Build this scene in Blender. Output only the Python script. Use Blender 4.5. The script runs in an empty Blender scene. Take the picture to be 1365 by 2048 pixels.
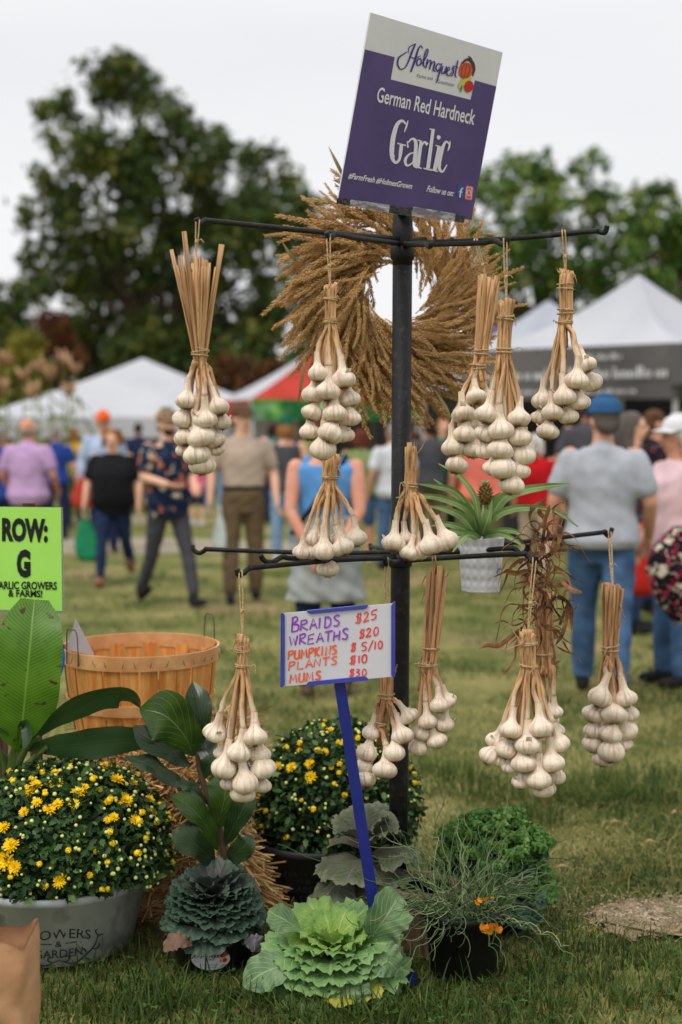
import bpy, math, random
import numpy as np
from mathutils import Vector, Matrix, Quaternion, noise as mnoise
random.seed(7); rng = np.random.default_rng(7)
scene = bpy.context.scene
col = scene.collection
R = math.radians
# ------------------------------------------------------------------ camera
F = 50.0 / 36.0 * 2048.0          # focal length in pixels of the 1365 x 2048 photograph
CAM_H = 1.66
PITCH = math.atan(194.0 / F)
cd = bpy.data.cameras.new('camera'); cam = bpy.data.objects.new('camera', cd); col.objects.link(cam)
cd.sensor_fit = 'VERTICAL'; cd.sensor_height = 36.0; cd.lens = 50.0
cd.clip_start = 0.05; cd.clip_end = 2000
cam.location = (0, 0, CAM_H); cam.rotation_euler = (R(90) - PITCH, 0, 0)
cd.dof.use_dof = True; cd.dof.focus_distance = 4.12; cd.dof.aperture_fstop = 1.7
scene.camera = cam
# ------------------------------------------------------------------ world: overcast sky
SUN_EL, SUN_AZ = R(58), R(215)     # azimuth clockwise from +Y
w = bpy.data.worlds.new('World'); scene.world = w; w.use_nodes = True
nt = w.node_tree; nt.nodes.clear()
out = nt.nodes.new('ShaderNodeOutputWorld')
sky = nt.nodes.new('ShaderNodeTexSky'); sky.sky_type = 'NISHITA'; sky.sun_disc = False
sky.sun_elevation = SUN_EL; sky.sun_rotation = SUN_AZ
b1 = nt.nodes.new('ShaderNodeBackground'); b1.inputs[1].default_value = 0.09
nt.links.new(sky.outputs[0], b1.inputs[0])
tc = nt.nodes.new('ShaderNodeTexCoord')
mp = nt.nodes.new('ShaderNodeMapping'); mp.inputs['Scale'].default_value = (1, 1, 5.5)
nt.links.new(tc.outputs['Generated'], mp.inputs[0])
nz = nt.nodes.new('ShaderNodeTexNoise'); nz.inputs['Scale'].default_value = 1.7; nz.inputs['Detail'].default_value = 5
nz.inputs['Roughness'].default_value = 0.5
nt.links.new(mp.outputs[0], nz.inputs['Vector'])
rp = nt.nodes.new('ShaderNodeValToRGB')
rp.color_ramp.elements[0].position = 0.30; rp.color_ramp.elements[0].color = (0.80, 0.805, 0.82, 1)
rp.color_ramp.elements[1].position = 0.66; rp.color_ramp.elements[1].color = (0.885, 0.885, 0.895, 1)
nt.links.new(nz.outputs[0], rp.inputs[0])
sx = nt.nodes.new('ShaderNodeSeparateXYZ'); nt.links.new(tc.outputs['Generated'], sx.inputs[0])
mr = nt.nodes.new('ShaderNodeMapRange')          # an overcast sky is brighter overhead
mr.inputs['From Min'].default_value = 0.25; mr.inputs['From Max'].default_value = 1.0
mr.inputs['To Min'].default_value = 1.0; mr.inputs['To Max'].default_value = 1.55
nt.links.new(sx.outputs['Z'], mr.inputs['Value'])
b2 = nt.nodes.new('ShaderNodeBackground'); nt.links.new(rp.outputs[0], b2.inputs[0]); nt.links.new(mr.outputs[0], b2.inputs[1])
mx = nt.nodes.new('ShaderNodeMixShader'); mx.inputs[0].default_value = 0.94
nt.links.new(b1.outputs[0], mx.inputs[1]); nt.links.new(b2.outputs[0], mx.inputs[2]); nt.links.new(mx.outputs[0], out.inputs[0])
# ------------------------------------------------------------------ sun behind cloud
sd = bpy.data.lights.new('sun', 'SUN'); sd.energy = 1.45; sd.angle = R(22); sd.color = (1, 0.94, 0.86)
so = bpy.data.objects.new('sun', sd); col.objects.link(so)
sdir = Vector((math.sin(SUN_AZ) * math.cos(SUN_EL), math.cos(SUN_AZ) * math.cos(SUN_EL), math.sin(SUN_EL)))
so.rotation_euler = sdir.to_track_quat('Z', 'Y').to_euler(); so.location = sdir * 50
scene.view_settings.view_transform = 'Standard'; scene.view_settings.look = 'None'
scene.view_settings.exposure = 0.12; scene.view_settings.gamma = 1.0
scene.cycles.use_denoising = True
scene.cycles.max_bounces = 6; scene.cycles.transparent_max_bounces = 6
# ------------------------------------------------------------------ pixel <-> place
_fw = Vector((0, math.cos(PITCH), -math.sin(PITCH))); _up = Vector((0, math.sin(PITCH), math.cos(PITCH)))
CAM = Vector((0, 0, CAM_H))
def ray(px, py):
    return _fw + Vector((1, 0, 0)) * ((px - 682.5) / F) + _up * (-(py - 1024) / F)
def P(px, py, d):
    r = ray(px, py); return CAM + r * (d / r.y)
def G(px, py, z=0.0):
    r = ray(px, py); return CAM + r * ((z - CAM_H) / r.z)
def on_plane(px, py, o, n):
    r = ray(px, py); return CAM + r * ((o - CAM).dot(n) / r.dot(n))
def project(p):
    q = p - CAM; y = q.dot(_fw); return (682.5 + F * q.x / y, 1024 - F * q.dot(_up) / y)
def sz(px, d): return px * d / F
# ------------------------------------------------------------------ materials
def C(r, g, b, k=1.0):
    f = lambda c: ((c / 255 + 0.055) / 1.055) ** 2.4 if c > 10 else c / 255 / 12.92
    return (min(1, f(r) * k), min(1, f(g) * k), min(1, f(b) * k))
def mat(name, c, c2=None, scale=8.0, detail=5.0, rough=0.75, bump=0.0, bscale=None, trans=0.0, spec=0.3,
        attr=None, var=0.0, stretch=None, coord='Object', metallic=0.0, lo=0.38, hi=0.62, sss=0.0, alpha=None, coat=0.0, c3=None, s3=2.0):
    m = bpy.data.materials.new(name); m.use_nodes = True
    t = m.node_tree; N = t.nodes; L = t.links
    b = N['Principled BSDF']; o = N['Material Output']
    b.inputs['Roughness'].default_value = rough; b.inputs['Specular IOR Level'].default_value = spec
    b.inputs['Metallic'].default_value = metallic; b.inputs['Coat Weight'].default_value = coat
    co = N.new('ShaderNodeTexCoord'); vec = co.outputs[coord]
    if stretch:
        mpn = N.new('ShaderNodeMapping'); mpn.inputs['Scale'].default_value = stretch; L.new(vec, mpn.inputs[0]); vec = mpn.outputs[0]
    n1 = N.new('ShaderNodeTexNoise'); n1.inputs['Scale'].default_value = scale; n1.inputs['Detail'].default_value = detail
    n1.inputs['Roughness'].default_value = 0.6
    L.new(vec, n1.inputs['Vector'])
    if attr:
        at = N.new('ShaderNodeAttribute'); at.attribute_name = 't'
        r = N.new('ShaderNodeValToRGB'); e = r.color_ramp.elements
        while len(e) < len(attr): e.new(0.5)
        for k, (p, cc) in enumerate(attr): e[k].position = p; e[k].color = (*cc, 1)
        L.new(at.outputs['Fac'], r.inputs[0]); colr = r.outputs[0]
    else:
        r = N.new('ShaderNodeValToRGB'); e = r.color_ramp.elements
        e[0].position = lo; e[1].position = hi; e[0].color = (*c, 1); e[1].color = (*(c2 or c), 1)
        L.new(n1.outputs[0], r.inputs[0]); colr = r.outputs[0]
    if var:
        hs = N.new('ShaderNodeMapRange'); hs.inputs['From Min'].default_value = 0.3; hs.inputs['From Max'].default_value = 0.7
        hs.inputs['To Min'].default_value = 1 - var; hs.inputs['To Max'].default_value = 1 + var * 0.5
        L.new(n1.outputs[0], hs.inputs['Value'])
        mm = N.new('ShaderNodeVectorMath'); mm.operation = 'MULTIPLY'; L.new(colr, mm.inputs[0]); L.new(hs.outputs[0], mm.inputs[1]); colr = mm.outputs[0]
    if c3:
        n3 = N.new('ShaderNodeTexNoise'); n3.inputs['Scale'].default_value = s3; n3.inputs['Detail'].default_value = 6
        L.new(vec, n3.inputs['Vector'])
        r3 = N.new('ShaderNodeMapRange'); r3.inputs['From Min'].default_value = 0.56; r3.inputs['From Max'].default_value = 0.68
        L.new(n3.outputs[0], r3.inputs['Value'])
        mc = N.new('ShaderNodeMix'); mc.data_type = 'RGBA'; L.new(r3.outputs[0], mc.inputs[0]); L.new(colr, mc.inputs[6]); mc.inputs[7].default_value = (*c3, 1); colr = mc.outputs[2]
    L.new(colr, b.inputs['Base Color'])
    if sss:
        b.inputs['Subsurface Weight'].default_value = sss; b.inputs['Subsurface Radius'].default_value = (0.012, 0.008, 0.006); b.inputs['Subsurface Scale'].default_value = 1.0
    if bump:
        n2 = N.new('ShaderNodeTexNoise'); n2.inputs['Scale'].default_value = bscale or scale * 3; n2.inputs['Detail'].default_value = 6
        L.new(vec, n2.inputs['Vector'])
        bp = N.new('ShaderNodeBump'); bp.inputs['Strength'].default_value = bump; bp.inputs['Distance'].default_value = 0.01
        L.new(n2.outputs[0], bp.inputs['Height']); L.new(bp.outputs[0], b.inputs['Normal'])
    if trans:
        tr = N.new('ShaderNodeBsdfTranslucent'); L.new(colr, tr.inputs[0])
        ms = N.new('ShaderNodeMixShader'); ms.inputs[0].default_value = trans
        L.new(b.outputs[0], ms.inputs[1]); L.new(tr.outputs[0], ms.inputs[2]); L.new(ms.outputs[0], o.inputs[0])
    if alpha is not None: b.inputs['Alpha'].default_value = alpha
    return m
# ------------------------------------------------------------------ mesh builders
WL = {}                                   # world location of every object's origin
def link(name, me, m, parent=None, loc=None):
    o = bpy.data.objects.new(name, me); col.objects.link(o)
    if m is not None and not me.materials: me.materials.append(m)
    if parent is not None: o.parent = parent
    if loc is not None: o.location = loc
    WL[o.name] = (WL[parent.name] if parent is not None else Vector((0, 0, 0))) + (Vector(loc) if loc is not None else Vector((0, 0, 0)))
    return o
def fill(me, V, LI, LS, t=None, uv=None, smooth=True):
    V = np.asarray(V, np.float32); LI = np.asarray(LI, np.int32); LS = np.asarray(LS, np.int32)
    me.vertices.add(len(V)); me.vertices.foreach_set('co', V.ravel())
    me.loops.add(len(LI)); me.loops.foreach_set('vertex_index', LI)
    me.polygons.add(len(LS)); st = np.zeros(len(LS), np.int32); st[1:] = np.cumsum(LS)[:-1]
    me.polygons.foreach_set('loop_start', st)
    if t is not None:
        a = me.attributes.new('t', 'FLOAT', 'POINT'); a.data.foreach_set('value', np.asarray(t, np.float32))
    if uv is not None:
        u = me.uv_layers.new(name='UVMap'); u.data.foreach_set('uv', np.asarray(uv, np.float32)[LI].ravel())
    me.update(calc_edges=True); me.validate()
    me.polygons.foreach_set('use_smooth', np.full(len(me.polygons), smooth)); me.update()
    return me
class MB:
    def __init__(s): s.v = []; s.f = []; s.t = []; s.uv = []
    def add(s, vs, fs, t=0.0, uv=None):
        b = len(s.v); s.v.extend([tuple(v) for v in vs]); s.f.extend([tuple(i + b for i in f) for f in fs])
        s.t.extend(t if hasattr(t, '__len__') else [t] * len(vs)); s.uv.extend(uv if uv else [(0, 0)] * len(vs)); return s
    def grid(s, rows, t=None, uv=None, wrap=False):
        nu, nv = len(rows), len(rows[0]); fs = []
        for i in range(nu - 1):
            for j in range(nv if wrap else nv - 1):
                k = (j + 1) % nv; fs.append((i * nv + j, i * nv + k, (i + 1) * nv + k, (i + 1) * nv + j))
        vs = [p for r in rows for p in r]
        if uv is None: uv = [(j / max(1, nv - 1), i / (nu - 1)) for i in range(nu) for j in range(nv)]
        return s.add(vs, fs, t if t is not None else 0.0, uv)
    def tube(s, pts, rad, n=8, cap=True, t=None, flat=1.0):
        pts = [Vector(p) for p in pts]; k = len(pts)
        if not hasattr(rad, '__len__'): rad = [rad] * k
        tg = [(pts[min(i + 1, k - 1)] - pts[max(i - 1, 0)]).normalized() for i in range(k)]
        u = tg[0].orthogonal().normalized(); rows = []
        for i in range(k):
            u = (u - tg[i] * u.dot(tg[i])); u = u.normalized() if u.length > 1e-6 else tg[i].orthogonal().normalized()
            v = tg[i].cross(u)
            rows.append([pts[i] + (u * math.cos(a) + v * math.sin(a) * flat) * rad[i] for a in [2 * math.pi * j / n for j in range(n)]])
        tt = [x for i in range(k) for x in [(t[i] if t is not None else 0.0)] * n]
        uv = [(j / n, i / (k - 1)) for i in range(k) for j in range(n)]
        b = len(s.v); s.grid(rows, tt, uv, wrap=True)
        if cap: s.f.append(tuple(b + j for j in range(n))[::-1]); s.f.append(tuple(b + (k - 1) * n + j for j in range(n)))
        return s
    def lathe(s, prof, n=24, c=(0, 0, 0), t=None, cap=True, lobes=None):
        c = Vector(c)
        rows = [[c + Vector((r * math.cos(a), r * math.sin(a), z)) for a in [2 * math.pi * j / n for j in range(n)]] for r, z in prof]
        tt = [x for i in range(len(prof)) for x in [(t[i] if t is not None else 0.0)] * n]
        uv = [(j / n, i / (len(prof) - 1)) for i in range(len(prof)) for j in range(n)]
        b = len(s.v); s.grid(rows, tt, uv, wrap=True)
        if cap: s.f.append(tuple(b + j for j in range(n))[::-1]); s.f.append(tuple(b + (len(prof) - 1) * n + j for j in range(n)))
        return s
    def ell(s, c, r, n=16, m=10, M=None, t=0.0):
        c = Vector(c); vs = []; fs = []
        for i in range(m + 1):
            th = math.pi * i / m
            for j in range(n):
                a = 2 * math.pi * j / n
                q = Vector((r[0] * math.sin(th) * math.cos(a), r[1] * math.sin(th) * math.sin(a), r[2] * math.cos(th)))
                vs.append(c + (M @ q if M is not None else q))
        for i in range(m):
            for j in range(n):
                k = (j + 1) % n; f = (i * n + j, (i + 1) * n + j, (i + 1) * n + k, i * n + k)
                if i == 0: f = (f[0], f[1], f[2])
                elif i == m - 1: f = (f[0], f[1], f[3])
                fs.append(f)
        # weld poles
        for q in range(len(fs)):
            fs[q] = tuple((0 if x < n else (m * n if x >= m * n else x)) for x in fs[q])
        return s.add(vs, fs, t)
    def box(s, c, size, M=None, t=0.0):
        c = Vector(c); h = [x / 2 for x in size]
        vs = []
        for dx in (-1, 1):
            for dy in (-1, 1):
                for dz in (-1, 1):
                    q = Vector((dx * h[0], dy * h[1], dz * h[2])); vs.append(c + (M @ q if M is not None else q))
        return s.add(vs, [(0, 1, 3, 2), (4, 6, 7, 5), (0, 4, 5, 1), (2, 3, 7, 6), (0, 2, 6, 4), (1, 5, 7, 3)], t)
    def poly(s, pts, t=0.0): return s.add(pts, [tuple(range(len(pts)))], t)
    def slab(s, pts, n, th, t=0.0):
        k = len(pts); pts = [Vector(p) for p in pts]; n = Vector(n)
        vs = pts + [p - n * th for p in pts]
        fs = [tuple(range(k)), tuple(range(2 * k - 1, k - 1, -1))] + [(i, i + k, (i + 1) % k + k, (i + 1) % k) for i in range(k)]
        return s.add(vs, fs, t)
    def mesh(s, name, off=None, smooth=True):
        V = np.array([tuple(v) for v in s.v], np.float64)
        if off is not None: V = V - np.array(off)
        used = np.zeros(len(V), bool)
        LI = np.array([i for f in s.f for i in f], np.int32); LS = np.array([len(f) for f in s.f], np.int32)
        used[LI] = True; idx = np.cumsum(used) - 1
        return fill(bpy.data.meshes.new(name), V[used], idx[LI], LS, np.array(s.t)[used], np.array(s.uv, np.float32)[used], smooth)
    def build(s, name, m, parent=None, smooth=True):
        return link(name, s.mesh(name, WL[parent.name] if parent is not None else None, smooth), m, parent)
def inst(PV, PF, T, O):
    """many copies of one small shape as arrays: PV (n,3), PF (m,k), T (K,3,3), O (K,3)"""
    PV = np.asarray(PV, float); PF = np.asarray(PF, int); n = len(PV)
    V = np.einsum('kij,nj->kni', T, PV) + O[:, None, :]
    Fc = PF[None] + (np.arange(len(O)) * n)[:, None, None]
    return V.reshape(-1, 3), Fc.reshape(-1, PF.shape[1])
def build_np(name, parts, m, parent=None, smooth=True, t=None, uv=None):
    Vs = []; LI = []; LS = []; b = 0
    off = np.array(WL[parent.name]) if parent is not None else np.zeros(3)
    for V, Fc in parts:
        Vs.append(V - off); LI.append((Fc + b).ravel()); LS.append(np.full(len(Fc), Fc.shape[1])); b += len(V)
    me = fill(bpy.data.meshes.new(name), np.concatenate(Vs), np.concatenate(LI), np.concatenate(LS), t, uv, smooth)
    return link(name, me, m, parent)
def frames(z, roll=None):
    """(K,3,3) matrices whose third column is z and whose roll is random"""
    z = z / np.linalg.norm(z, axis=1, keepdims=True)
    a = rng.normal(size=z.shape); x = a - z * np.sum(a * z, axis=1, keepdims=True); x /= np.linalg.norm(x, axis=1, keepdims=True)
    y = np.cross(z, x); return np.stack([x, y, z], axis=2)
def tag(o, label, cat, group=None, kind=None):
    if label: o['label'] = label
    if cat: o['category'] = cat
    if group: o['group'] = group
    if kind: o['kind'] = kind
    return o
def empty(name, loc, label, cat, group=None):
    o = bpy.data.objects.new(name, None); col.objects.link(o); o.location = loc; o.empty_display_size = 0.1
    WL[o.name] = Vector(loc); return tag(o, label, cat, group)
def copy_of(o, parent=None, loc=None, rot=None, scale=None):
    c = o.copy(); col.objects.link(c)
    if parent is not None: c.parent = parent
    if loc is not None: c.location = loc
    if rot is not None: c.rotation_mode = 'QUATERNION'; c.rotation_quaternion = rot
    if scale is not None: c.scale = scale if hasattr(scale, '__len__') else (scale,) * 3
    WL[c.name] = (WL[parent.name] if parent is not None else Vector()) + Vector(c.location)
    return c
def put(name, me, m, parent, world, rot=None, scale=1.0):
    o = link(name, me, m, parent, Vector(world) - (WL[parent.name] if parent is not None else Vector()))
    if rot is not None: o.rotation_mode = 'QUATERNION'; o.rotation_quaternion = rot
    o.scale = scale if hasattr(scale, '__len__') else (scale,) * 3
    return o
def cr(pts, n=6):
    """Catmull-Rom through the points"""
    pts = [Vector(p) for p in pts]; q = [pts[0] * 2 - pts[1]] + pts + [pts[-1] * 2 - pts[-2]]; o = []
    for i in range(1, len(q) - 2):
        for k in range(n):
            t = k / n; a, b, c, d = q[i - 1], q[i], q[i + 1], q[i + 2]
            o.append(0.5 * ((2 * b) + (c - a) * t + (2 * a - 5 * b + 4 * c - d) * t * t + (3 * b - a - 3 * c + d) * t ** 3))
    return o + [pts[-1]]
def text2d(body, shear=0.0, bold=0.0, xs=1.0):
    cu = bpy.data.curves.new('txt', 'FONT'); cu.body = body; cu.size = 1.0; cu.shear = shear; cu.offset = bold; cu.resolution_u = 3; cu.dimensions = '2D'; cu.fill_mode = 'BOTH'
    o = bpy.data.objects.new('txt', cu); col.objects.link(o); dg = bpy.context.evaluated_depsgraph_get(); dg.update()
    me = o.evaluated_get(dg).to_mesh(); V = [(v.co.x, v.co.y) for v in me.vertices]; Fs = [tuple(p.vertices) for p in me.polygons]
    o.evaluated_get(dg).to_mesh_clear(); bpy.data.objects.remove(o); bpy.data.curves.remove(cu)
    x0 = min(v[0] for v in V); x1 = max(v[0] for v in V)
    return [((x - x0) / (x1 - x0), y / 0.73) for x, y in V], Fs      # x: 0..1 over the run, y: 0 baseline .. 1 cap height
def ribbon(mb, pts, mapf, lift, close=False):
    """flat stroke; pts (x, y, width) in drawing units, mapf(x, y, lift) -> 3D"""
    k = len(pts); rows = []
    for i, (x, y, wd) in enumerate(pts):
        a = pts[max(i - 1, 0)]; b = pts[min(i + 1, k - 1)]; dx, dy = b[0] - a[0], b[1] - a[1]; l = math.hypot(dx, dy) or 1
        nx, ny = -dy / l * wd / 2, dx / l * wd / 2
        rows.append([mapf(x + nx, y + ny, lift), mapf(x - nx, y - ny, lift)])
    mb.grid(rows)
def smooth2(pts, n=4):
    v = cr([(p[0], p[1], p[2]) for p in pts], n) if len(pts) > 2 else [Vector(p) for p in pts]
    return [(a.x, a.y, max(0.5, a.z)) for a in v]
# ================================================================== SETTING
m_ground = mat('ground_grass', C(78, 88, 42), C(140, 134, 84), scale=1.3, detail=9, rough=0.95, spec=0.1, bump=0.5, bscale=40, lo=0.36, hi=0.66, c3=C(140, 124, 88), s3=0.55)
me = bpy.data.meshes.new('ground')
gx = np.concatenate([np.linspace(-250, -12, 14), np.linspace(-10, 10, 81), np.linspace(12, 250, 14)])
gy = np.concatenate([np.linspace(-40, 0, 5), np.linspace(1, 26, 101), np.linspace(28, 60, 9), np.linspace(80, 600, 10)])
XX, YY = np.meshgrid(gx, gy, indexing='ij')
ZZ = np.array([[mnoise.noise((x * 1.7, y * 1.7, 0)) * 0.012 + mnoise.noise((x * .5, y * .5, 3)) * 0.012 if abs(x) < 11 and 0 < y < 13 else 0.0 for y in gy] for x in gx]) - 0.012
nu, nv = XX.shape
ii, jj = np.meshgrid(np.arange(nu - 1), np.arange(nv - 1), indexing='ij')
q = np.stack([ii * nv + jj, (ii + 1) * nv + jj, (ii + 1) * nv + jj + 1, ii * nv + jj + 1], -1).reshape(-1, 4)
fill(me, np.stack([XX, YY, ZZ], -1).reshape(-1, 3), q.ravel(), np.full(len(q), 4))
tag(link('ground', me, m_ground), None, None, kind='structure')
def sheet(name, px, z, m, n=10, jag=0.0):
    pts = [G(x, y, z) for x, y in px]; o = []
    for i in range(len(pts)):
        a, b = pts[i], pts[(i + 1) % len(pts)]
        for k in range(n):
            p = a.lerp(b, k / n); p.x += random.gauss(0, jag); p.y += random.gauss(0, jag); o.append(p)
    mb = MB(); mb.poly(o); return tag(mb.build(name, m), None, None, kind='structure')
m_path = mat('worn_path', C(128, 118, 98), C(156, 148, 128), scale=1.2, rough=0.95, bump=0.3, bscale=60)
sheet('path', [(-60, 1103), (-60, 1078), (300, 1074), (640, 1086), (640, 1100), (300, 1108)], -0.007, m_path, jag=0.05)
sheet('path', [(-60, 1050), (-60, 1036), (330, 1032), (330, 1046)], -0.007, m_path, jag=0.05)
m_dirt = mat('bare_dirt', C(112, 92, 68), C(160, 140, 110), scale=22, detail=8, rough=0.95, bump=0.9, bscale=70)
dirt = sheet('dirt_patch', [(1205, 1852), (1178, 1838), (1190, 1818), (1240, 1808), (1262, 1796), (1320, 1798), (1350, 1786), (1470, 1800), (1470, 1862), (1365, 1862), (1330, 1874), (1290, 1872), (1268, 1884), (1235, 1868)], 0.010, m_dirt, n=7, jag=0.014)
m_peb = mat('gravel', C(120, 104, 82), C(196, 180, 152), scale=30, rough=0.9)
Np = 1500; d0 = G(1310, 1832); pxs = d0.x + rng.normal(0, .13, Np); pys = d0.y + rng.normal(0, .075, Np); PVp = np.array([(1, 0, 0), (-1, 0, 0), (0, 1, 0), (0, -1, 0), (0, 0, .6), (0, 0, -.6)], float); PFp = np.array([(0, 2, 4), (2, 1, 4), (1, 3, 4), (3, 0, 4), (2, 0, 5), (1, 2, 5), (3, 1, 5), (0, 3, 5)])
Vp, Fp = inst(PVp, PFp, frames(rng.normal(size=(Np, 3)) + np.array([0, 0, 3])) * (rng.uniform(.002, .0075, Np) * rng.random(Np) ** .5)[:, None, None], np.stack([pxs, pys, np.full(Np, .012)], 1))
tag(build_np('gravel', [(Vp, Fp)], m_peb, smooth=False), None, None, kind='stuff')
# ---- grass: blades as stuff ------------------------------------------------
def blade_set(name, N, ylo, yhi, h, wdt, lean, m, tlo, thi, keep=None, pw=2.0):
    u = rng.random(N); y = (ylo ** (2 - pw) + u * (yhi ** (2 - pw) - ylo ** (2 - pw))) ** (1 / (2 - pw)) if pw != 2 else ylo * (yhi / ylo) ** u
    x = (rng.random(N) - 0.5) * (y * 0.50 + 0.3)
    nzv = np.array([mnoise.noise((a * 1.9, b * 1.9, 1.0)) for a, b in zip(x, y)])
    if keep is not None:
        k = keep(x, y, nzv); x, y, nzv = x[k], y[k], nzv[k]
    N = len(x); az = rng.random(N) * 6.283; H = h * (0.5 + rng.random(N)) * (1 + 0.5 * nzv); ln = np.clip(rng.normal(lean, 0.3, N), 0.05, 1.6)
    dx, dy = np.cos(az), np.sin(az); sxv, syv = -dy, dx; W = wdt * (0.6 + 0.8 * rng.random(N))
    rows = []
    for k, (f, wf) in enumerate([(0, 1.0), (0.4, 0.9), (0.75, 0.6), (1.0, 0.05)]):
        a = ln * (0.35 + 0.65 * f); bx = x + dx * H * f * np.sin(a); by = y + dy * H * f * np.sin(a); bz = -0.012 + H * f * np.cos(a) * (1 - 0.15 * f) + 0.006
        for sgn in (-1, 1): rows.append(np.stack([bx + sgn * sxv * W * wf / 2, by + sgn * syv * W * wf / 2, np.maximum(bz, 0.003 * (k > 0) - 0.01)], -1))
    V = np.stack(rows, 1).reshape(-1, 3)
    fq = np.array([[0, 1, 3, 2], [2, 3, 5, 4], [4, 5, 7, 6]]); Fc = (fq[None] + (np.arange(N) * 8)[:, None, None]).reshape(-1, 4)
    tv = np.repeat(np.clip(tlo + (thi - tlo) * rng.random(N) ** 1.5 - 0.45 * nzv, 0, 1), 8)
    return tag(build_np(name, [(V, Fc)], m, t=tv), None, None, kind='stuff')
m_blade = mat('grass_blade', None, attr=[(0, C(46, 70, 26)), (0.45, C(90, 110, 46)), (0.7, C(138, 138, 76)), (1.0, C(186, 168, 112))], rough=0.7, spec=0.25, trans=0.3, scale=3, var=0.25)
m_dryb = mat('dry_grass_blade', None, attr=[(0, C(110, 112, 56)), (0.5, C(158, 146, 88)), (1.0, C(206, 190, 136))], rough=0.8, spec=0.2, trans=0.25, scale=3)
def notdirt(x, y, nz): 
    d0 = G(1330, 1832); return ~((((x - d0.x) / 0.25) ** 2 + ((y - d0.y) / 0.11) ** 2) < 0.75 + 0.9 * nz)
blade_set('grass', 46000, 3.55, 8.0, 0.034, 0.0042, 0.8, m_blade, 0.0, 0.75, notdirt, 2.6)
blade_set('dry_grass', 16000, 4.4, 9.0, 0.06, 0.0030, 1.35, m_dryb, 0.0, 1.0, notdirt, 2.4)
blade_set('tall_grass', 1500, 3.5, 4.35, 0.085, 0.0055, 0.55, m_blade, 0.05, 0.5, None, 3.0)
blade_set('grass_tufts', 16000, 7.5, 16.0, 0.05, 0.009, 0.9, m_blade, 0.15, 0.9, lambda x, y, n: n > -0.15, 2.2)
# a few longer dark tufts in the field at right
def tufts(name, spots, n, h, spread, m, tl, th, wd=0.005):
    Vs = []; X = []; Y = []
    for (px, py) in spots:
        g = G(px, py); X += list(rng.normal(g.x, spread, n)); Y += list(rng.normal(g.y, spread * 0.7, n))
    N = len(X); x = np.array(X); y = np.array(Y); az = rng.random(N) * 6.283; H = h * (0.4 + 0.8 * rng.random(N)); ln = np.abs(rng.normal(0.5, 0.3, N)); W = wd
    dx, dy = np.cos(az), np.sin(az); rows = []
    for f, wf in [(0, 1), (0.4, .9), (.75, .6), (1, .05)]:
        a = ln * (0.3 + 0.9 * f)
        for s in (-1, 1): rows.append(np.stack([x + dx * H * f * np.sin(a) - s * dy * W * wf / 2, y + dy * H * f * np.sin(a) + s * dx * W * wf / 2, -0.01 + H * f * np.cos(a)], -1))
    V = np.stack(rows, 1).reshape(-1, 3); fq = np.array([[0, 1, 3, 2], [2, 3, 5, 4], [4, 5, 7, 6]])
    Fc = (fq[None] + (np.arange(N) * 8)[:, None, None]).reshape(-1, 4)
    tag(build_np(name, [(V, Fc)], m, t=np.repeat(tl + (th - tl) * rng.random(N), 8)), None, None, kind='stuff')
tufts('grass_clumps', [(940, 1560), (1010, 1590), (1180, 1570), (1220, 1560), (1330, 1560), (1290, 1590), (1140, 1600), (880, 1545), (1350, 1600), (1240, 1600), (1060, 1640), (920, 1590)], 110, 0.11, 0.09, m_blade, 0.05, 0.5)
tufts('grass_at_pots', [(130, 2015), (240, 2012), (330, 2000), (300, 2020), (480, 2000), (560, 2030), (640, 2040), (820, 2020), (900, 2010), (1010, 1990), (1060, 1950), (1110, 1900), (1090, 1860), (1150, 1960), (1240, 2000), (1330, 1990), (1180, 1900), (1250, 1920), (700, 2040), (760, 2036), (1340, 1930), (1100, 2030)], 60, 0.10, 0.07, m_blade, 0.05, 0.45)
m_clo = mat('clover_leaf', C(48, 82, 36), C(84, 122, 56), scale=9, rough=0.6, trans=0.2)
CL = np.array([(0, 0, 0), (.35, .5, .08), (.28, .95, .05), (0, .85, 0), (-.28, .95, .05), (-.35, .5, .08)]); CLF = np.array([(0, 1, 3), (1, 2, 3), (0, 3, 5), (3, 4, 5)])
Nc = 420; yc = 3.6 + 1.5 * rng.random(Nc) ** 1.6; xc = (rng.random(Nc) - .5) * yc * .5; kc_ = np.array([mnoise.noise((a * 3, b * 3, 9.0)) for a, b in zip(xc, yc)]) > .02; xc, yc = xc[kc_], yc[kc_]; zc = .018 + .03 * rng.random(len(xc)); az0 = rng.random(len(xc)) * 6.28; Vs_ = []
for k3 in range(3):
    a3 = az0 + k3 * 2.094; y3 = np.stack([np.cos(a3), np.sin(a3), .25 * rng.random(len(xc))], 1); y3 /= np.linalg.norm(y3, axis=1, keepdims=True); x3 = np.stack([np.sin(a3), -np.cos(a3), 0 * a3], 1); z3 = np.cross(x3, y3); Vs_.append(inst(CL, CLF, np.stack([x3, y3, z3], 2) * (.009 + .007 * rng.random(len(xc)))[:, None, None], np.stack([xc, yc, zc], 1)))
tag(build_np('clover', Vs_, m_clo, smooth=False), None, None, kind='stuff')
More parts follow.
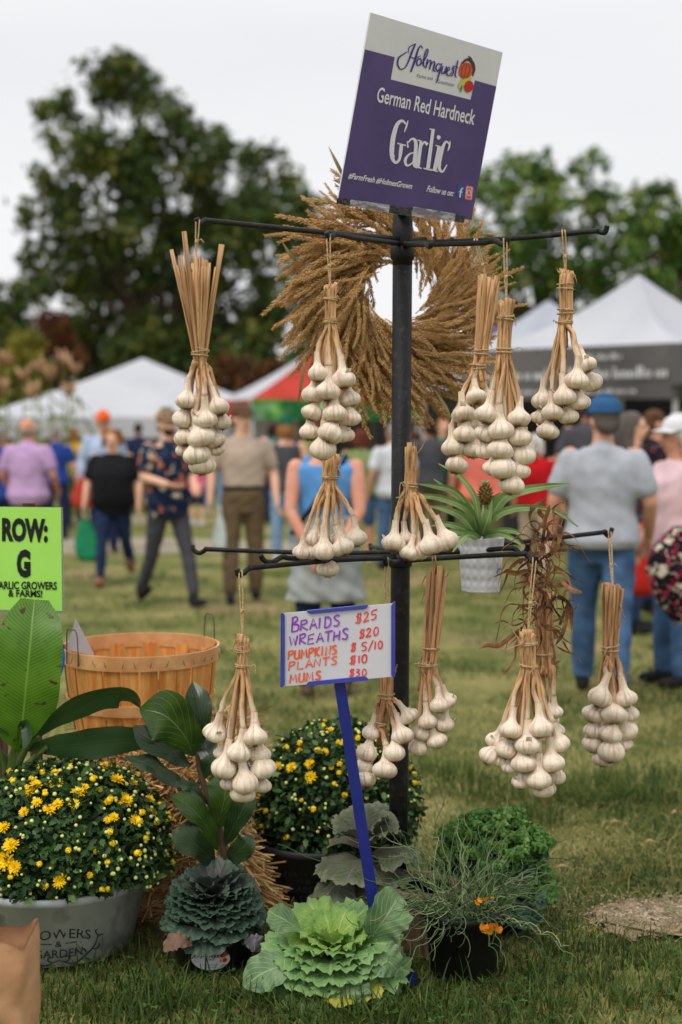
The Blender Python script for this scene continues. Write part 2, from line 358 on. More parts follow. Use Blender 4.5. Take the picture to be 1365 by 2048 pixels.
# ================================================================== TREES
LEAF = np.array([(0, 0, 0), (0.32, 0.42, 0.06), (0, 1, -0.08), (-0.32, 0.42, 0.06)]); LEAFF = np.array([(0, 1, 2), (0, 2, 3)])
m_bark = mat('bark', C(58, 48, 38), C(88, 74, 58), scale=6, rough=0.95, bump=0.8, stretch=(1, 1, 0.25))
def leafmat(name, a, b, c): return mat(name, None, attr=[(0, a), (0.5, b), (1, c)], rough=0.6, spec=0.25, trans=0.22, scale=0.6, var=0.3)
m_lf1 = leafmat('dark_leaf', C(44, 62, 26), C(73, 95, 38), C(122, 121, 50))
m_lf2 = leafmat('green_leaf', C(50, 82, 34), C(82, 118, 46), C(142, 152, 62))
m_lf3 = leafmat('yellow_leaf', C(86, 92, 30), C(124, 122, 36), C(150, 138, 50))
m_lf4 = leafmat('russet_leaf', C(74, 44, 26), C(104, 62, 34), C(120, 84, 44))
def tree(name, label, d, cl, base, leaf, dens, m, group='trees behind the fair', depth=1.0, trunk_r=0.3, cat='tree', shell=0.5):
    b = P(base, 830, d); root = empty(name, (b.x, d, 0), label, cat, group)
    cs = [(P(x, y, d), sz(r, d)) for x, y, r in cl]
    for k in range(len(cs)):
        p, r = cs[k]; p.y += random.uniform(-1, 1) * depth; 
    V = []; O = []; Z = []; tv = []
    for p, r in cs:
        n = int(dens * (8.5 if p.z < 7.5 else 5.6) * (r / leaf) ** 2)
        # sub-clumps give light and dark masses with gaps between
        ns = max(8, int(13 * r / (leaf * 3.2)))
        dirs = rng.normal(size=(ns, 3)); dirs /= np.linalg.norm(dirs, axis=1, keepdims=True)
        sc = np.array(p) + dirs * r * (shell + (1 - shell) * rng.random((ns, 1)) ** 0.5) * 0.92
        k = rng.integers(0, ns, n); sr = r * 0.30
        off = rng.normal(size=(n, 3)) * sr * 0.62
        O.append(sc[k] + off); zz = off / sr + dirs[k] * 0.7 + rng.normal(size=(n, 3)) * 0.6 + np.array([0, 0, 0.35]); Z.append(zz)
        tv.append(np.clip(0.45 + 0.25 * rng.normal(size=n) + 0.18 * rng.normal(size=ns)[k], 0, 1))
    O = np.concatenate(O); Z = np.concatenate(Z); tv = np.concatenate(tv); keep = O[:, 2] > 0.3; O, Z, tv = O[keep], Z[keep], tv[keep]
    T = frames(np.cross(Z, rng.normal(size=Z.shape)) + 1e-6)[:, :, [0, 2, 1]] * (leaf * (0.6 + 0.8 * rng.random(len(O))))[:, None, None]
    V, Fc = inst(LEAF, LEAFF, T, O); build_np('crown', [(V, Fc)], m, root, smooth=False, t=np.repeat(tv, 4))
    mb = MB(); top = Vector((0, 0, 0)); 
    for p, r in cs: top += p / len(cs)
    mb.tube(cr([(b.x, d, -0.1), (b.x + 0.1, d, top.z * 0.3), (b.x * 0.6 + top.x * 0.4, d + 0.1, top.z * 0.62), top], 4), [trunk_r * (1 - 0.055 * i) for i in range(13)], 10)
    for p, r in cs:
        s = Vector((b.x * 0.75 + top.x * 0.25, d, min(top.z * 0.5, p.z * 0.7))); md = s.lerp(p, 0.5) + Vector((0, 0, -0.1 * (p - s).length))
        mb.tube(cr([s, md, p], 4), [trunk_r * 0.36 * (1 - 0.095 * i) for i in range(9)], 6)
    mb.build('trunk', m_bark, root); return root
tree('broadleaf_tree', 'tallest dark broadleaf tree, its two humped crown full of sky gaps, behind the white tent', 46,
     [(215, 165, 62), (130, 215, 46), (270, 200, 60), (330, 260, 66), (175, 300, 66), (110, 350, 54), (240, 340, 80), (340, 370, 90), (430, 330, 66), (510, 330, 60), (560, 390, 62), (470, 420, 84), (105, 440, 50), (190, 450, 74), (290, 480, 84), (400, 510, 84), (520, 500, 78), (590, 470, 44),
      (120, 560, 74), (220, 590, 84), (330, 610, 84), (440, 620, 84), (540, 610, 62), (160, 680, 80), (280, 700, 74), (400, 710, 74), (510, 700, 60)], 320, 0.27, 7.2, m_lf1, depth=1.9, trunk_r=0.26)
tree('broadleaf_tree', 'bushy green tree rising right of the purple sign behind the wreath', 48,
     [(985, 380, 50), (1050, 350, 46), (1115, 350, 44), (1175, 350, 38), (1195, 400, 44), (960, 450, 56), (1040, 430, 60), (1120, 440, 64), (1200, 470, 54), (1250, 470, 30), (980, 540, 66), (1070, 540, 66), (1160, 550, 62), (1230, 560, 44), (1000, 630, 60), (1100, 640, 60), (930, 560, 50)], 1090, 0.26, 5.4, m_lf2, depth=1.7)
tree('broadleaf_tree', 'green tree at the right edge behind the white tent peak', 44,
     [(1290, 420, 48), (1340, 400, 40), (1380, 450, 50), (1300, 490, 60), (1360, 540, 60), (1290, 570, 50), (1400, 580, 50), (1330, 640, 60), (1260, 520, 34)], 1330, 0.24, 6.0, m_lf2, depth=1.4)
tree('broadleaf_tree', 'sparse distant tree seen between the big dark tree and the wreath', 60,
     [(590, 360, 34), (615, 400, 40), (640, 470, 44), (600, 550, 44), (650, 560, 44), (690, 500, 36), (630, 640, 54), (700, 640, 50)], 640, 0.26, 4.0, m_lf2, depth=1.0, trunk_r=0.2)
tree('evergreen_tree', 'dark evergreen at the far left edge beside the yellowing shrub', 52,
     [(10, 590, 36), (30, 640, 46), (-20, 640, 50), (10, 700, 60), (60, 690, 46)], 10, 0.22, 6.5, m_lf1, depth=0.8, trunk_r=0.2)
tree('yellowing_shrub', 'yellow green shrub low at the left edge behind the plume grass', 38,
     [(45, 700, 42), (20, 740, 46), (75, 745, 36), (50, 780, 44)], 45, 0.16, 5.5, m_lf3, 'shrubs behind the fair', 0.6, 0.08, 'shrub')
tree('russet_shrub', 'reddish brown bush at the foot of the tall dark tree', 42,
     [(115, 640, 34), (105, 690, 44), (140, 720, 40)], 115, 0.17, 5.5, m_lf4, 'shrubs behind the fair', 0.6, 0.08, 'shrub')
tree('russet_shrub', 'low orange brown bush between the white tent and the red roofed tent', 40,
     [(450, 745, 36), (500, 755, 40), (550, 760, 36), (590, 770, 34)], 510, 0.17, 5.5, m_lf4, 'shrubs behind the fair', 0.6, 0.08, 'shrub')
for q, (xs_, lab) in enumerate([((-40, 90, 190, 300), 'dark hedge along the back of the field at left'), ((420, 520, 620, 720), 'dark hedge along the back of the field behind the red roofed tent'), ((830, 930, 1030, 1130, 1240, 1340), 'dark hedge behind the grey tents at right')]):
    tree('hedge', lab, 54, [(x + k * 24, y, 62) for x in xs_ for k, y in enumerate((740, 800, 840))], xs_[1], 0.24, 4.6, m_lf1 if q < 2 else m_lf2, 'hedges closing the field', 1.0, 0.1, 'hedge')
# ---- plume grass and corn at the left ---------------------------------------
m_stem = mat('corn_leaf', C(96, 112, 52), C(140, 142, 78), scale=4, trans=0.25)
m_plume = mat('plume', C(150, 112, 84), C(186, 150, 116), scale=8, rough=0.9)
for k, (px, top, d) in enumerate([(15, 735, 21), (48, 770, 20.5), (78, 748, 22), (100, 765, 21), (128, 735, 21.5), (150, 752, 22), (66, 800, 20), (5, 790, 20), (140, 800, 20.3), (-15, 760, 21)]):
    b = P(px, 830, d); b.z = 0; tp = P(px, top, d)
    r = empty('corn_plant', b, ['tall tasselled corn stalk', 'corn stalk with drooping leaves', 'pale plumed corn stalk'][k % 3] + ' growing at the left edge behind the lilac shirted man', 'corn', 'corn stalks at the left edge')
    mb = MB(); mb.tube([b, (b + tp) / 2, tp], [0.018, 0.014, 0.008], 6)
    for j in range(9):
        z = 0.5 + (tp.z - 0.7) * j / 9; a = random.random() * 6.28; l = random.uniform(0.4, 0.7); c = math.cos(a); s = math.sin(a); rows = []
        for i in range(7):
            f = i / 6; x = b.x + c * l * f; y = b.y + s * l * f; zz = z + 0.35 * f - 0.6 * f * f; ww = 0.04 * (1 - f ** 2) + 0.003
            rows.append([(x - s * ww, y + c * ww, zz), (x, y, zz - 0.01), (x + s * ww, y - c * ww, zz)])
        mb.grid(rows)
    mb.build('stalk', m_stem, r)
    mb = MB()
    for j in range(9):
        a = random.random() * 6.28; q = Vector((math.cos(a) * 0.12, math.sin(a) * 0.12, random.uniform(0.12, 0.3)))
        mb.tube([tp, tp + q * 0.5 + Vector((0, 0, 0.05)), tp + q], [0.012, 0.03, 0.006], 6)
    mb.build('plume', m_plume, r)
# ================================================================== TENTS
m_tent = mat('tent_fabric', C(196, 198, 206), C(206, 208, 214), scale=0.8, rough=0.8, trans=0.25, bump=0.6, bscale=2.5)
m_leg = mat('tent_leg', C(190, 192, 194), C(200, 200, 200), rough=0.5)
def tent(label, cx, cy, half, yaw, eave, peak, valance=None, vh=0.3, fabric=None, sag=0.12, walls=(), wallm=None, faces=None, legs=True, half_y=None):
    r = empty('canopy_tent', (cx, cy, 0), label, 'tent', 'canopy tents on the field'); hy = half_y or half
    ca, sa = math.cos(yaw), math.sin(yaw)
    cn = [Vector((cx + ca * x * half - sa * y * hy, cy + sa * x * half + ca * y * hy, eave)) for x, y in ((-1, -1), (1, -1), (1, 1), (-1, 1))]   # front-left, front-right, back-right, back-left
    pk = Vector((cx, cy, peak))
    for k in range(4):
        a, b = cn[k], cn[(k + 1) % 4]; mb = MB(); rows = []
        for i in range(9):
            f = i / 8; row = []
            for j in range(9):
                g = j / 8; e = a.lerp(b, g); p = e.lerp(pk, f); p.z -= sag * math.sin(math.pi * f) * (1.0 + 0.9 * math.sin(math.pi * g)) ; row.append(p)
            rows.append(row)
        mb.grid(rows); mb.build('roof_panel', (faces or {}).get(k, fabric or m_tent), r)
        if vh:
            mb = MB(); rows = []
            nrm = (b - a).cross(Vector((0, 0, 1))).normalized() * 0.02
            for i in range(4): rows.append([a.lerp(b, j / 12) + nrm * (1 + 0.8 * math.sin(j * 1.3) * i / 3) - Vector((0, 0, vh * i / 3)) for j in range(13)])
            mb.grid(rows); mb.build('valance', (valance or {}).get(k, fabric or m_tent), r)
        if k in walls:
            mb = MB(); mb.grid([[a.lerp(b, j / 14) - nrm * 2 + nrm * 2 * math.sin(j * 1.7) - Vector((0, 0, (eave - 0.02) * i / 4)) for j in range(15)] for i in range(5)])
            mb.build('side_wall', wallm, r)
    if legs:
        for c_ in cn:
            mb = MB(); q = Vector((cx, cy, 0)) - c_; q.z = 0; q = q.normalized() * 0.05
            mb.box((c_.x + q.x, c_.y + q.y, eave / 2), (0.055, 0.055, eave)); mb.build('leg', m_leg, r, smooth=False)
    return r, cn
# white frame tent at left
c0 = P(287, 830, 32)
tent('broad plain white tent with a low peak behind the crowd at left', c0.x, 32, 3.25, R(6), 1.62, 2.93, vh=0.42, sag=0.05)
# striped tent in the middle
m_red = mat('red_canvas', C(178, 52, 40), C(196, 62, 48), scale=1.0, rough=0.8, trans=0.2)
m_grn = mat('green_banner', C(24, 104, 52), C(110, 176, 70), scale=1.6, detail=2, rough=0.8, lo=0.45, hi=0.6, c3=C(200, 210, 200), s3=0.9)
c1 = P(634, 830, 28)
tent('red roofed tent with a white side panel and leafy green banner', c1.x, 28, 1.62, R(14), 1.95, 2.98, valance={0: m_grn, 3: m_red}, vh=0.38, faces={0: m_red, 1: m_red}, sag=0.05)
# grey tents at right
m_blk = mat('charcoal_banner', C(82, 80, 80), C(104, 102, 100), scale=0.6, rough=0.8)
m_wall = mat('dark_backdrop', C(62, 60, 64), C(78, 76, 80), scale=0.7, rough=0.9)
m_gwall = mat('grey_side_wall', C(128, 124, 118), C(150, 146, 140), scale=0.7, rough=0.9)
cx3 = P(1273, 830, 18).x
t3, cn3 = tent('white peaked tent with a charcoal lettered banner and dark backdrop at right', cx3, 18, 1.52, R(45), 2.46, 3.42, valance={0: m_blk, 3: m_blk, 1: m_blk}, vh=0.62, walls=(1, 2), wallm=m_wall, sag=0.16)
# blurred writing on the charcoal banner
m_wht = mat('white_print', C(205, 205, 205), C(220, 220, 220), rough=0.7)
def banner_line(a, b, y0, h, g0, g1, root):
    n = (b - a).cross(Vector((0, 0, 1))).normalized(); mb = MB(); L = (b - a).length; g = g0 * L
    while g < g1 * L:                      # illegible pale strokes, as out of focus as the photograph shows them
        wd = h * random.uniform(0.16, 0.3); hh = h * random.choice([0.6, 0.6, 0.65, 1.0])
        q = lambda x, z: a.lerp(b, x / L) + n * 0.06 + Vector((0, 0, -y0 + z))
        mb.poly([q(g, 0), q(g + wd, 0), q(g + wd, hh), q(g, hh)]); g += wd + h * random.choice([0.12, 0.16, 0.2, 0.5])
    mb.build('lettering', m_wht, root)
# the face that looks at the camera: front-left corner of the turned square to its near corner
fa, fb = cn3[3], cn3[0]
cand = sorted([(cn3[i], cn3[(i + 1) % 4]) for i in range(4)], key=lambda e: (e[0].y + e[1].y, e[0].x + e[1].x))
fa, fb = cand[0] if (cand[0][0].x + cand[0][1].x) < (cand[1][0].x + cand[1][1].x) else cand[1]
banner_line(fa, fb, 0.16, 0.07, 0.60, 0.78, t3)
banner_line(fa, fb, 0.38, 0.13, 0.12, 0.97, t3)
banner_line(fa, fb, 0.55, 0.06, 0.28, 0.84, t3)
c4 = P(1095, 830, 23)
m_bl = mat('bluegrey_fabric', C(176, 182, 194), C(188, 192, 204), scale=0.8, rough=0.8, trans=0.2)
tent('pale blue grey tent peak partly hidden behind the charcoal bannered tent', c4.x, 23, 1.55, R(20), 2.5, 3.5, valance={0: m_bl}, vh=0.3, fabric=m_bl)
c5 = P(1560, 830, 16.6)
tent('white tent cut off by the right edge of the view', c5.x, 16.6, 1.5, R(5), 2.44, 3.2, valance={0: m_blk, 3: m_blk}, vh=0.45)
c6 = P(858, 830, 30)
tent('low tent with grey side wall and dark front banner seen under the wreath', c6.x, 30, 2.1, R(-4), 2.15, 2.9, valance={0: m_blk}, vh=0.42, walls=(1, 2, 3), wallm=m_gwall, fabric=m_bl)
m_pur = mat('purple_fabric', C(74, 66, 110), C(88, 80, 124), rough=0.8)
c7 = P(985, 830, 27)
tent('small purple tent top peeking out right of the wreath', c7.x, 27, 1.4, R(30), 2.6, 3.4, vh=0.25, fabric=m_pur)
# ================================================================== PEOPLE
def remesh(mb, vox, sm=4, keep=None):
    me = mb.mesh('tmp'); o = bpy.data.objects.new('tmp', me); col.objects.link(o)
    r = o.modifiers.new('r', 'REMESH'); r.mode = 'VOXEL'; r.voxel_size = vox; r.use_smooth_shade = True
    if sm: s_ = o.modifiers.new('s', 'SMOOTH'); s_.factor = 0.5; s_.iterations = sm
    dg = bpy.context.evaluated_depsgraph_get(); dg.update(); ev = o.evaluated_get(dg); m2 = ev.to_mesh()
    V = np.empty(len(m2.vertices) * 3, np.float32); m2.vertices.foreach_get('co', V); V = V.reshape(-1, 3).astype(float)
    LI = np.empty(len(m2.loops), np.int32); m2.loops.foreach_get('vertex_index', LI)
    LS = np.empty(len(m2.polygons), np.int32); m2.polygons.foreach_get('loop_total', LS)
    ev.to_mesh_clear(); bpy.data.objects.remove(o); bpy.data.meshes.remove(me); return V, LI, LS
def wrinkle(V, amp, seed):
    o = seed * 7.3
    d = np.sin(V[:, 2] * 31 + V[:, 0] * 17 + o) * np.sin(V[:, 0] * 23 - V[:, 2] * 9 + o * 2) + 0.6 * np.sin(V[:, 2] * 57 - V[:, 0] * 40 + o)
    c = V[:, :2] - V[:, :2].mean(0); n = c / (np.linalg.norm(c, axis=1, keepdims=True) + 1e-6)
    V[:, :2] += n * (d * amp)[:, None]; return V
SK = [mat('skin', C(226, 172, 144), C(234, 184, 156), scale=9, rough=0.5, sss=0.1), mat('tanned_skin', C(198, 142, 114), C(210, 156, 128), scale=9, rough=0.5, sss=0.1), mat('ruddy_skin', C(206, 140, 116), C(216, 156, 132), scale=9, rough=0.5, sss=0.1)]
m_eye = mat('eye', C(30, 24, 22), rough=0.2); m_lip = mat('lips', C(160, 84, 76), rough=0.5)
_cl = {}
def cloth(name, c, k=0.13, **kw):
    if name not in _cl: _cl[name] = mat(name, tuple(x * (1 - k) for x in c), tuple(min(1, x * (1 + k)) for x in c), scale=5, rough=0.9, spec=0.15, bump=0.25, bscale=28, **kw)
    return _cl[name]
def print_mat(name, base, cols, scale=14.0, thr=0.36):
    m = bpy.data.materials.new(name); m.use_nodes = True; t = m.node_tree; N = t.nodes; L = t.links; b = N['Principled BSDF']; b.inputs['Roughness'].default_value = 0.85; b.inputs['Specular IOR Level'].default_value = 0.15
    co = N.new('ShaderNodeTexCoord'); cur = None
    for k, c in enumerate(cols):
        mp_ = N.new('ShaderNodeMapping'); mp_.inputs['Location'].default_value = (k * 3.3, k * 1.7, k * 2.1); L.new(co.outputs['Object'], mp_.inputs[0])
        nn = N.new('ShaderNodeTexNoise'); nn.inputs['Scale'].default_value = scale * 1.5; L.new(mp_.outputs[0], nn.inputs['Vector'])
        ad = N.new('ShaderNodeMix'); ad.data_type = 'RGBA'; ad.inputs[0].default_value = 0.10; L.new(mp_.outputs[0], ad.inputs[6]); L.new(nn.outputs['Color'], ad.inputs[7])
        v = N.new('ShaderNodeTexVoronoi'); v.inputs['Scale'].default_value = scale * (0.8 + 0.35 * k); L.new(ad.outputs[2], v.inputs['Vector'])
        st = N.new('ShaderNodeMapRange'); st.inputs['From Min'].default_value = thr - 0.05 * k; st.inputs['From Max'].default_value = thr - 0.05 * k - 0.05; L.new(v.outputs['Distance'], st.inputs['Value'])
        mi = N.new('ShaderNodeMix'); mi.data_type = 'RGBA'; L.new(st.outputs[0], mi.inputs[0])
        if cur is None: mi.inputs[6].default_value = (*base, 1)
        else: L.new(cur, mi.inputs[6])
        mi.inputs[7].default_value = (*c, 1); cur = mi.outputs[2]
    L.new(cur, b.inputs['Base Color']); return m
def person(label, px, fd, top, yaw=0.0, skin=0, bulk=1.0, belly=0.0, hair=None, hair_style='short', hat=None, shirt=None, sleeve='short', pants=None, leg='long', shoes=None,
           stride=(0, 0), knee=(0, 0), arms=((0.27, 0.03, 1.15, 0.29, -0.07, 0.92), (0.27, 0.03, 1.15, 0.29, -0.07, 0.92)), headyaw=0.0, headpitch=0.0, face=True, group='visitors walking about the fair', hem=0.86, beard=None, apron=None, dress=None, strap=None, tuck=False, x=None):
    d = F / fd; X = (px - 682.5) / fd
    H = CAM_H - (top - 830) / fd; s = H / 1.75 * 1.0
    sd_ = int(px) % 97
    root_loc = Vector((X, d, 0))
    V3 = Vector
    def limb(mb, a, b, r0, r1, n=14):
        a, b = V3(a), V3(b); ax = (b - a).normalized()
        pts = [a - ax * r0 * 0.9, a - ax * r0 * 0.55, a, a.lerp(b, 0.33), a.lerp(b, 0.66), b, b + ax * r1 * 0.55, b + ax * r1 * 0.9]
        rr = [r0 * 0.3, r0 * 0.8, r0, r0 * 0.68 + r1 * 0.32 + 0.004, r0 * 0.35 + r1 * 0.65 + 0.003, r1, r1 * 0.8, r1 * 0.3]
        mb.tube(pts, rr, n)
    # joints (heights for a figure of 1.75 m, facing -y)
    hips = [V3((sd * 0.095, 0, 0.93)) for sd in (-1, 1)]; knees = []; ank = []
    for k, sd in enumerate((-1, 1)):
        a = R(stride[k]); kn = hips[k] + V3((sd * 0.015, -math.sin(a) * 0.44, -math.cos(a) * 0.44)); b = a - R(knee[k])
        knees.append(kn); ank.append(kn + V3((sd * 0.005, -math.sin(b) * 0.40, -math.cos(b) * 0.40)))
    dz = 0.085 - min(a.z for a in ank)
    def lift(v): return V3((v.x, v.y, v.z + dz))
    hips = [lift(v) for v in hips]; knees = [lift(v) for v in knees]; ank = [lift(v) for v in ank]
    sw = 0.185 + 0.03 * (bulk - 1)
    sh = [V3((sd * sw, 0.01, 1.42)) for sd in (-1, 1)]; el = []; wr = []
    for k, sd in enumerate((-1, 1)):
        a = arms[k]; el.append(V3((sd * a[0] * (1 + 0.18 * (bulk - 1)), a[1], a[2]))); wr.append(V3((sd * a[3] * (1 + 0.18 * (bulk - 1)), a[4], a[5])))
    bk = bulk
    TOR = [(0.84, 0.13, 0.10, 0.0), (0.93, 0.165 * bk, 0.118 * bk, 0.01), (1.02, 0.155 * bk, 0.112 * bk + belly * 0.6, -belly * 0.5), (1.12, 0.147 * bk, 0.108 * bk + belly, -belly * 0.8), (1.24, 0.160 * bk, 0.115 * bk + belly * 0.6, -belly * 0.5),
           (1.34, 0.172 * (0.5 + bk * 0.5), 0.112 * (0.4 + bk * 0.6), 0), (1.41, 0.168, 0.088, 0.01), (1.455, 0.11, 0.07, 0.015), (1.50, 0.058, 0.056, 0.01)]
    def torso(mb, off, z0, z1, flare=0.0):
        rows = []; zs = [z0] + [q[0] for q in TOR if z0 + 0.015 < q[0] < z1 - 0.015] + [z1]
        zz = [q[0] for q in TOR]
        for z in zs:
            rx, ry, cy = [np.interp(z, zz, [q[i] for q in TOR]) for i in (1, 2, 3)]
            fl = flare * max(0, (1.1 - z)) 
            rows.append((z, rx + off + fl, ry + off + fl, cy))
        b = []
        for z, rx, ry, cy in [(rows[0][0] , rows[0][1] * 0.3, rows[0][2] * 0.3, rows[0][3])] + rows + [(rows[-1][0], rows[-1][1] * 0.3, rows[-1][2] * 0.3, rows[-1][3])]:
            b.append([V3((math.copysign(abs(math.cos(a)) ** 0.85, math.cos(a)) * rx, math.copysign(abs(math.sin(a)) ** 0.85, math.sin(a)) * ry + cy, z)) for a in [2 * math.pi * j / 24 for j in range(24)]])
        c = len(mb.v); mb.grid(b, wrap=True); mb.f.append(tuple(c + j for j in range(24))[::-1]); mb.f.append(tuple(c + (len(b) - 1) * 24 + j for j in range(24)))
    Mh = Matrix.Rotation(R(headyaw), 3, 'Z') @ Matrix.Rotation(R(headpitch), 3, 'X'); hc = V3((0, -0.005, 1.54))
    def hp(x_, y_, z_): return hc + Mh @ (V3((x_, y_, z_)) - hc)
    # ---- body: one continuous surface
    mb = MB(); torso(mb, -0.004, 0.85, 1.49)
    limb(mb, (0, 0.01, 1.44), hp(0, -0.005, 1.57), 0.062, 0.056)
    mb.ell(hp(0, 0.012, 1.65), (0.078, 0.098, 0.098), 18, 12, Mh); mb.ell(hp(0, -0.025, 1.585), (0.056, 0.068, 0.07), 16, 10, Mh); mb.ell(hp(0, -0.06, 1.553), (0.03, 0.028, 0.022), 12, 8, Mh)
    limb(mb, hp(0, -0.09, 1.637), hp(0, -0.108, 1.602), 0.010, 0.016, 8)
    for sd in (-1, 1): mb.ell(hp(sd * 0.079, 0.015, 1.618), (0.012, 0.022, 0.034), 10, 8, Mh); mb.ell(hp(sd * 0.032, -0.078, 1.653), (0.026, 0.014, 0.008), 8, 6, Mh)
    for k in (0, 1):
        limb(mb, sh[k], el[k], 0.056 * (0.6 + bk * 0.4), 0.041 * (0.6 + bk * 0.4)); limb(mb, el[k], wr[k], 0.040 * (0.6 + bk * 0.4), 0.028)
        limb(mb, hips[k], knees[k], 0.082 * (0.6 + bk * 0.4), 0.052); limb(mb, knees[k], ank[k], 0.052, 0.036)
    V, LI, LS = remesh(mb, 0.0125, 3)
    hb = MB()
    for k, sd in enumerate((-1, 1)):             # palms, four curled fingers, thumb
        f = (wr[k] - el[k]).normalized(); side = V3((0, -1, 0)) - f * V3((0, -1, 0)).dot(f); side = side.normalized() if side.length > 0.2 else V3((sd, 0, 0)); pn = f.cross(side) * sd
        w0 = wr[k] - f * 0.02; hb.tube([w0, w0 + f * 0.03, w0 + f * 0.07, w0 + f * 0.105, w0 + f * 0.118], [0.027, 0.034, 0.041, 0.041, 0.03], 12, flat=0.55) if False else None
        rows = []
        for f_, a_, b_ in ((0, .027, .022), (.03, .033, .021), (.07, .041, .019), (.10, .041, .016), (.115, .034, .011)):
            rows.append([w0 + f * f_ + side * a_ * math.cos(q) + pn * b_ * math.sin(q) for q in [2 * math.pi * j / 12 for j in range(12)]])
        c = len(hb.v); hb.grid(rows, wrap=True); hb.f.append(tuple(c + j for j in range(12))[::-1]); hb.f.append(tuple(c + 48 + j for j in range(12)))
        for i, (o_, l_) in enumerate(((-0.03, 0.062), (-0.010, 0.078), (0.010, 0.082), (0.030, 0.072))):
            q0 = w0 + f * 0.105 + side * o_; q1 = q0 + f * l_ * 0.5 - pn * l_ * 0.10 * sd; q2 = q1 + f * l_ * 0.32 - pn * l_ * 0.28 * sd; q3 = q2 + f * l_ * 0.12 - pn * l_ * 0.25 * sd
            hb.tube([q0, q1, q2, q3], [0.0095, 0.009, 0.008, 0.005], 7)
        q0 = w0 + f * 0.035 + side * 0.028; hb.tube([q0, q0 + side * 0.022 + f * 0.022, q0 + side * 0.03 + f * 0.055, q0 + side * 0.026 + f * 0.075], [0.012, 0.011, 0.010, 0.006], 7)
    hV = np.array([tuple(v) for v in hb.v]); hLI = np.array([i for f_ in hb.f for i in f_]); hLS = np.array([len(f_) for f_ in hb.f])
    me = fill(bpy.data.meshes.new('person'), np.concatenate([V, hV]) * s, np.concatenate([LI, hLI + len(V)]), np.concatenate([LS, hLS]))
    body = link('person', me, SK[skin]); body.location = root_loc; body.rotation_euler = (0, 0, R(yaw)); WL[body.name] = V3(root_loc)
    tag(body, label, 'person', group)
    def add(name, mb_, m, vox=0.014, sm=4, wr_=0.0, raw=False):
        if raw:
            me = mb_.mesh(name)
            for v in me.vertices: v.co *= s
            return link(name, me, m, body)
        V_, a_, b_ = remesh(mb_, vox, sm)
        if wr_: V_ = wrinkle(V_, wr_, sd_)
        return link(name, fill(bpy.data.meshes.new(name), V_ * s, a_, b_), m, body)
    # ---- clothes
    if pants is not None:
        mb = MB(); torso(mb, 0.012, 0.80 + dz * 0.6, 1.03 + dz * 0.3)
        for k in (0, 1):
            if leg == 'long': limb(mb, hips[k] + V3((0, 0, -0.02)), knees[k], 0.101 * (0.6 + bk * 0.4), 0.076); limb(mb, knees[k], ank[k].lerp(knees[k], 0.04), 0.076, 0.066)
            elif leg == 'slim': limb(mb, hips[k] + V3((0, 0, -0.02)), knees[k], 0.098 * (0.6 + bk * 0.4), 0.064); limb(mb, knees[k], ank[k].lerp(knees[k], 0.10), 0.064, 0.052)
            else: limb(mb, hips[k] + V3((0, 0, -0.02)), hips[k].lerp(knees[k], 0.86), 0.104 * (0.6 + bk * 0.4), 0.09)
        add('shorts' if leg == 'short' else 'trousers', mb, pants, wr_=0.004)
        if tuck:
            mb = MB(); torso(mb, 0.017, 1.005, 1.045); add('belt', mb, cloth('black_leather', C(34, 30, 28)), 0.010, 1)
    if shirt is not None:
        mb = MB(); torso(mb, 0.024 if not tuck else 0.02, hem if not tuck else 1.03, 1.475 if sleeve != 'tank' else 1.43, 0.10 if not tuck else 0.0)
        for k in (0, 1):
            if sleeve == 'short': limb(mb, sh[k] + V3((0, 0, -0.012)), sh[k].lerp(el[k], 0.70), 0.066 * (0.6 + bk * 0.4), 0.070 * (0.6 + bk * 0.4))
            elif sleeve == 'long': limb(mb, sh[k] + V3((0, 0, -0.01)), el[k], 0.066 * (0.6 + bk * 0.4), 0.056); limb(mb, el[k], wr[k], 0.056, 0.044)
            elif sleeve == 'tank': limb(mb, (0.10 * (1 if k else -1), 0.01, 1.40), (0.11 * (1 if k else -1), 0.012, 1.462), 0.06, 0.035)
        if sleeve in ('short', 'long'): limb(mb, (0, 0.012, 1.44), (0, 0.012, 1.475), 0.085, 0.07)
        add('shirt', mb, shirt, wr_=0.0022)
    if apron is not None:
        mb = MB(); torso(mb, 0.042, 0.60, 1.12, 0.16); add('apron', mb, apron, wr_=0.008)
    if dress is not None:
        mb = MB(); torso(mb, 0.03, 0.55, 1.04, 0.15); add('skirt', mb, dress, wr_=0.008)
    if strap is not None:
        mb = MB(); mb.tube(cr([V3((-0.13, 0.02, 1.49)), V3((-0.06, 0.135, 1.36)), V3((0.06, 0.15, 1.2)), V3((0.19, 0.10, 1.03)), V3((0.2, -0.05, 1.0))], 5), 0.018, 8, flat=0.4); add('bag_strap', mb, strap, raw=True)
    if shoes is not None:
        for k, sd in enumerate((-1, 1)):
            b = math.atan2(-(ank[k].y - knees[k].y), -(ank[k].z - knees[k].z)) if stride[k] < 0 else (0.12 if stride[k] > 8 else 0)
            Mx = Matrix.Rotation(b * 0.9 if stride[k] < 0 else -b, 3, 'X'); mb = MB(); a = ank[k]
            def q(x_, y_, z_): return a + Mx @ V3((x_, y_, z_))
            limb(mb, q(0, 0.045, -0.045), q(0, -0.12, -0.052), 0.040, 0.036); mb.ell(q(sd * 0.004, -0.10, -0.050), (0.046, 0.09, 0.034), 12, 8, Mx); limb(mb, q(0, 0.02, -0.02), q(0, 0.01, 0.035), 0.045, 0.046)
            add('shoe', mb, shoes, 0.010, 2)
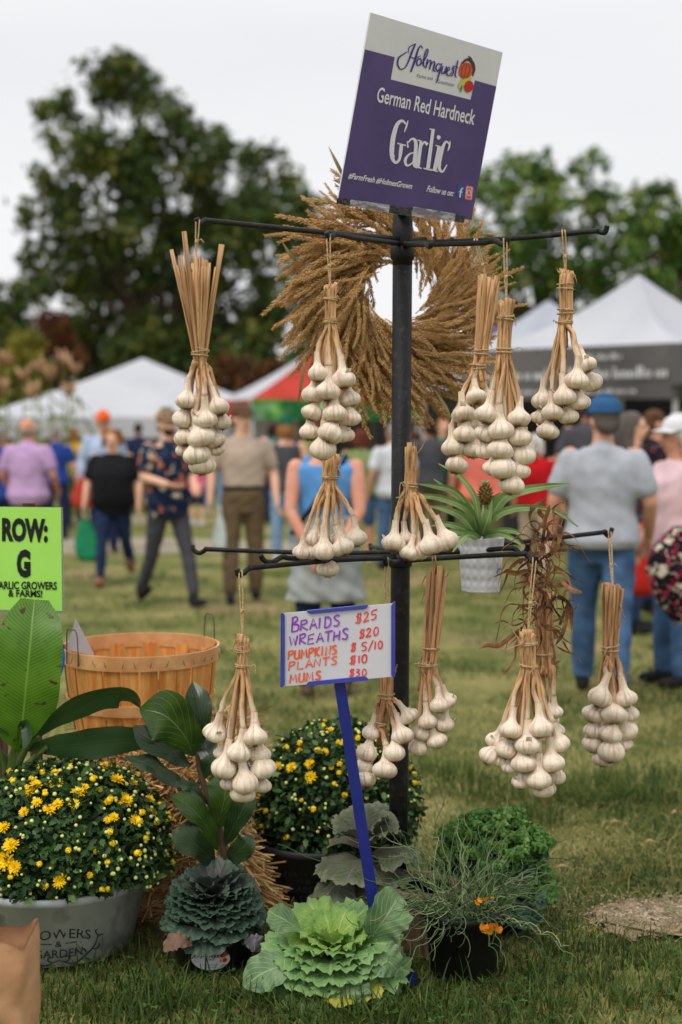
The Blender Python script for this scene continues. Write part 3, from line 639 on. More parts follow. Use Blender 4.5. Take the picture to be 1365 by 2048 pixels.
    # ---- hair, hats, face
    if hair is not None:
        mb = MB()
        if hair_style == 'bald': mb.ell(hp(0, 0.045, 1.605), (0.081, 0.070, 0.042), 16, 10, Mh)
        else:
            mb.ell(hp(0, 0.022, 1.664), (0.086, 0.102, 0.094), 18, 12, Mh)
            if hair_style == 'short': mb.ell(hp(0, 0.06, 1.61), (0.078, 0.062, 0.065), 16, 10, Mh)
            if hair_style == 'curly':
                for _ in range(34):
                    a = random.uniform(0.1, math.pi - 0.1) * random.choice((-1, 1)) * 0.98; z = random.uniform(1.56, 1.74); rr = 0.105 if z < 1.69 else 0.075
                    if abs(a) > 0.95 or z > 1.715: mb.ell(hp(math.sin(a) * rr, -math.cos(a) * rr * 1.0 + 0.02, z), (0.03, 0.03, 0.03), 8, 6, Mh)
            if hair_style in ('long', 'bob'):
                zl = 1.36 if hair_style == 'long' else 1.53
                limb(mb, hp(0, 0.05, 1.66), hp(0, 0.085, zl + 0.03), 0.085, 0.06)
                for sd in (-1, 1): limb(mb, hp(sd * 0.07, 0.03, 1.66), hp(sd * 0.085, 0.035, zl), 0.036, 0.03)
            if hair_style == 'bun': mb.ell(hp(0, 0.06, 1.61), (0.076, 0.06, 0.06), 16, 10, Mh); mb.ell(hp(0, 0.10, 1.73), (0.045, 0.045, 0.045), 12, 8, Mh)
        add('hair', mb, hair, 0.011, 2, 0.002)
    if hat is not None:
        mb = MB(); rows = []
        for i in range(7):
            th = i / 6 * math.pi / 2; rows.append([hp(0, 0.018, 1.678) + Mh @ V3((math.cos(th) * 0.097 * math.cos(a), math.cos(th) * 0.116 * math.sin(a), math.sin(th) ** 0.85 * 0.105)) for a in [2 * math.pi * j / 20 for j in range(20)]])
        rows[-1] = [rows[-1][0].lerp(rows[-1][10], 0.5)] * 20
        mb.grid(rows[:-1], wrap=True); mb.ell(hp(0, 0.018, 1.778), (0.05, 0.06, 0.012), 14, 6, Mh); mb.ell(hp(0, 0.018, 1.681), (0.094, 0.112, 0.012), 20, 6, Mh)
        h = add('cap', mb, hat, raw=True)
        mb = MB(); rows = []
        for i in range(5):
            f = i / 4; rows.append([hp(math.sin(a) * (0.094 + 0.0 * f), -math.cos(a) * 0.105 - f * 0.085 * math.cos(a) ** 0.7 + 0.015, 1.690 - 0.014 * f - 0.014 * math.sin(a) ** 2) for a in [(-1 + 2 * j / 12) * 1.15 for j in range(13)]])
        mb.grid(rows); mb.grid([[p - V3((0, 0, 0.006)) for p in r][::-1] for r in rows]); me = mb.mesh('brim')
        for v in me.vertices: v.co *= s
        link('brim', me, hat, h)
    if beard is not None:
        mb = MB(); mb.ell(hp(0, -0.032, 1.567), (0.062, 0.068, 0.05), 14, 8, Mh); add('beard', mb, beard, 0.010, 2)
    if face:
        for sd in (-1, 1):
            mb = MB(); mb.ell(hp(sd * 0.031, -0.083, 1.637), (0.010, 0.009, 0.006), 10, 6, Mh); add('eye', mb, m_eye, raw=True)
        mb = MB(); mb.ell(hp(0, -0.088, 1.575), (0.025, 0.010, 0.008), 10, 6, Mh); add('mouth', mb, m_lip, raw=True)
    return body, (lambda q: root_loc + Matrix.Rotation(R(yaw), 3, 'Z') @ (V3(q) * s)), (el, wr)
# colours
lilac = cloth('lilac_cotton', C(188, 154, 196)); black = cloth('black_knit', C(26, 26, 30)); beige = cloth('beige_cotton', C(176, 158, 142)); khaki = cloth('khaki_twill', C(104, 88, 66)); denim = cloth('blue_denim', C(70, 98, 134), k=0.3); ddenim = cloth('dark_denim', C(38, 52, 84), k=0.25)
ldenim = cloth('light_denim', C(128, 156, 188)); grey = cloth('grey_jersey', C(168, 172, 180)); chg = cloth('charcoal_denim', C(70, 70, 76)); lblue = cloth('pale_blue_cotton', C(170, 186, 214)); red = cloth('red_jersey', C(176, 24, 30)); pink = cloth('pale_pink_cotton', C(222, 192, 198)); salmon = cloth('salmon_cotton', C(220, 116, 100))
green = cloth('olive_green_cotton', C(128, 142, 92)); white = cloth('white_cotton', C(206, 210, 216)); navy = cloth('navy_cotton', C(36, 44, 74)); royal = cloth('royal_blue_cotton', C(40, 66, 140)); vest = cloth('charcoal_vest', C(76, 76, 82)); tank = cloth('sky_blue_cotton', C(92, 148, 208)); apr = cloth('grey_linen', C(148, 152, 150)); orange = cloth('orange_cap', C(226, 96, 36)); bcap = cloth('denim_blue_cap', C(48, 88, 130)); wcap = cloth('white_cap', C(214, 216, 218)); brcap = cloth('brown_cap', C(98, 72, 58)); gcap = cloth('dark_green_cap', C(22, 84, 64)); teal = cloth('teal_cotton', C(40, 128, 116)); yel = cloth('yellow_cotton', C(214, 168, 50)); hotp = cloth('hot_pink_cotton', C(232, 104, 148)); shoe_b = cloth('black_shoe', C(36, 34, 34)); shoe_w = cloth('white_shoe', C(210, 210, 212)); sandal = cloth('tan_sandal', C(150, 104, 84)); cream = cloth('cream_cotton', C(206, 190, 168)); mint = cloth('green_jersey', C(26, 92, 58)); tan_s = cloth('brown_shoe', C(92, 78, 66))
hr = {k: cloth(k + '_hair', c, k=0.3) for k, c in dict(blonde=C(150, 104, 62), grey=C(140, 134, 128), dark=C(52, 38, 32), brown=C(86, 58, 42), auburn=C(104, 54, 40), white=C(196, 192, 186), dgrey=C(88, 82, 78)).items()}
floral = print_mat('floral_navy_print', C(24, 36, 62), [C(206, 190, 160), C(196, 110, 76), C(66, 104, 120)], 11, 0.34)
dfloral = print_mat('dark_floral_print', C(26, 24, 32), [C(110, 50, 60), C(80, 80, 96)], 14, 0.34)
fcap = print_mat('multicolour_cap_print', C(120, 110, 90), [C(220, 160, 60), C(60, 130, 120), C(200, 90, 60)], 22, 0.42)
D = (0.26, 0.03, 1.15, 0.28, -0.06, 0.92)
person('bald man in a lilac t-shirt seen from behind above the green sign', 57, 203, 836, yaw=172, skin=2, bulk=1.16, hair=hr['grey'], hair_style='bald', shirt=lilac, pants=navy, shoes=shoe_b, face=False, hem=0.83, arms=((0.27, 0.02, 1.15, 0.25, -0.16, 0.98),) * 2)
bw, bwf, bwj = person('curly blonde woman in a black top carrying a green plastic bag', 226, 205, 858, yaw=-4, skin=0, bulk=1.36, belly=0.02, hair=hr['blonde'], hair_style='curly', shirt=black, pants=ddenim, leg='slim', shoes=sandal, stride=(14, -16), knee=(4, 26), hem=0.80, arms=((0.27, 0.02, 1.15, 0.29, -0.08, 0.90), (0.27, 0.03, 1.16, 0.28, -0.05, 0.92)))
person('man in an orange cap and pale blue shirt behind the blonde woman', 208, 165, 826, yaw=20, skin=1, bulk=1.15, hair=hr['grey'], hat=orange, shirt=lblue, pants=navy, shoes=shoe_b, sleeve='long')
person('bearded man striding in a navy floral shirt and grey jeans', 336, 229, 822, yaw=34, skin=0, bulk=1.04, hair=hr['dark'], hat=fcap, beard=hr['dark'], shirt=floral, pants=chg, leg='slim', shoes=shoe_b, stride=(-15, 22), knee=(16, 6), hem=0.80, arms=((0.24, 0.0, 1.16, 0.12, -0.24, 1.10), (0.24, 0.0, 1.16, 0.14, -0.24, 1.08)))
person('child in hot pink with white sneakers walking behind the beige shirted man', 395, 134, 905, yaw=160, skin=0, hair=hr['brown'], hair_style='long', shirt=hotp, pants=navy, leg='short', shoes=shoe_w, face=False)
person('man in a tucked beige short sleeved shirt and brown cap', 486, 226, 811, yaw=6, skin=0, bulk=1.08, hair=hr['brown'], hat=brcap, shirt=beige, pants=khaki, shoes=shoe_b, stride=(3, -5), knee=(3, 6), tuck=True, headyaw=28)
person('person in a charcoal vest, green cap and light jeans seen from behind', 572, 176, 838, yaw=188, skin=0, hair=hr['blonde'], hair_style='bob', hat=gcap, shirt=vest, sleeve='tank', pants=ldenim, shoes=shoe_w, face=False)
person('woman in a blue tank top and grey apron with hands clasped behind her', 652, 340, 826, yaw=178, skin=2, bulk=0.92, hair=hr['brown'], hair_style='bun', shirt=tank, sleeve='tank', pants=ddenim, shoes=tan_s, apron=apr, strap=black, face=False, stride=(2, -2), arms=((0.215, 0.10, 1.15, 0.10, 0.19, 0.94), (0.215, 0.10, 1.15, 0.10, 0.19, 0.94)))
person('woman with auburn hair in an olive t-shirt and jean shorts', 722, 178, 858, yaw=170, skin=2, bulk=1.15, hair=hr['auburn'], hair_style='bob', shirt=green, pants=denim, leg='short', shoes=shoe_w, face=False)
person('person in a white t-shirt and jeans just left of the black pole', 786, 186, 846, yaw=200, skin=1, bulk=1.06, hair=hr['grey'], shirt=white, pants=denim, shoes=shoe_b, face=False)
person('man in a dark jacket standing right of the black pole', 858, 170, 838, yaw=195, skin=1, hair=hr['dark'], shirt=vest, sleeve='long', pants=khaki, shoes=shoe_b, face=False)
person('blonde person in a dark green shirt under the grey tent', 888, 160, 836, yaw=10, skin=0, hair=hr['blonde'], hair_style='short', shirt=mint, pants=black, shoes=shoe_b)
person('person in a salmon shirt and khaki shorts behind the pineapple plant', 966, 212, 828, yaw=175, skin=1, bulk=1.3, hair=hr['dgrey'], hat=navy, shirt=salmon, pants=khaki, leg='short', shoes=tan_s, face=False)
person('white haired woman in a red top and cream trousers', 1072, 205, 868, yaw=150, skin=0, bulk=1.25, hair=hr['white'], hair_style='bob', shirt=red, pants=cream, leg='slim', shoes=sandal, face=False, hem=0.9)
person('man in a blue cap, grey t-shirt and jeans with his back turned', 1206, 340, 800, yaw=166, skin=1, bulk=1.16, hair=hr['dgrey'], hair_style='short', hat=bcap, shirt=grey, pants=denim, shoes=shoe_b, stride=(-15, 14), knee=(6, 4), headyaw=28, face=True, hem=0.88, arms=((0.27, 0.02, 1.15, 0.26, -0.16, 0.93), (0.27, 0.03, 1.15, 0.29, -0.04, 0.92)))
person('woman with long grey brown hair in a dark floral top', 1268, 262, 824, yaw=75, skin=0, hair=hr['dgrey'], hair_style='long', shirt=dfloral, sleeve='long', pants=ddenim, shoes=shoe_b)
person('person with brown hair behind the woman in the white cap', 1312, 240, 820, yaw=100, skin=1, hair=hr['brown'], hair_style='short', shirt=dfloral, pants=navy, shoes=shoe_b, face=False)
pw_, pwf, pwj = person('woman in a white cap and pale pink t-shirt with a floral bag', 1352, 327, 838, yaw=-72, skin=1, bulk=1.12, hair=hr['white'], hair_style='bob', hat=wcap, shirt=pink, pants=denim, shoes=shoe_b, hem=0.84, headyaw=-6)
person('man with dark hair between the hanging garlic and the blue capped man', 1176, 200, 792, yaw=165, skin=1, hair=hr['dark'], shirt=vest, pants=khaki, shoes=shoe_b, face=False)
person('person in blue cut off by the left edge of the view', 2, 190, 852, yaw=160, skin=1, hair=hr['grey'], shirt=royal, pants=navy, shoes=shoe_b, face=False)
person('person in a royal blue shirt between the lilac and orange capped men', 112, 150, 852, yaw=185, skin=0, hair=hr['grey'], shirt=royal, pants=navy, shoes=shoe_b, face=False)
person('woman in a yellow top far behind the blonde woman', 150, 132, 856, yaw=170, skin=0, hair=hr['blonde'], hair_style='bob', shirt=yel, pants=black, shoes=shoe_b, face=False)
person('person in a teal shirt under the green banner of the red roofed tent', 548, 130, 846, yaw=160, skin=0, hair=hr['dark'], hair_style='bob', shirt=teal, pants=navy, shoes=shoe_b, face=False)
person('person in a white shirt far behind the garlic hung beside the white tent', 430, 120, 850, yaw=185, skin=0, hair=hr['brown'], shirt=white, pants=ldenim, shoes=shoe_w, face=False)
person('person in navy far behind the bearded man', 278, 118, 846, yaw=180, skin=1, hair=hr['dark'], shirt=navy, pants=khaki, shoes=shoe_b, face=False)
person('long haired person in a dark print top between the white shirt and the dark jacket', 826, 150, 858, yaw=170, skin=0, hair=hr['brown'], hair_style='long', shirt=dfloral, pants=navy, shoes=shoe_b, face=False)
person('person in a salmon blouse far behind the man in the dark jacket', 915, 148, 846, yaw=190, skin=0, hair=hr['brown'], hair_style='bob', shirt=salmon, pants=black, shoes=shoe_b, face=False)
# ---- things carried
def bag(name, label, cat, top, h, wd, dp, m, handle=None, flop=0.0):
    r = empty(name, top - Vector((0, 0, h)), label, cat); mb = MB(); rows = []
    for i in range(9):
        f = i / 8; ww = wd * (0.22 + 0.78 * math.sin(min(1, f * 1.25) * math.pi / 2)) * (1 if f < 0.92 else 0.8); dd = dp * (0.2 + 0.8 * f) * (1 if f < 0.92 else 0.75)
        rows.append([top + Vector((ww / 2 * math.copysign(abs(math.cos(a)) ** 0.7, math.cos(a)) * (1 + 0.1 * math.sin(5 * a + i)) + flop * f, dd / 2 * math.sin(a), -0.08 * h - 0.92 * h * f)) for a in [2 * math.pi * j / 18 for j in range(18)]])
    c = len(mb.v); mb.grid(rows, wrap=True); mb.f.append(tuple(c + 8 * 18 + j for j in range(18))); mb.build('bag_body', m, r)
    mb = MB(); hm = handle or m
    mb.tube(cr([top + Vector((-wd * 0.1, 0, -0.08 * h)), top + Vector((-wd * 0.05, 0, 0.03)), top + Vector((wd * 0.05, 0, 0.03)), top + Vector((wd * 0.1, 0, -0.08 * h))], 4), 0.008, 6); mb.build('handle', hm, r); return r
m_gbag = mat('green_plastic', C(28, 140, 96), C(40, 164, 112), scale=5, rough=0.4, trans=0.3, bump=0.5, bscale=10)
hw = bwf(bwj[1][0] + Vector((0, 0, -0.10)))
bag('plastic_bag', 'green plastic carrier bag hanging from the hand of the woman in black', 'bag', hw, 0.46, 0.27, 0.14, m_gbag, flop=0.06)
m_rbag = mat('red_fabric_bag', C(176, 54, 40), C(190, 64, 48), rough=0.8)
q = P(165, 968, 15.6); bag('tote_bag', 'rusty red tote bag beside the woman in the black top', 'bag', q + Vector((0, 0, 0.1)), 0.36, 0.24, 0.12, m_rbag)
q = P(1290, 1052, 9.2); bag('tote_bag', 'bright red tote bag between the grey shirted man and the woman in pink', 'bag', q, 0.45, 0.2, 0.16, mat('bright_red_fabric', C(196, 40, 28), C(206, 50, 36), rough=0.8))
q = P(440, 1020, 12.5); bag('paper_carrier', 'white and green carrier bag in the hand of the beige shirted man', 'bag', q, 0.36, 0.13, 0.1, mat('white_carrier_paper', C(196, 204, 200), C(206, 212, 210), rough=0.7))
# big floral bag of the woman in pink
m_flb = print_mat('black_floral_print', C(22, 20, 24), [C(196, 186, 168), C(160, 28, 62), C(196, 160, 150), C(130, 84, 130)], 18, 0.36)
q = P(1362, 1150, 7.7); r = empty('shoulder_bag', q - Vector((0, 0, 0.3)), 'black shoulder bag printed with red and cream flowers at the right edge', 'bag')
mb = MB(); rows = []
for i in range(15):
    f = i / 14; ww = 0.20 * math.sin(math.pi * (0.10 + 0.86 * f) ** 0.8) + 0.015; cxo = 0.06 * (1 - f) ** 1.5
    rows.append([q + Vector((cxo + ww * math.cos(a) * (1 + 0.04 * math.sin(3 * a + i)), 0.5 * ww * math.sin(a), 0.265 - 0.535 * f)) for a in [2 * math.pi * j / 24 for j in range(24)]])
c = len(mb.v); mb.grid(rows, wrap=True); mb.f.append(tuple(c + j for j in range(24))[::-1]); mb.f.append(tuple(c + 14 * 24 + j for j in range(24)))
V_, a_, b_ = remesh(mb, 0.012, 3); link('bag_body', fill(bpy.data.meshes.new('bag_body'), wrinkle(V_, 0.004, 3) - np.array(WL[r.name]), a_, b_), m_flb, r)
mb = MB(); mb.tube(cr([q + Vector((0.02, 0, 0.22)), q + Vector((0.06, 0.03, 0.42)), q + Vector((0.10, 0.05, 0.62))], 6), 0.016, 8, flat=0.5); mb.build('strap', m_flb, r)
# ================================================================== DISPLAY STAND
m_iron = mat('black_iron', (.0045, .0045, .005), (.010, .010, .011), scale=26, rough=0.55, spec=0.3, bump=0.25, bscale=120, c3=(.028, .025, .022), s3=34)
PD = 4.5
pole_t = P(806, 430, PD); pole_b = P(796, 1878, PD); pole_b.z = 0
stand = empty('garlic_display_stand', pole_b, 'tall black iron stand with two tiers of hooked arms on a pole', 'display stand')
ax = (pole_t - pole_b).normalized()
def on_pole(py):
    k = (P(800, py, PD).z - pole_b.z) / ax.z; return pole_b + ax * k
mb = MB(); mb.tube([on_pole(1886), on_pole(1500), on_pole(1200), on_pole(520)], sz(19.5, PD), 24); mb.build('pole', m_iron, stand)
mb = MB(); mb.tube([on_pole(530), on_pole(470), on_pole(428)], sz(20, PD), 24); mb.build('upper_tube', m_iron, stand)
mb = MB(); pr = [(520, 21), (517, 24), (497, 24), (493, 21)]; mb.tube([on_pole(y) for y, _ in pr], [sz(r_, PD) for _, r_ in pr], 24); mb.build('collar', m_iron, stand)
mb = MB(); mb.tube([on_pole(1134), on_pole(1131), on_pole(1112), on_pole(1108)], [sz(r_, PD) for r_ in (21, 23.5, 23.5, 21)], 24); mb.build('collar', m_iron, stand)
mb = MB(); mb.box(pole_b + Vector((0, 0, 0.006)), (0.36, 0.36, 0.012)); mb.build('base_plate', m_iron, stand, smooth=False)
def arm(hub, pts, r=0.0078):
    mb = MB(); p = [hub] + [P(*q) for q in pts]; mb.tube(cr(p, 5), r, 10); mb.build('hook_arm', m_iron, stand); return p[-2]
hu = on_pole(482)
arm(on_pole(478), [(640, 464, 4.12), (430, 443, 3.92), (412, 441, 3.90), (399, 448, 3.89), (393, 436, 3.885)])
arm(on_pole(486), [(1000, 479, 4.28), (1180, 463, 4.14), (1196, 463, 4.13), (1210, 465, 4.12), (1215, 451, 4.115)])
arm(on_pole(487), [(720, 477, 4.2), (680, 469, 4.05), (668, 471, 4.02), (658, 478, 4.0), (654, 464, 3.99)])
arm(on_pole(489), [(860, 489, 4.3), (960, 486, 4.06), (990, 482, 4.0), (1002, 488, 3.98), (1012, 489, 3.97), (1017, 474, 3.965)])
arm(on_pole(487), [(840, 488, 4.15), (852, 488, 4.0), (860, 493, 3.93), (864, 484, 3.91)])
arm(on_pole(480), [(720, 470, 4.75), (640, 466, 4.92), (625, 472, 4.95), (618, 462, 4.96)])
arm(on_pole(480), [(870, 478, 4.8), (940, 478, 5.0), (952, 484, 5.02), (958, 474, 5.03)])
arm(on_pole(1104), [(640, 1106, 4.60), (430, 1099, 4.66), (415, 1098, 4.67), (400, 1106, 4.68), (388, 1100, 4.685), (386, 1091, 4.69)])
arm(on_pole(1112), [(700, 1116, 4.3), (590, 1117, 4.14), (566, 1114, 4.12), (546, 1124, 4.10), (530, 1122, 4.09), (521, 1110, 4.085)])
arm(on_pole(1116), [(680, 1120, 4.2), (520, 1134, 3.96), (500, 1136, 3.94), (488, 1146, 3.93), (478, 1150, 3.925), (474, 1138, 3.92)])
arm(on_pole(1122), [(920, 1114, 4.2), (1036, 1108, 3.98), (1054, 1110, 3.96), (1064, 1122, 3.95), (1070, 1124, 3.945), (1073, 1112, 3.94)])
arm(on_pole(1102), [(1000, 1088, 4.62), (1195, 1066, 4.68), (1207, 1064, 4.69), (1218, 1072, 4.70), (1225, 1056, 4.705)])
arm(on_pole(1108), [(930, 1103, 4.4), (1010, 1097, 4.32), (1030, 1098, 4.31), (1042, 1108, 4.30), (1054, 1100, 4.29), (1056, 1088, 4.285)])
arm(on_pole(1122), [(785, 1124, 4.3), (776, 1120, 4.2), (772, 1128, 4.16), (769, 1114, 4.14)])
arm(on_pole(1100), [(760, 1096, 4.8), (745, 1094, 5.05), (742, 1098, 5.08), (741, 1088, 5.09)])
# ================================================================== PURPLE SIGN
Zs = lambda x, y: (640 + x / 3.4125, y / 3.4125)
TL, TR, BR, BL = (742, 25), (1006, 105), (943, 440), (678, 396)
d1 = 4.16; best = None
def resid(d2, d3):
    q = P(*TR, d2) + P(*BL, d3) - P(*TL, d1); x, y = project(q); return np.array([x - BR[0], y - BR[1]])
dd = np.array([4.6, 4.35])
for _ in range(30):
    f0 = resid(*dd); J = np.stack([(resid(dd[0] + 1e-4, dd[1]) - f0) / 1e-4, (resid(dd[0], dd[1] + 1e-4) - f0) / 1e-4], 1); dd = dd - np.linalg.solve(J, f0)
A, B, Dp = P(*TL, d1), P(*TR, dd[0]), P(*BL, dd[1]); sn = (B - A).cross(Dp - A).normalized()
if sn.dot(CAM - A) < 0: sn = -sn
print('sign depths', d1, dd, (B - A).length, (Dp - A).length, math.degrees((B - A).angle(Dp - A)))
sign = empty('farm_sign', on_pole(432), 'purple and white garlic sign tilted on top of the black pole', 'sign')
m_swht = mat('white_print_board', C(212, 212, 218), C(218, 218, 222), rough=0.55); m_purp = mat('purple_print', C(72, 58, 112), C(82, 66, 122), scale=5, rough=0.45, spec=0.4)
m_let = mat('white_lettering', C(222, 222, 228), rough=0.6); m_ind = mat('indigo_lettering', C(58, 44, 128), rough=0.6); m_gry = mat('grey_lettering', C(110, 108, 112), rough=0.6)
def SP(x, y, l=0.0): px, py = Zs(x, y); return on_plane(px, py, A + sn * l, sn)
def PP(px, py, l=0.0): return on_plane(px, py, A + sn * l, sn)
mb = MB(); mb.slab([PP(*TL), PP(*TR), PP(*BR), PP(*BL)], sn, 0.006); mb.build('board', m_swht, sign, smooth=False)
mb = MB(); mb.poly([SP(*q, 0.001) for q in ((310, 337), (512, 390), (485, 542), (1030, 681), (1060, 548), (1206, 590))] + [PP(943.6, 440.5, .001), PP(677, 396, .001)]); mb.build('purple_panel', m_purp, sign, smooth=False)
def text_px(body, p0, p1, cap, mapf, lift, m, root, name='lettering', shear=0.0, bold=0.0, up=None, slant=(0, 0)):
    V, Fs = text2d(body, shear, bold); dx, dy = p1[0] - p0[0], p1[1] - p0[1]
    u = up or (slant[0], -cap)
    mb = MB(); mb.add([mapf(p0[0] + dx * x + u[0] * y, p0[1] + dy * x + u[1] * y, lift) for x, y in V], Fs); return mb.build(name, m, root, smooth=False)
text_px('German Red Hardneck', (385, 692), (1053, 852), 105, SP, 0.002, m_let, sign, bold=0.012, slant=(18, 0))
text_px('#FarmFresh #HolmesGrown', (192, 1216), (628, 1290), 40, SP, 0.002, m_let, sign, bold=0.02, shear=0.25, slant=(8, 0))
text_px('Follow us on:', (728, 1306), (912, 1340), 42, SP, 0.002, m_let, sign, bold=0.02, shear=0.25, slant=(8, 0))
text_px('Farms and', (664, 526), (768, 548), 26, SP, 0.002, m_gry, sign, slant=(5, 0)); text_px('Greenhouse', (803, 566), (915, 590), 26, SP, 0.002, m_gry, sign, slant=(5, 0))
def strokes(S, mapf, m, root, name='lettering', l0=0.002, smooth=True, wk=1.0):
    mb = MB()
    for i, st in enumerate(S): ribbon(mb, [(x, y, w_ * wk) for x, y, w_ in (smooth2(st) if smooth else st)], mapf, l0 + i * 0.00012)
    return mb.build(name, m, root, smooth=False)
GARLIC = [[(588, 848, 10), (562, 824, 18), (528, 850, 26), (503, 930, 32), (492, 1020, 32), (496, 1080, 26), (518, 1110, 18), (543, 1088, 18), (552, 1035, 24), (558, 985, 22)], [(530, 978, 9), (588, 993, 9)], [(603, 822, 5), (592, 860, 13), (577, 902, 5)], [(505, 1060, 16), (500, 1105, 6)],
          [(602, 975, 8), (628, 948, 14), (654, 965, 24), (654, 1040, 26), (646, 1120, 26), (664, 1148, 9)], [(650, 1040, 8), (612, 1052, 12), (584, 1090, 20), (592, 1128, 16), (622, 1120, 10), (645, 1092, 7)], [(597, 962, 6), (602, 1008, 13)],
          [(692, 968, 22), (668, 1140, 26)], [(668, 956, 9), (698, 966, 9)], [(640, 1134, 9), (696, 1149, 9)], [(690, 1010, 8), (712, 970, 14), (736, 988, 24)],
          [(774, 882, 22), (738, 1150, 26)], [(748, 880, 8), (786, 886, 8)], [(708, 1148, 9), (764, 1163, 9)],
          [(814, 1000, 22), (784, 1160, 26)], [(790, 992, 8), (828, 1003, 8)], [(752, 1156, 9), (806, 1170, 9)], [(806, 924, 10), (811, 938, 30), (808, 952, 10)],
          [(884, 985, 10), (862, 966, 14), (838, 1010, 24), (818, 1090, 28), (816, 1148, 22), (838, 1172, 14), (868, 1125, 7)], [(890, 962, 5), (884, 1000, 14), (874, 1030, 5)]]
strokes(GARLIC, SP, m_let, sign)
HOLM = [[(600, 352, 5), (568, 372, 8), (538, 398, 10), (533, 440, 10), (552, 472, 8), (582, 462, 7), (606, 420, 9), (628, 360, 12), (655, 298, 8)], [(608, 362, 4), (612, 322, 6), (655, 298, 6)], [(704, 332, 5), (690, 312, 7), (672, 340, 10), (648, 420, 13), (622, 492, 10)], [(622, 388, 5), (650, 398, 7), (690, 380, 5)],
        [(690, 398, 8), (668, 408, 9), (664, 440, 9), (680, 446, 8), (694, 424, 8), (690, 398, 7)], [(694, 440, 6), (722, 400, 7), (740, 350, 8), (732, 336, 7), (716, 380, 9), (708, 440, 9), (718, 458, 6)], [(738, 402, 8), (724, 466, 9)], [(730, 446, 5), (748, 414, 7), (760, 420, 9), (750, 474, 9)], [(754, 455, 5), (774, 422, 7), (786, 430, 9), (776, 478, 9), (790, 486, 6)],
        [(826, 440, 7), (806, 436, 8), (794, 464, 9), (804, 486, 8), (820, 468, 7)], [(834, 432, 7), (822, 480, 9), (808, 530, 9), (796, 566, 6)], [(842, 450, 8), (832, 490, 9), (844, 502, 7), (862, 472, 6)], [(866, 452, 8), (856, 504, 8)], [(866, 492, 6), (886, 474, 7), (884, 458, 6), (872, 468, 8), (868, 502, 9), (882, 518, 7), (900, 494, 5)], [(902, 480, 5), (914, 452, 6), (910, 500, 8), (896, 522, 7)], [(944, 412, 8), (926, 505, 9), (932, 530, 6)], [(912, 448, 5), (946, 462, 6)]]
strokes(HOLM, SP, m_ind, sign, 'script_lettering', wk=1.05)
def disc(mapf, cx, cy, rx, ry, l, m, root, name, a0=0, a1=360, rot=0, n=28):
    mb = MB(); c, s = math.cos(R(rot)), math.sin(R(rot)); mb.poly([mapf(cx + rx * math.cos(a) * c - ry * math.sin(a) * s, cy + rx * math.cos(a) * s + ry * math.sin(a) * c, l) for a in [R(a0 + (a1 - a0) * j / n) for j in range(n)]]); return mb.build(name, m, root, smooth=False)
m_por = mat('pumpkin_red_print', C(196, 66, 34), C(214, 92, 44), scale=30, rough=0.6); m_tom = mat('tomato_red_print', C(196, 40, 34), rough=0.6); m_crn = mat('corn_yellow_print', C(190, 196, 70), rough=0.6); m_lfp = mat('leaf_green_print', C(92, 130, 48), rough=0.6); m_swo = mat('dark_swoosh_print', C(74, 54, 58), rough=0.6)
def produce_logo(mapf, root, l0, k=1.0, cx=1000.0, cy=510.0):
    g = lambda x, y, l: mapf(cx + (x - 1000) * k, cy + (y - 510) * k, l)
    mb = MB(); ribbon(mb, smooth2([(958, 470, 8), (975, 430, 12), (1010, 405, 18), (1040, 425, 24), (1052, 470, 22), (1044, 520, 8)]), g, l0); ribbon(mb, smooth2([(1014, 382, 4), (1030, 400, 16), (1040, 430, 20)]), g, l0 + .0001); mb.build('logo_swoosh', m_swo, root, smooth=False)
    disc(g, 996, 482, 46, 56, l0 + .0004, m_por, root, 'logo_pumpkin', rot=12)
    mb = MB()
    for i, o in enumerate((-24, 0, 24)): ribbon(mb, smooth2([(1004 + o * 0.5, 432, 3), (996 + o * 1.2, 480, 4), (986 + o * 0.6, 534, 3)]), g, l0 + .0006 + i * .0001)
    mb.build('logo_ribs', m_swo, root, smooth=False)
    disc(g, 976, 568, 40, 18, l0 + .001, m_crn, root, 'logo_corn', rot=-48); disc(g, 1000, 548, 40, 12, l0 + .0012, m_crn, root, 'logo_husk', rot=-20); disc(g, 966, 606, 26, 6, l0 + .0013, m_lfp, root, 'logo_leaf', rot=100)
    disc(g, 1018, 590, 31, 40, l0 + .0015, m_tom, root, 'logo_tomato', rot=10)
produce_logo(SP, sign, 0.002)
m_fb = mat('icon_blue', C(50, 84, 150), rough=0.5); m_ig1 = mat('icon_magenta', C(196, 52, 110), C(226, 120, 60), scale=8, rough=0.5)
ic = empty('x', (0, 0, 0), '', ''); bpy.data.objects.remove(ic)
mb = MB(); mb.poly([SP(x, y, .002) for x, y in ((943, 1260), (992, 1268), (979, 1354), (933, 1344))]); ib = mb.build('social_icon', m_fb, sign, smooth=False)
strokes([[(980, 1284, 5), (968, 1290, 8), (962, 1312, 9), (956, 1348, 9)], [(950, 1308, 6), (974, 1312, 6)]], SP, m_let, ib, 'icon_letter', l0=.0028)
mb = MB(); mb.poly([SP(x, y, .002) for x, y in ((1002, 1266), (1042, 1272), (1049, 1282), (1040, 1362), (1034, 1368), (994, 1362), (988, 1352), (996, 1274))]); ib = mb.build('social_icon', m_ig1, sign, smooth=False)
strokes([[(1005, 1276, 5), (1040, 1281, 5), (1033, 1359, 5), (996, 1353, 5), (1005, 1276, 5)]], SP, m_let, ib, 'icon_outline', l0=.0028, smooth=False); strokes([[(1018 + 12 * math.cos(a), 1317 + 20 * math.sin(a), 5) for a in [R(40 * j) for j in range(10)]], [(1030, 1290, 5), (1034, 1291, 5)]], SP, m_let, ib, 'icon_ring', l0=.003, smooth=False)
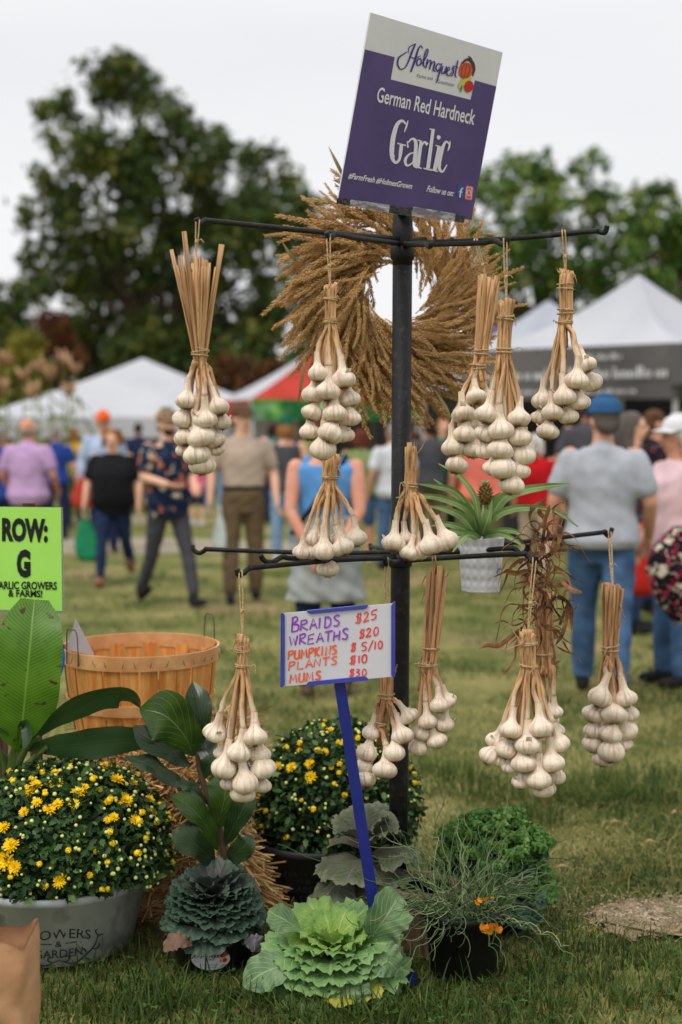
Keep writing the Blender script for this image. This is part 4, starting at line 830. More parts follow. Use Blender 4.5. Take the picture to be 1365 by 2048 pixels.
m_tape = mat('clear_tape', C(176, 172, 180), C(120, 112, 128), scale=14, rough=0.15, spec=0.8, lo=0.45, hi=0.55, coat=0.6, stretch=(1, 1, 3)); m_btape = mat('black_tape', C(38, 36, 42), C(62, 58, 68), scale=20, rough=0.3, spec=0.5)
def tape(xy, m, l):
    a, b, c, d = [Vector((x, y, 0)) for x, y in xy]; rows = []
    for i in range(6):
        f = i / 5; rows.append([SP(*(a.lerp(b, g).lerp(d.lerp(c, g), f)).xy, l + 0.003 * abs(math.sin(g * 9 + f * 6)) * random.random()) for g in [j / 12 for j in range(13)]])
    mb = MB(); mb.grid(rows); mb.build('tape_strip', m, sign)
tape(((214, 1362), (476, 1398), (470, 1452), (205, 1404)), m_tape, 0.004); tape(((636, 1410), (928, 1458), (920, 1512), (628, 1474)), m_tape, 0.004)
tape(((120, 1352), (212, 1358), (204, 1406), (112, 1390)), m_btape, 0.003); tape(((480, 1404), (628, 1420), (624, 1478), (472, 1452)), m_btape, 0.0035); tape(((926, 1462), (992, 1476), (984, 1522), (918, 1514)), m_btape, 0.003)
mb = MB(); q0 = SP(556, 1440, -0.03); mb.tube([q0 + Vector((0, 0.02, 0.25)), q0 + Vector((0, 0.01, 0.0)), on_pole(440)], 0.014, 10); mb.build('mounting_rod', m_iron, sign)
# ================================================================== PRICE SIGN
Z7 = lambda x, y: (540 + x / 4.875, 1180 + y / 4.875)
pdp = 4.06; pa = P(563, 1227, pdp); pn = ((P(790, 1206, pdp + 0.01) - pa).cross(P(563, 1374, pdp + 0.012) - pa)).normalized()
if pn.dot(CAM - pa) < 0: pn = -pn
def RP(x, y, l=0.0): px, py = Z7(x, y); return on_plane(px, py, pa + pn * l, pn)
def RPX(px, py, l=0.0): return on_plane(px, py, pa + pn * l, pn)
pb = G(771, 1962)
price = empty('price_sign', pb, 'small hand lettered price sign on a leaning blue stake', 'price sign')
m_board = mat('whiteboard', C(206, 206, 216), C(212, 212, 222), rough=0.35, spec=0.5, coat=0.2); m_blue = mat('blue_plastic', C(18, 30, 112), C(24, 38, 122), rough=0.4, spec=0.4); m_clip = mat('violet_blue_clip', C(62, 68, 158), C(70, 76, 166), rough=0.4)
mb = MB(); mb.slab([RPX(*q) for q in ((566, 1227), (788, 1207), (788, 1353), (566, 1373))], pn, 0.006); mb.build('board', m_board, price, smooth=False)
mb = MB()
for pl in (((562, 1227), (567, 1226.5), (570, 1231), (570, 1369), (567, 1374), (561, 1375)), ((783, 1212), (787, 1206), (791, 1204), (791, 1353), (787, 1355), (783, 1350))):
    c_ = MB(); c_.slab([RPX(*q, 0.006) for q in pl], pn, 0.014); c_.build('edge_clip', m_clip, price, smooth=False)
for pl in (((614, 1222), (737, 1210), (735, 1215), (730, 1218), (624, 1228), (618, 1227)), ((613, 1370), (618, 1364), (730, 1353), (737, 1358), (736, 1361), (614, 1372))):
    c_ = MB(); c_.slab([RPX(*q, 0.006) for q in pl], pn, 0.014); c_.build('edge_clip', m_clip, price, smooth=False)
GL = {'A': [[(0, 0), (.33, 1), (.7, 0)], [(.1, .35), (.62, .42)]], 'B': [[(.06, 1), (0, 0)], [(-.02, .95), (.4, 1.0), (.5, .78), (.05, .52)], [(.05, .52), (.6, .42), (.55, .08), (-.04, 0)]], 'D': [[(.08, 1), (.05, 0)], [(0, 1), (.5, .85), (.62, .4), (.35, .03), (0, 0)]],
      'E': [[(.6, 1), (.05, .92), (0, 0), (.62, .03)], [(.02, .5), (.5, .55)]], 'H': [[(.05, 1), (0, 0)], [(.6, 1), (.55, 0)], [(0, .45), (.62, .55)]], 'I': [[(.1, 1), (.08, 0)]], 'K': [[(.05, 1), (0, 0)], [(.55, 1), (.03, .45), (.62, 0)]], 'L': [[(.05, 1), (0, .05), (.6, .05)]],
      'M': [[(0, 0), (.1, 1), (.35, .3), (.62, 1), (.75, 0)]], 'N': [[(0, 0), (.06, 1), (.55, 0), (.6, 1)]], 'P': [[(.05, 1), (0, 0)], [(-.03, .95), (.5, 1), (.55, .7), (.04, .45)]], 'R': [[(.05, 1), (0, 0)], [(-.03, .95), (.48, 1), (.5, .7), (.04, .48), (.65, 0)]],
      'S': [[(.6, .9), (.3, 1), (.08, .8), (.3, .55), (.55, .35), (.4, .03), (0, .08)]], 'T': [[(.35, 1), (.3, 0)], [(-.02, .93), (.72, 1)]], 'U': [[(.02, 1), (0, .25), (.25, 0), (.5, .2), (.56, 1)], [(.56, 1), (.6, 0)]], 'W': [[(0, 1), (.2, 0), (.4, .75), (.58, 0), (.8, 1)]],
      '0': [[(.3, 1), (.05, .75), (.05, .25), (.28, 0), (.52, .3), (.5, .8), (.28, 1)]], '1': [[(.2, 1), (.18, 0)]], '2': [[(0, .8), (.25, 1), (.48, .8), (.3, .4), (0, .02), (.6, .08)]], '3': [[(0, .95), (.4, 1), (.45, .75), (.15, .55), (.5, .4), (.4, .05), (0, .05)]], '5': [[(.6, 1), (.1, .92), (.08, .58), (.45, .52), (.5, .15), (.2, 0), (0, .1)]],
      '/': [[(.55, 1.2), (.0, -.15)]], ' ': [], '$': [[(.62, .85), (.3, .95), (.1, .7), (.55, .4), (.4, .1), (-.05, .1)], [(.25, 1.1), (.18, -.1)], [(.5, 1.1), (.42, -.1)]]}
def hand(words, x0, y0, x1, y1, h, wd, m, caps=None):
    adv = [(.85 if c in 'MW' else .38 if c in 'I1' else .35 if c == ' ' else .5 if c == '/' else .68) + .17 for c in words]; tot = sum(adv) - .17; cx = 0; S = []
    for i, c in enumerate(words):
        hh = h * (1.3 if (caps and i in caps) else 1.0) * random.uniform(.93, 1.05); jy = random.uniform(-.04, .04) * h
        for st in GL[c]:
            q = []
            for x, y in st:
                f = (cx + x) / tot; q.append((x0 + (x1 - x0) * f + random.uniform(-2, 2) + y * 4, y0 + (y1 - y0) * f - y * hh + jy + random.uniform(-2, 2), wd * random.uniform(.8, 1.15)))
            S.append(q if c in 'AHIKLMNTWE/1' else smooth2(q))
        cx += adv[i]
    return strokes(S, RP, m, price, 'lettering', 0.0012, smooth=False)
m_hp = mat('violet_marker', C(140, 62, 186), C(160, 84, 200), scale=60, rough=0.6); m_ho = mat('orange_marker', C(236, 92, 50), C(242, 116, 70), scale=60, rough=0.6); m_hr = mat('red_marker', C(220, 62, 62), C(232, 92, 88), scale=60, rough=0.6)
hand('BRAIDS', 215, 412, 688, 348, 104, 17, m_hp, (0,)); hand('WREATHS', 190, 545, 770, 480, 100, 17, m_hp); hand('PUMPKINS', 182, 685, 655, 622, 90, 18, m_ho); hand('PLANTS', 186, 785, 662, 722, 80, 15, m_ho); hand('MUMS', 196, 912, 502, 872, 86, 18, m_ho)
hand('$25', 838, 326, 1050, 282, 96, 13, m_hr); hand('$20', 872, 474, 1066, 440, 86, 14, m_hr); hand('$ 5/10', 790, 602, 1106, 570, 80, 15, m_hr); hand('$10', 782, 722, 955, 704, 80, 16, m_hr); hand('$30', 776, 846, 948, 836, 70, 13, m_hr)
mb = MB(); sa = RPX(678, 1366, -0.010); sb = pb + Vector((0, 0, 0.0)); w0 = sz(12, pdp); rows = [(sa, w0)]; mb.slab([sa + Vector((-w0, 0, 0.02)), sa + Vector((w0 * .9, 0, 0.02)), sb + Vector((w0, 0, 0)), sb + Vector((-w0, 0, 0))], Vector((0, -1, 0)), 0.012); mb.build('stake', m_blue, price, smooth=False)
mb = MB(); mb.box(pb + Vector((0.025, 0.0, 0.009)), (0.13, 0.07, 0.018)); mb.build('base', m_blue, price, smooth=False)
# ================================================================== GREEN ROW SIGN
m_lime = mat('lime_paper', C(160, 222, 92), C(166, 228, 98), scale=3, rough=0.5, spec=0.4, coat=0.25); m_lam = mat('laminate_edge', C(150, 158, 150), rough=0.25, alpha=0.5); m_ink = mat('black_ink', C(20, 26, 24), rough=0.6)
m_oldwood = mat('weathered_brown_board', C(60, 40, 32), C(96, 68, 54), scale=9, rough=0.9, stretch=(6, 6, 0.6), bump=0.5, bscale=30)
rd = 4.62; rg = P(70, 1500, rd); rg.z = 0
row = empty('row_sign', rg, 'lime green laminated row letter sign on a brown stake', 'sign')
ra = P(42, 1014, rd); rn = Vector((0, -1, 0))
def GP(x, y, l=0.0): return on_plane(x / 2.73, 680 + y / 2.73, ra + rn * l, rn)
mb = MB(); mb.slab([GP(x, y, -0.001) for x, y in ((-110, 909), (344, 914), (355, 1498), (-110, 1490))], rn, 0.002); mb.build('laminate', m_lam, row, smooth=False)
mb = MB(); mb.slab([GP(x, y, 0.001) for x, y in ((-100, 909.5), (334, 914.5), (341, 1480), (-100, 1472))], rn, 0.0015); mb.build('paper', m_lime, row, smooth=False)
text_px('ROW:', (12, 1090), (262, 1096), 118, GP, 0.003, m_ink, row, bold=0.055); text_px('G', (92, 1284), (168, 1286), 138, GP, 0.003, m_ink, row, bold=0.06)
text_px('GARLIC GROWERS', (-36, 1358), (312, 1362), 42, GP, 0.003, m_ink, row, bold=0.03); text_px('& FARMS!', (46, 1400), (232, 1404), 38, GP, 0.003, m_ink, row, bold=0.03)
mb = MB(); ptop = P(57, 1007, rd + 0.012); pbm = Vector((P(76, 1545, rd).x, rd + 0.012, -0.02)); hwd = sz(11.5, rd)
mb.slab([ptop + Vector((-hwd, 0, 0)), ptop + Vector((hwd, 0, 0)), pbm + Vector((hwd, 0, 0)), pbm + Vector((-hwd, 0, 0))], Vector((0, -1, 0)), 0.02); mb.build('stake', m_oldwood, row, smooth=False)
qb = P(4, 1400, 5.0); st2 = empty('wooden_stake', (qb.x, 5.0, 0), 'short brown wooden stake at the left edge behind the banana plant', 'stake'); mb = MB(); mb.box((qb.x, 5.0, qb.z / 2), (0.035, 0.02, qb.z)); mb.build('board', m_oldwood, st2, smooth=False)
# ================================================================== GARLIC
def garlic_mat(name, tan, blot):
    m = bpy.data.materials.new(name); m.use_nodes = True; t = m.node_tree; N = t.nodes; L = t.links; b = N['Principled BSDF']
    b.inputs['Roughness'].default_value = 0.62; b.inputs['Specular IOR Level'].default_value = 0.28; b.inputs['Subsurface Weight'].default_value = 0.12; b.inputs['Subsurface Radius'].default_value = (0.012, 0.008, 0.005)
    at = N.new('ShaderNodeAttribute'); at.attribute_name = 't'; r = N.new('ShaderNodeValToRGB'); e = r.color_ramp.elements
    st = [(0.0, C(112, 82, 58)), (0.05, C(160, 130, 100)), (0.11, C(214, 198, 176)), (0.24, C(232, 218, 198)), (0.46, C(235, 220, 199)), (0.66, C(226, 202, 172)), (0.84, tan), (1.0, tan)]
    while len(e) < len(st): e.new(0.5)
    for k, (p, c) in enumerate(st): e[k].position = p; e[k].color = (*c, 1)
    uv = N.new('ShaderNodeTexCoord'); mp_ = N.new('ShaderNodeMapping'); mp_.inputs['Scale'].default_value = (26, 1.2, 1); L.new(uv.outputs['UV'], mp_.inputs[0])
    oi = N.new('ShaderNodeObjectInfo'); ad = N.new('ShaderNodeVectorMath'); ad.operation = 'ADD'; L.new(mp_.outputs[0], ad.inputs[0]); sc = N.new('ShaderNodeMath'); sc.operation = 'MULTIPLY'; sc.inputs[1].default_value = 40; L.new(oi.outputs['Random'], sc.inputs[0]); L.new(sc.outputs[0], ad.inputs[1])
    n1 = N.new('ShaderNodeTexNoise'); n1.inputs['Scale'].default_value = 1.0; n1.inputs['Detail'].default_value = 5; L.new(ad.outputs[0], n1.inputs['Vector'])
    n2 = N.new('ShaderNodeTexNoise'); n2.inputs['Scale'].default_value = 1.0; n2.inputs['Detail'].default_value = 7; n2.inputs['Roughness'].default_value = .65; mp2 = N.new('ShaderNodeMapping'); mp2.inputs['Scale'].default_value = (6, 5, 1); L.new(uv.outputs['UV'], mp2.inputs[0]); ad2 = N.new('ShaderNodeVectorMath'); ad2.operation = 'ADD'; L.new(mp2.outputs[0], ad2.inputs[0]); L.new(sc.outputs[0], ad2.inputs[1]); L.new(ad2.outputs[0], n2.inputs['Vector'])
    # noise shifts the ramp so that the soil stain and the tan neck have ragged edges
    a1 = N.new('ShaderNodeMath'); a1.operation = 'MULTIPLY_ADD'; a1.inputs[1].default_value = 0.16; a1.inputs[2].default_value = -0.08; L.new(n2.outputs[0], a1.inputs[0])
    a2 = N.new('ShaderNodeMath'); a2.operation = 'ADD'; L.new(at.outputs['Fac'], a2.inputs[0]); L.new(a1.outputs[0], a2.inputs[1]); L.new(a2.outputs[0], r.inputs[0])
    ms = N.new('ShaderNodeMapRange'); ms.inputs['From Min'].default_value = 0.5; ms.inputs['From Max'].default_value = 0.72; ms.inputs['To Max'].default_value = 0.7; L.new(n1.outputs[0], ms.inputs['Value'])
    mi = N.new('ShaderNodeMix'); mi.data_type = 'RGBA'; L.new(ms.outputs[0], mi.inputs[0]); L.new(r.outputs[0], mi.inputs[6]); mi.inputs[7].default_value = (*C(182, 140, 122), 1)
    mb2 = N.new('ShaderNodeMapRange'); mb2.inputs['From Min'].default_value = 0.49; mb2.inputs['From Max'].default_value = 0.64; L.new(n2.outputs[0], mb2.inputs['Value'])
    gt = N.new('ShaderNodeMapRange'); gt.inputs['From Min'].default_value = 0.66; gt.inputs['From Max'].default_value = 0.82; gt.inputs['To Min'].default_value = 0.22; gt.inputs['To Max'].default_value = 0.95; L.new(at.outputs['Fac'], gt.inputs['Value'])
    mu = N.new('ShaderNodeMath'); mu.operation = 'MULTIPLY'; L.new(mb2.outputs[0], mu.inputs[0]); L.new(gt.outputs[0], mu.inputs[1])
    m3 = N.new('ShaderNodeMix'); m3.data_type = 'RGBA'; L.new(mu.outputs[0], m3.inputs[0]); L.new(mi.outputs[2], m3.inputs[6]); m3.inputs[7].default_value = (*blot, 1)
    vr = N.new('ShaderNodeMapRange'); vr.inputs['To Min'].default_value = .74; vr.inputs['To Max'].default_value = 1.08; L.new(oi.outputs['Random'], vr.inputs['Value']); g2 = N.new('ShaderNodeMapRange'); g2.inputs['From Min'].default_value = .58; g2.inputs['From Max'].default_value = .75; L.new(at.outputs['Fac'], g2.inputs['Value'])
    vm = N.new('ShaderNodeMix'); vm.data_type = 'FLOAT'; L.new(g2.outputs[0], vm.inputs[0]); vm.inputs[2].default_value = 1.0; L.new(vr.outputs[0], vm.inputs[3]); sm_ = N.new('ShaderNodeVectorMath'); sm_.operation = 'SCALE'; L.new(m3.outputs[2], sm_.inputs[0]); L.new(vm.outputs[0], sm_.inputs['Scale'])
    L.new(sm_.outputs[0], b.inputs['Base Color'])
    bp = N.new('ShaderNodeBump'); bp.inputs['Strength'].default_value = 0.7; bp.inputs['Distance'].default_value = 0.006; L.new(n1.outputs[0], bp.inputs['Height']); L.new(bp.outputs[0], b.inputs['Normal']); return m
m_gar = garlic_mat('garlic_skin', C(226, 180, 126), C(136, 88, 52)); m_gar2 = garlic_mat('garlic_stalk_brown', C(208, 160, 112), C(104, 66, 42))
m_twine = mat('jute_twine', C(170, 140, 100), C(206, 178, 138), scale=120, rough=0.95, bump=0.6, bscale=300)
def bulb_mesh(seed):
    rd_ = random.Random(seed); nl = rd_.choice([6, 7, 8, 9]); ph = rd_.random() * 6; am = rd_.uniform(.08, .16); sq = rd_.uniform(.92, 1.1); bend = rd_.uniform(-.05, .05); asym = rd_.uniform(.0, .07); apx = rd_.random() * 6.28
    prof = [(.02, .05, 0.0), (.10, .015, .015), (.20, .02, .05), (.33, .075, .10), (.43, .165, .15), (.487, .27, .21), (.5, .37, .26), (.478, .48, .32), (.415, .58, .37), (.325, .665, .41), (.245, .745, .44), (.195, .84, .48), (.168, .95, .51), (.152, 1.1, .54), (.144, 1.26, .57), (.14, 1.42, .60)]
    mb = MB(); n = 36; rows = []; tt = []
    for r_, z, t in prof:
        row = []
        for j in range(n):
            a = 2 * math.pi * j / n; fade = max(0, min(1, (1.0 - z) * 2.2)) * (0.4 if z < .03 else 1)
            lob = 1 + fade * (am * (abs(math.cos(nl * (a + ph) / 2)) - .6) + asym * math.cos(a - apx) + .02 * math.sin(3 * a + ph))
            row.append(Vector((r_ * lob * math.cos(a) + bend * max(0, z - .6), r_ * lob * math.sin(a), (z - .36) * sq))); tt.append(t)
        rows.append(row)
    uv = [(j / n, prof[i][1]) for i in range(len(prof)) for j in range(n)]
    mb.grid(rows, tt, uv, wrap=True); mb.f.append(tuple(range(n))[::-1])
    for k in range(26):                       # dried root tuft
        a = rd_.random() * 6.28; l = rd_.uniform(.05, .13); q = Vector((math.cos(a) * rd_.uniform(.02, .12), math.sin(a) * rd_.uniform(.02, .12), -.35 * sq)); e = q + Vector((math.cos(a) * l * .9, math.sin(a) * l * .9, -l * .5)); mb.tube([q, q.lerp(e, .5) + Vector((0, 0, -.02)), e], [.008, .006, .003], 4, cap=False, t=[0, 0.02, 0.03])
    if seed % 3 == 1:                         # loose papery skin
        a0 = rd_.random() * 6.28; rows = []
        for i in range(6):
            f = i / 5; rows.append([])
            for j in range(5):
                a = a0 + (j - 2) * .16 * (1 - .4 * f); r_ = .40 + .12 * f + (.05 * f * math.sin(j * 2)); rows[-1].append((r_ * math.cos(a), r_ * math.sin(a), .22 - .10 * f + .25 * f * f))
        mb.grid(rows, [.4] * 30)
    return mb.mesh('bulb')
BULBS = [bulb_mesh(k) for k in range(9)]
for me in BULBS: me.materials.append(m_gar)
NB = [0]
def bundle(label, d, hook, top, ties, bulbs, tie_r=11, fan=16, dark=False, extra=5, standing=False, loose=0, cutvar=8):
    c0 = P(top[0], top[1], d)
    root = empty('garlic_bundle', c0, label, 'garlic bundle', 'bundles of garlic on the stand')
    R_ = max(abs(b[0] - np.mean([q[0] for q in bulbs])) for b in bulbs) + 4; mx_ = np.mean([q[0] for q in bulbs])
    T = [P(x, y, d) for x, y in ties]; n = len(bulbs) + extra; rt = sz(tie_r, d); ms = m_gar2 if dark else m_gar
    slots = [(math.sqrt((i + .5) / n) * .86, i * 2.399963) for i in range(n)]
    up0 = (c0 - T[0]).normalized()
    order = sorted(range(len(bulbs)), key=lambda i: bulbs[i][3] if len(bulbs[i]) > 3 else 0)
    used = set(); srad = rt / math.sqrt(n) * 1.34
    for i in range(n):
        if i < len(bulbs):
            b = bulbs[i]; lay = b[3] if len(b) > 3 else 0; wv = sz(b[2], d); dx = (b[0] - mx_) / max(R_, 1)
            dep = -math.sqrt(max(0, 1 - dx * dx)) * sz(min(R_, b[2] * 1.25), d) * .75 + lay * wv * .8
            cp = P(b[0], b[1], d + dep)
            # slot closest to the side on which the bulb hangs
            ang = math.atan2(dep, cp.x - T[-1].x); s_ = min((k for k in range(n) if k not in used), key=lambda k: (slots[k][0] * math.cos(slots[k][1]) - math.cos(ang) * .7) ** 2 + (slots[k][0] * math.sin(slots[k][1]) - math.sin(ang) * .7) ** 2)
        else:
            s_ = min(k for k in range(n) if k not in used); cp = None
        used.add(s_); q, a = slots[s_]
        off = Vector((q * math.cos(a), q * math.sin(a), 0)) * rt
        tp = [t_ + off for t_, tt_ in zip(T, ties) if cp is None or tt_ is ties[0] or tt_[1] < bulbs[i][1] - bulbs[i][2] * 1.5]
        te = c0 + Vector((q * math.cos(a) * sz(fan, d), q * math.sin(a) * sz(fan, d), random.uniform(-1, 1) * sz(cutvar, d)))
        if cp is not None:
            tg = tp[-1]; z = (tg - cp).normalized()
            if not standing: z = (z + Vector((0, 0, .25))).normalized()
            z = (z + Vector((random.gauss(0, .13), random.gauss(0, .13), random.gauss(0, .08)))).normalized(); rq = z.to_track_quat('Z', 'Y') @ Quaternion((0, 0, 1), random.random() * 6.28)
            o = put('bulb', BULBS[NB[0] % 9], None, root, cp, rq, wv * random.uniform(0.98, 1.16)); NB[0] += 1
            ne = cp + z * wv * 1.0; r0 = wv * .138
            L0 = (tg - cp).length
            if L0 < wv * 1.5: o.scale = (wv, wv, wv * max(.6, L0 / (wv * 1.5))); ne = cp + z * L0 * .62
            mid = ne.lerp(tg, .5) + Vector((0, 0, 0.0)); jq = lambda: Vector((random.gauss(0, 1), random.gauss(0, 1), 0)) * sz(2.2, d); pts = [ne - z * wv * .03, ne.lerp(tg, .35) + jq(), ne.lerp(tg, .7) + jq()] + tp[::-1] + [te]
            k = len(cr(pts, 4)); fl = [r0 * (1 - f) + srad * f for f in [min(1, i_ / (k * .4)) for i_ in range(k)]]
            tv = [min(1, .60 + .40 * (i_ / k) * 2.1) for i_ in range(k)]
        else:
            e0 = T[-1] + off * 1.6 - Vector((0, 0, sz(random.uniform(25, 60), d))); pts = [e0] + tp[::-1] + [te]; k = len(cr(pts, 4)); fl = [srad] * k; tv = [1.0] * k
        fl = [r_ * random.uniform(.86, 1.16) for r_ in fl]; fl[-1] *= random.uniform(.6, 1.25); fl[-2] *= random.uniform(.9, 1.2)
        mb = MB(); mb.tube(cr(pts, 4), fl, 7, t=tv, flat=random.uniform(.55, .95)); mb.build('stalk', ms, root)
    for k in range(5):                        # frayed slivers of dry sheath
        a = random.random() * 6.28; s0 = c0.lerp(T[0], random.uniform(-.05, .7)) + Vector((math.cos(a), math.sin(a), 0)) * rt * 1.0; l = sz(random.uniform(14, 38), d); e = s0 + Vector((math.cos(a) * random.uniform(.1, .5), math.sin(a) * .3, random.choice((-1, 1, 1)) * .8)) * l
        mb = MB(); mb.tube(cr([s0, s0.lerp(e, .5) + Vector((math.cos(a), math.sin(a), 0)) * .003, e], 4), [sz(random.uniform(1.2, 3), d) * (1 - .09 * i_) for i_ in range(9)], 5, flat=.3, t=[1] * 9); mb.build('dry_sheath', ms, root)
    for t_ in T:
        mb = MB()
        for w_ in range(2 if not loose else 1):
            zz = sz(random.uniform(-3, 3) + w_ * 4, d); tl = random.uniform(-.15, .15); rr = rt * 1.16
            mb.tube([t_ + Vector((rr * math.cos(a), rr * math.sin(a), zz + tl * rr * math.cos(a))) for a in [2 * math.pi * j / 18 for j in range(19)]], sz(1.7, d), 6, cap=False)
        e = t_ + Vector((rt * random.choice((-1, 1)), -rt, 0)); mb.tube(cr([e, e + Vector((random.uniform(-.02, .02), -.005, .01)), e + Vector((random.uniform(-.04, .04), -.008, random.uniform(-.03, .02)))], 4), sz(.9, d), 5)
        mb.build('twine_tie', m_twine, root)
    if hook:
        h = P(*hook); mb = MB(); e = c0 - up0 * sz(8, d); mid = h.lerp(e, .55)
        mb.tube(cr([h + Vector((.003, 0, .012)), h + Vector((.005, -.008, 0)), mid + Vector((.003, 0, 0)), e], 4), sz(1.6, d), 6); mb.tube(cr([h + Vector((-.003, 0, .012)), h + Vector((-.004, -.008, 0)), mid + Vector((-.003, 0, 0)), e], 4), sz(1.6, d), 6)
        mb.ell(mid, (sz(4, d), sz(4, d), sz(5, d)), 8, 6); mb.tube([mid, mid + Vector((.012, -.004, .006)), mid + Vector((.02, -.004, -.004))], sz(1.2, d), 5); mb.build('hanging_string', m_twine, root)
    return root
bundle('garlic bundle with long splayed stalk ends hanging from the far left upper hook', 3.89, (396, 446, 3.89), (392, 505), [(400, 708)],
       [(374, 803, 44), (411, 839, 47), (437, 816, 44), (367, 839, 40, .2), (444, 845, 38, .5), (369, 876, 40, .3), (402, 876, 50), (431, 882, 40, .5), (370, 902, 34, .9), (395, 911, 49, .1), (434, 899, 30, 1.0), (404, 931, 48, .4)], tie_r=14, fan=64, cutvar=38, extra=2)
bundle('garlic bundle hanging in front of the left half of the tassel wreath', 3.98, (657, 476, 4.0), (661, 570), [(661, 600), (661, 644)],
       [(636, 748, 40), (687, 760, 44), (628, 790, 44, .4), (656, 784, 51), (700, 799, 43, .3), (625, 826, 42, .2), (670, 828, 46), (699, 837, 42, .4), (620, 865, 42, .2), (660, 867, 49), (691, 872, 36, .7), (646, 899, 46, .2)], tie_r=12, fan=15)
bundle('garlic bundle behind the right hand front bundle of the upper tier', 4.2, (952, 486, 4.2), (977, 558), [(962, 706), (956, 735)],
       [(953, 795, 42), (928, 829, 43), (930, 869, 43), (906, 896, 43), (945, 900, 42, .4), (913, 931, 46, .1), (975, 800, 40, .8), (960, 850, 40, .9), (940, 850, 40, 1.0)], tie_r=13, fan=25, cutvar=10)
bundle('fullest upper tier bundle, hanging low right of the pole above the pineapple plant', 3.96, (1010, 486, 3.97), (1014, 602), [(1012, 640), (1009, 703)],
       [(975, 830, 47), (1002, 861, 49), (1038, 838, 46), (971, 869, 42, .2), (1041, 876, 43, .1), (1002, 902, 47), (973, 902, 38, .6), (1046, 911, 48, .2), (1008, 938, 48), (985, 936, 40, .4), (1038, 944, 42, .3), (1024, 971, 46, .2), (1020, 890, 40, 1.0)], tie_r=14, fan=18, dark=False)
bundle('garlic bundle swinging out from the arm at the upper right', 4.16, (1127, 468, 4.16), (1133, 542), [(1131, 575), (1132, 625), (1129, 648)],
       [(1172, 731, 38), (1154, 762, 45), (1184, 766, 38, .6), (1129, 795, 45), (1085, 803, 36, .7), (1158, 805, 42, .4), (1105, 826, 44), (1078, 836, 34, .5), (1137, 834, 40, .4), (1096, 864, 46, .1)], tie_r=14, fan=14)
bundle('garlic bundle standing upright on the lower arms left of the pole', 4.18, None, (662, 914), [(660, 958)],
       [(603, 1105, 34), (620, 1106, 34, .5), (629, 1077, 36, .8), (649, 1103, 45), (686, 1096, 45), (713, 1077, 44, .2), (656, 1138, 46, 1.0), (680, 1080, 36, 1.1)], tie_r=14, fan=19, standing=True, extra=4)
bundle('small garlic bundle standing on the lower arms touching the pole', 4.14, None, (823, 892), [(821, 972)],
       [(788, 1087, 45), (818, 1107, 38), (838, 1106, 34, .5), (863, 1092, 46), (893, 1083, 42, .4), (812, 1080, 36, 1.0)], tie_r=12, fan=11, standing=True, extra=2)
bundle('garlic bundle hanging at the lower left beside the bushel basket', 3.9, (482, 1150, 3.925), (486, 1274), [(486, 1303), (485, 1334)],
       [(431, 1466, 47), (510, 1475, 48), (478, 1506, 50), (519, 1510, 42, .5), (446, 1508, 36, .8), (449, 1537, 50), (525, 1537, 49, .2), (492, 1566, 52), (461, 1568, 40, .6), (524, 1572, 40, .6), (486, 1588, 52, .6), (490, 1530, 40, 1.1)], tie_r=12, fan=14, extra=4)
bundle('garlic bundle half hidden behind the price sign', 4.2, (773, 1126, 4.17), (775, 1325), [(773, 1393), (762, 1449)],
       [(818, 1433, 41), (805, 1473, 43), (790, 1506, 43), (742, 1466, 36, .8), (735, 1506, 40, .5), (770, 1541, 50), (727, 1535, 38, .4), (730, 1561, 43, .1)], tie_r=14, fan=15, dark=True)
bundle('garlic bundle with dark splayed stalks hanging just right of the pole', 4.22, (868, 1118, 4.2), (873, 1142), [(861, 1297), (856, 1330)],
       [(880, 1411, 40), (895, 1402, 34, .6), (856, 1444, 41), (843, 1466, 40, .2), (889, 1449, 40, .3), (839, 1495, 38, .3), (874, 1482, 40, .2), (864, 1470, 36, .9)], tie_r=16, fan=22, dark=True, extra=7, cutvar=12)
bundle('largest lower garlic bundle hanging below the dried leaf bundle', 3.94, (1068, 1124, 3.945), (1056, 1266), [(1056, 1290), (1058, 1334)],
       [(1022, 1462, 46), (1081, 1457, 47), (1054, 1491, 48), (1118, 1488, 47), (1013, 1500, 40, .3), (990, 1482, 34, 1.0), (980, 1513, 42, .2), (1000, 1520, 36, .8), (1048, 1528, 49), (1103, 1526, 50), (1021, 1534, 36, .6), (1044, 1563, 38, .5), (1077, 1559, 50), (1114, 1554, 38, .5), (1087, 1577, 46, .7)], tie_r=16, fan=15, extra=4)
bundle('compact garlic bundle hanging at the far right of the lower tier', 4.6, (1219, 1070, 4.7), (1227, 1174), [(1221, 1298)],
       [(1199, 1395, 45), (1252, 1398, 44), (1187, 1429, 42, .2), (1228, 1431, 49), (1258, 1429, 40, .4), (1189, 1462, 40, .4), (1222, 1469, 48), (1254, 1462, 40, .4), (1187, 1489, 40, .4), (1224, 1504, 48), (1249, 1489, 36, .7), (1207, 1519, 44, .5)], tie_r=15, fan=23, extra=6, dark=True)
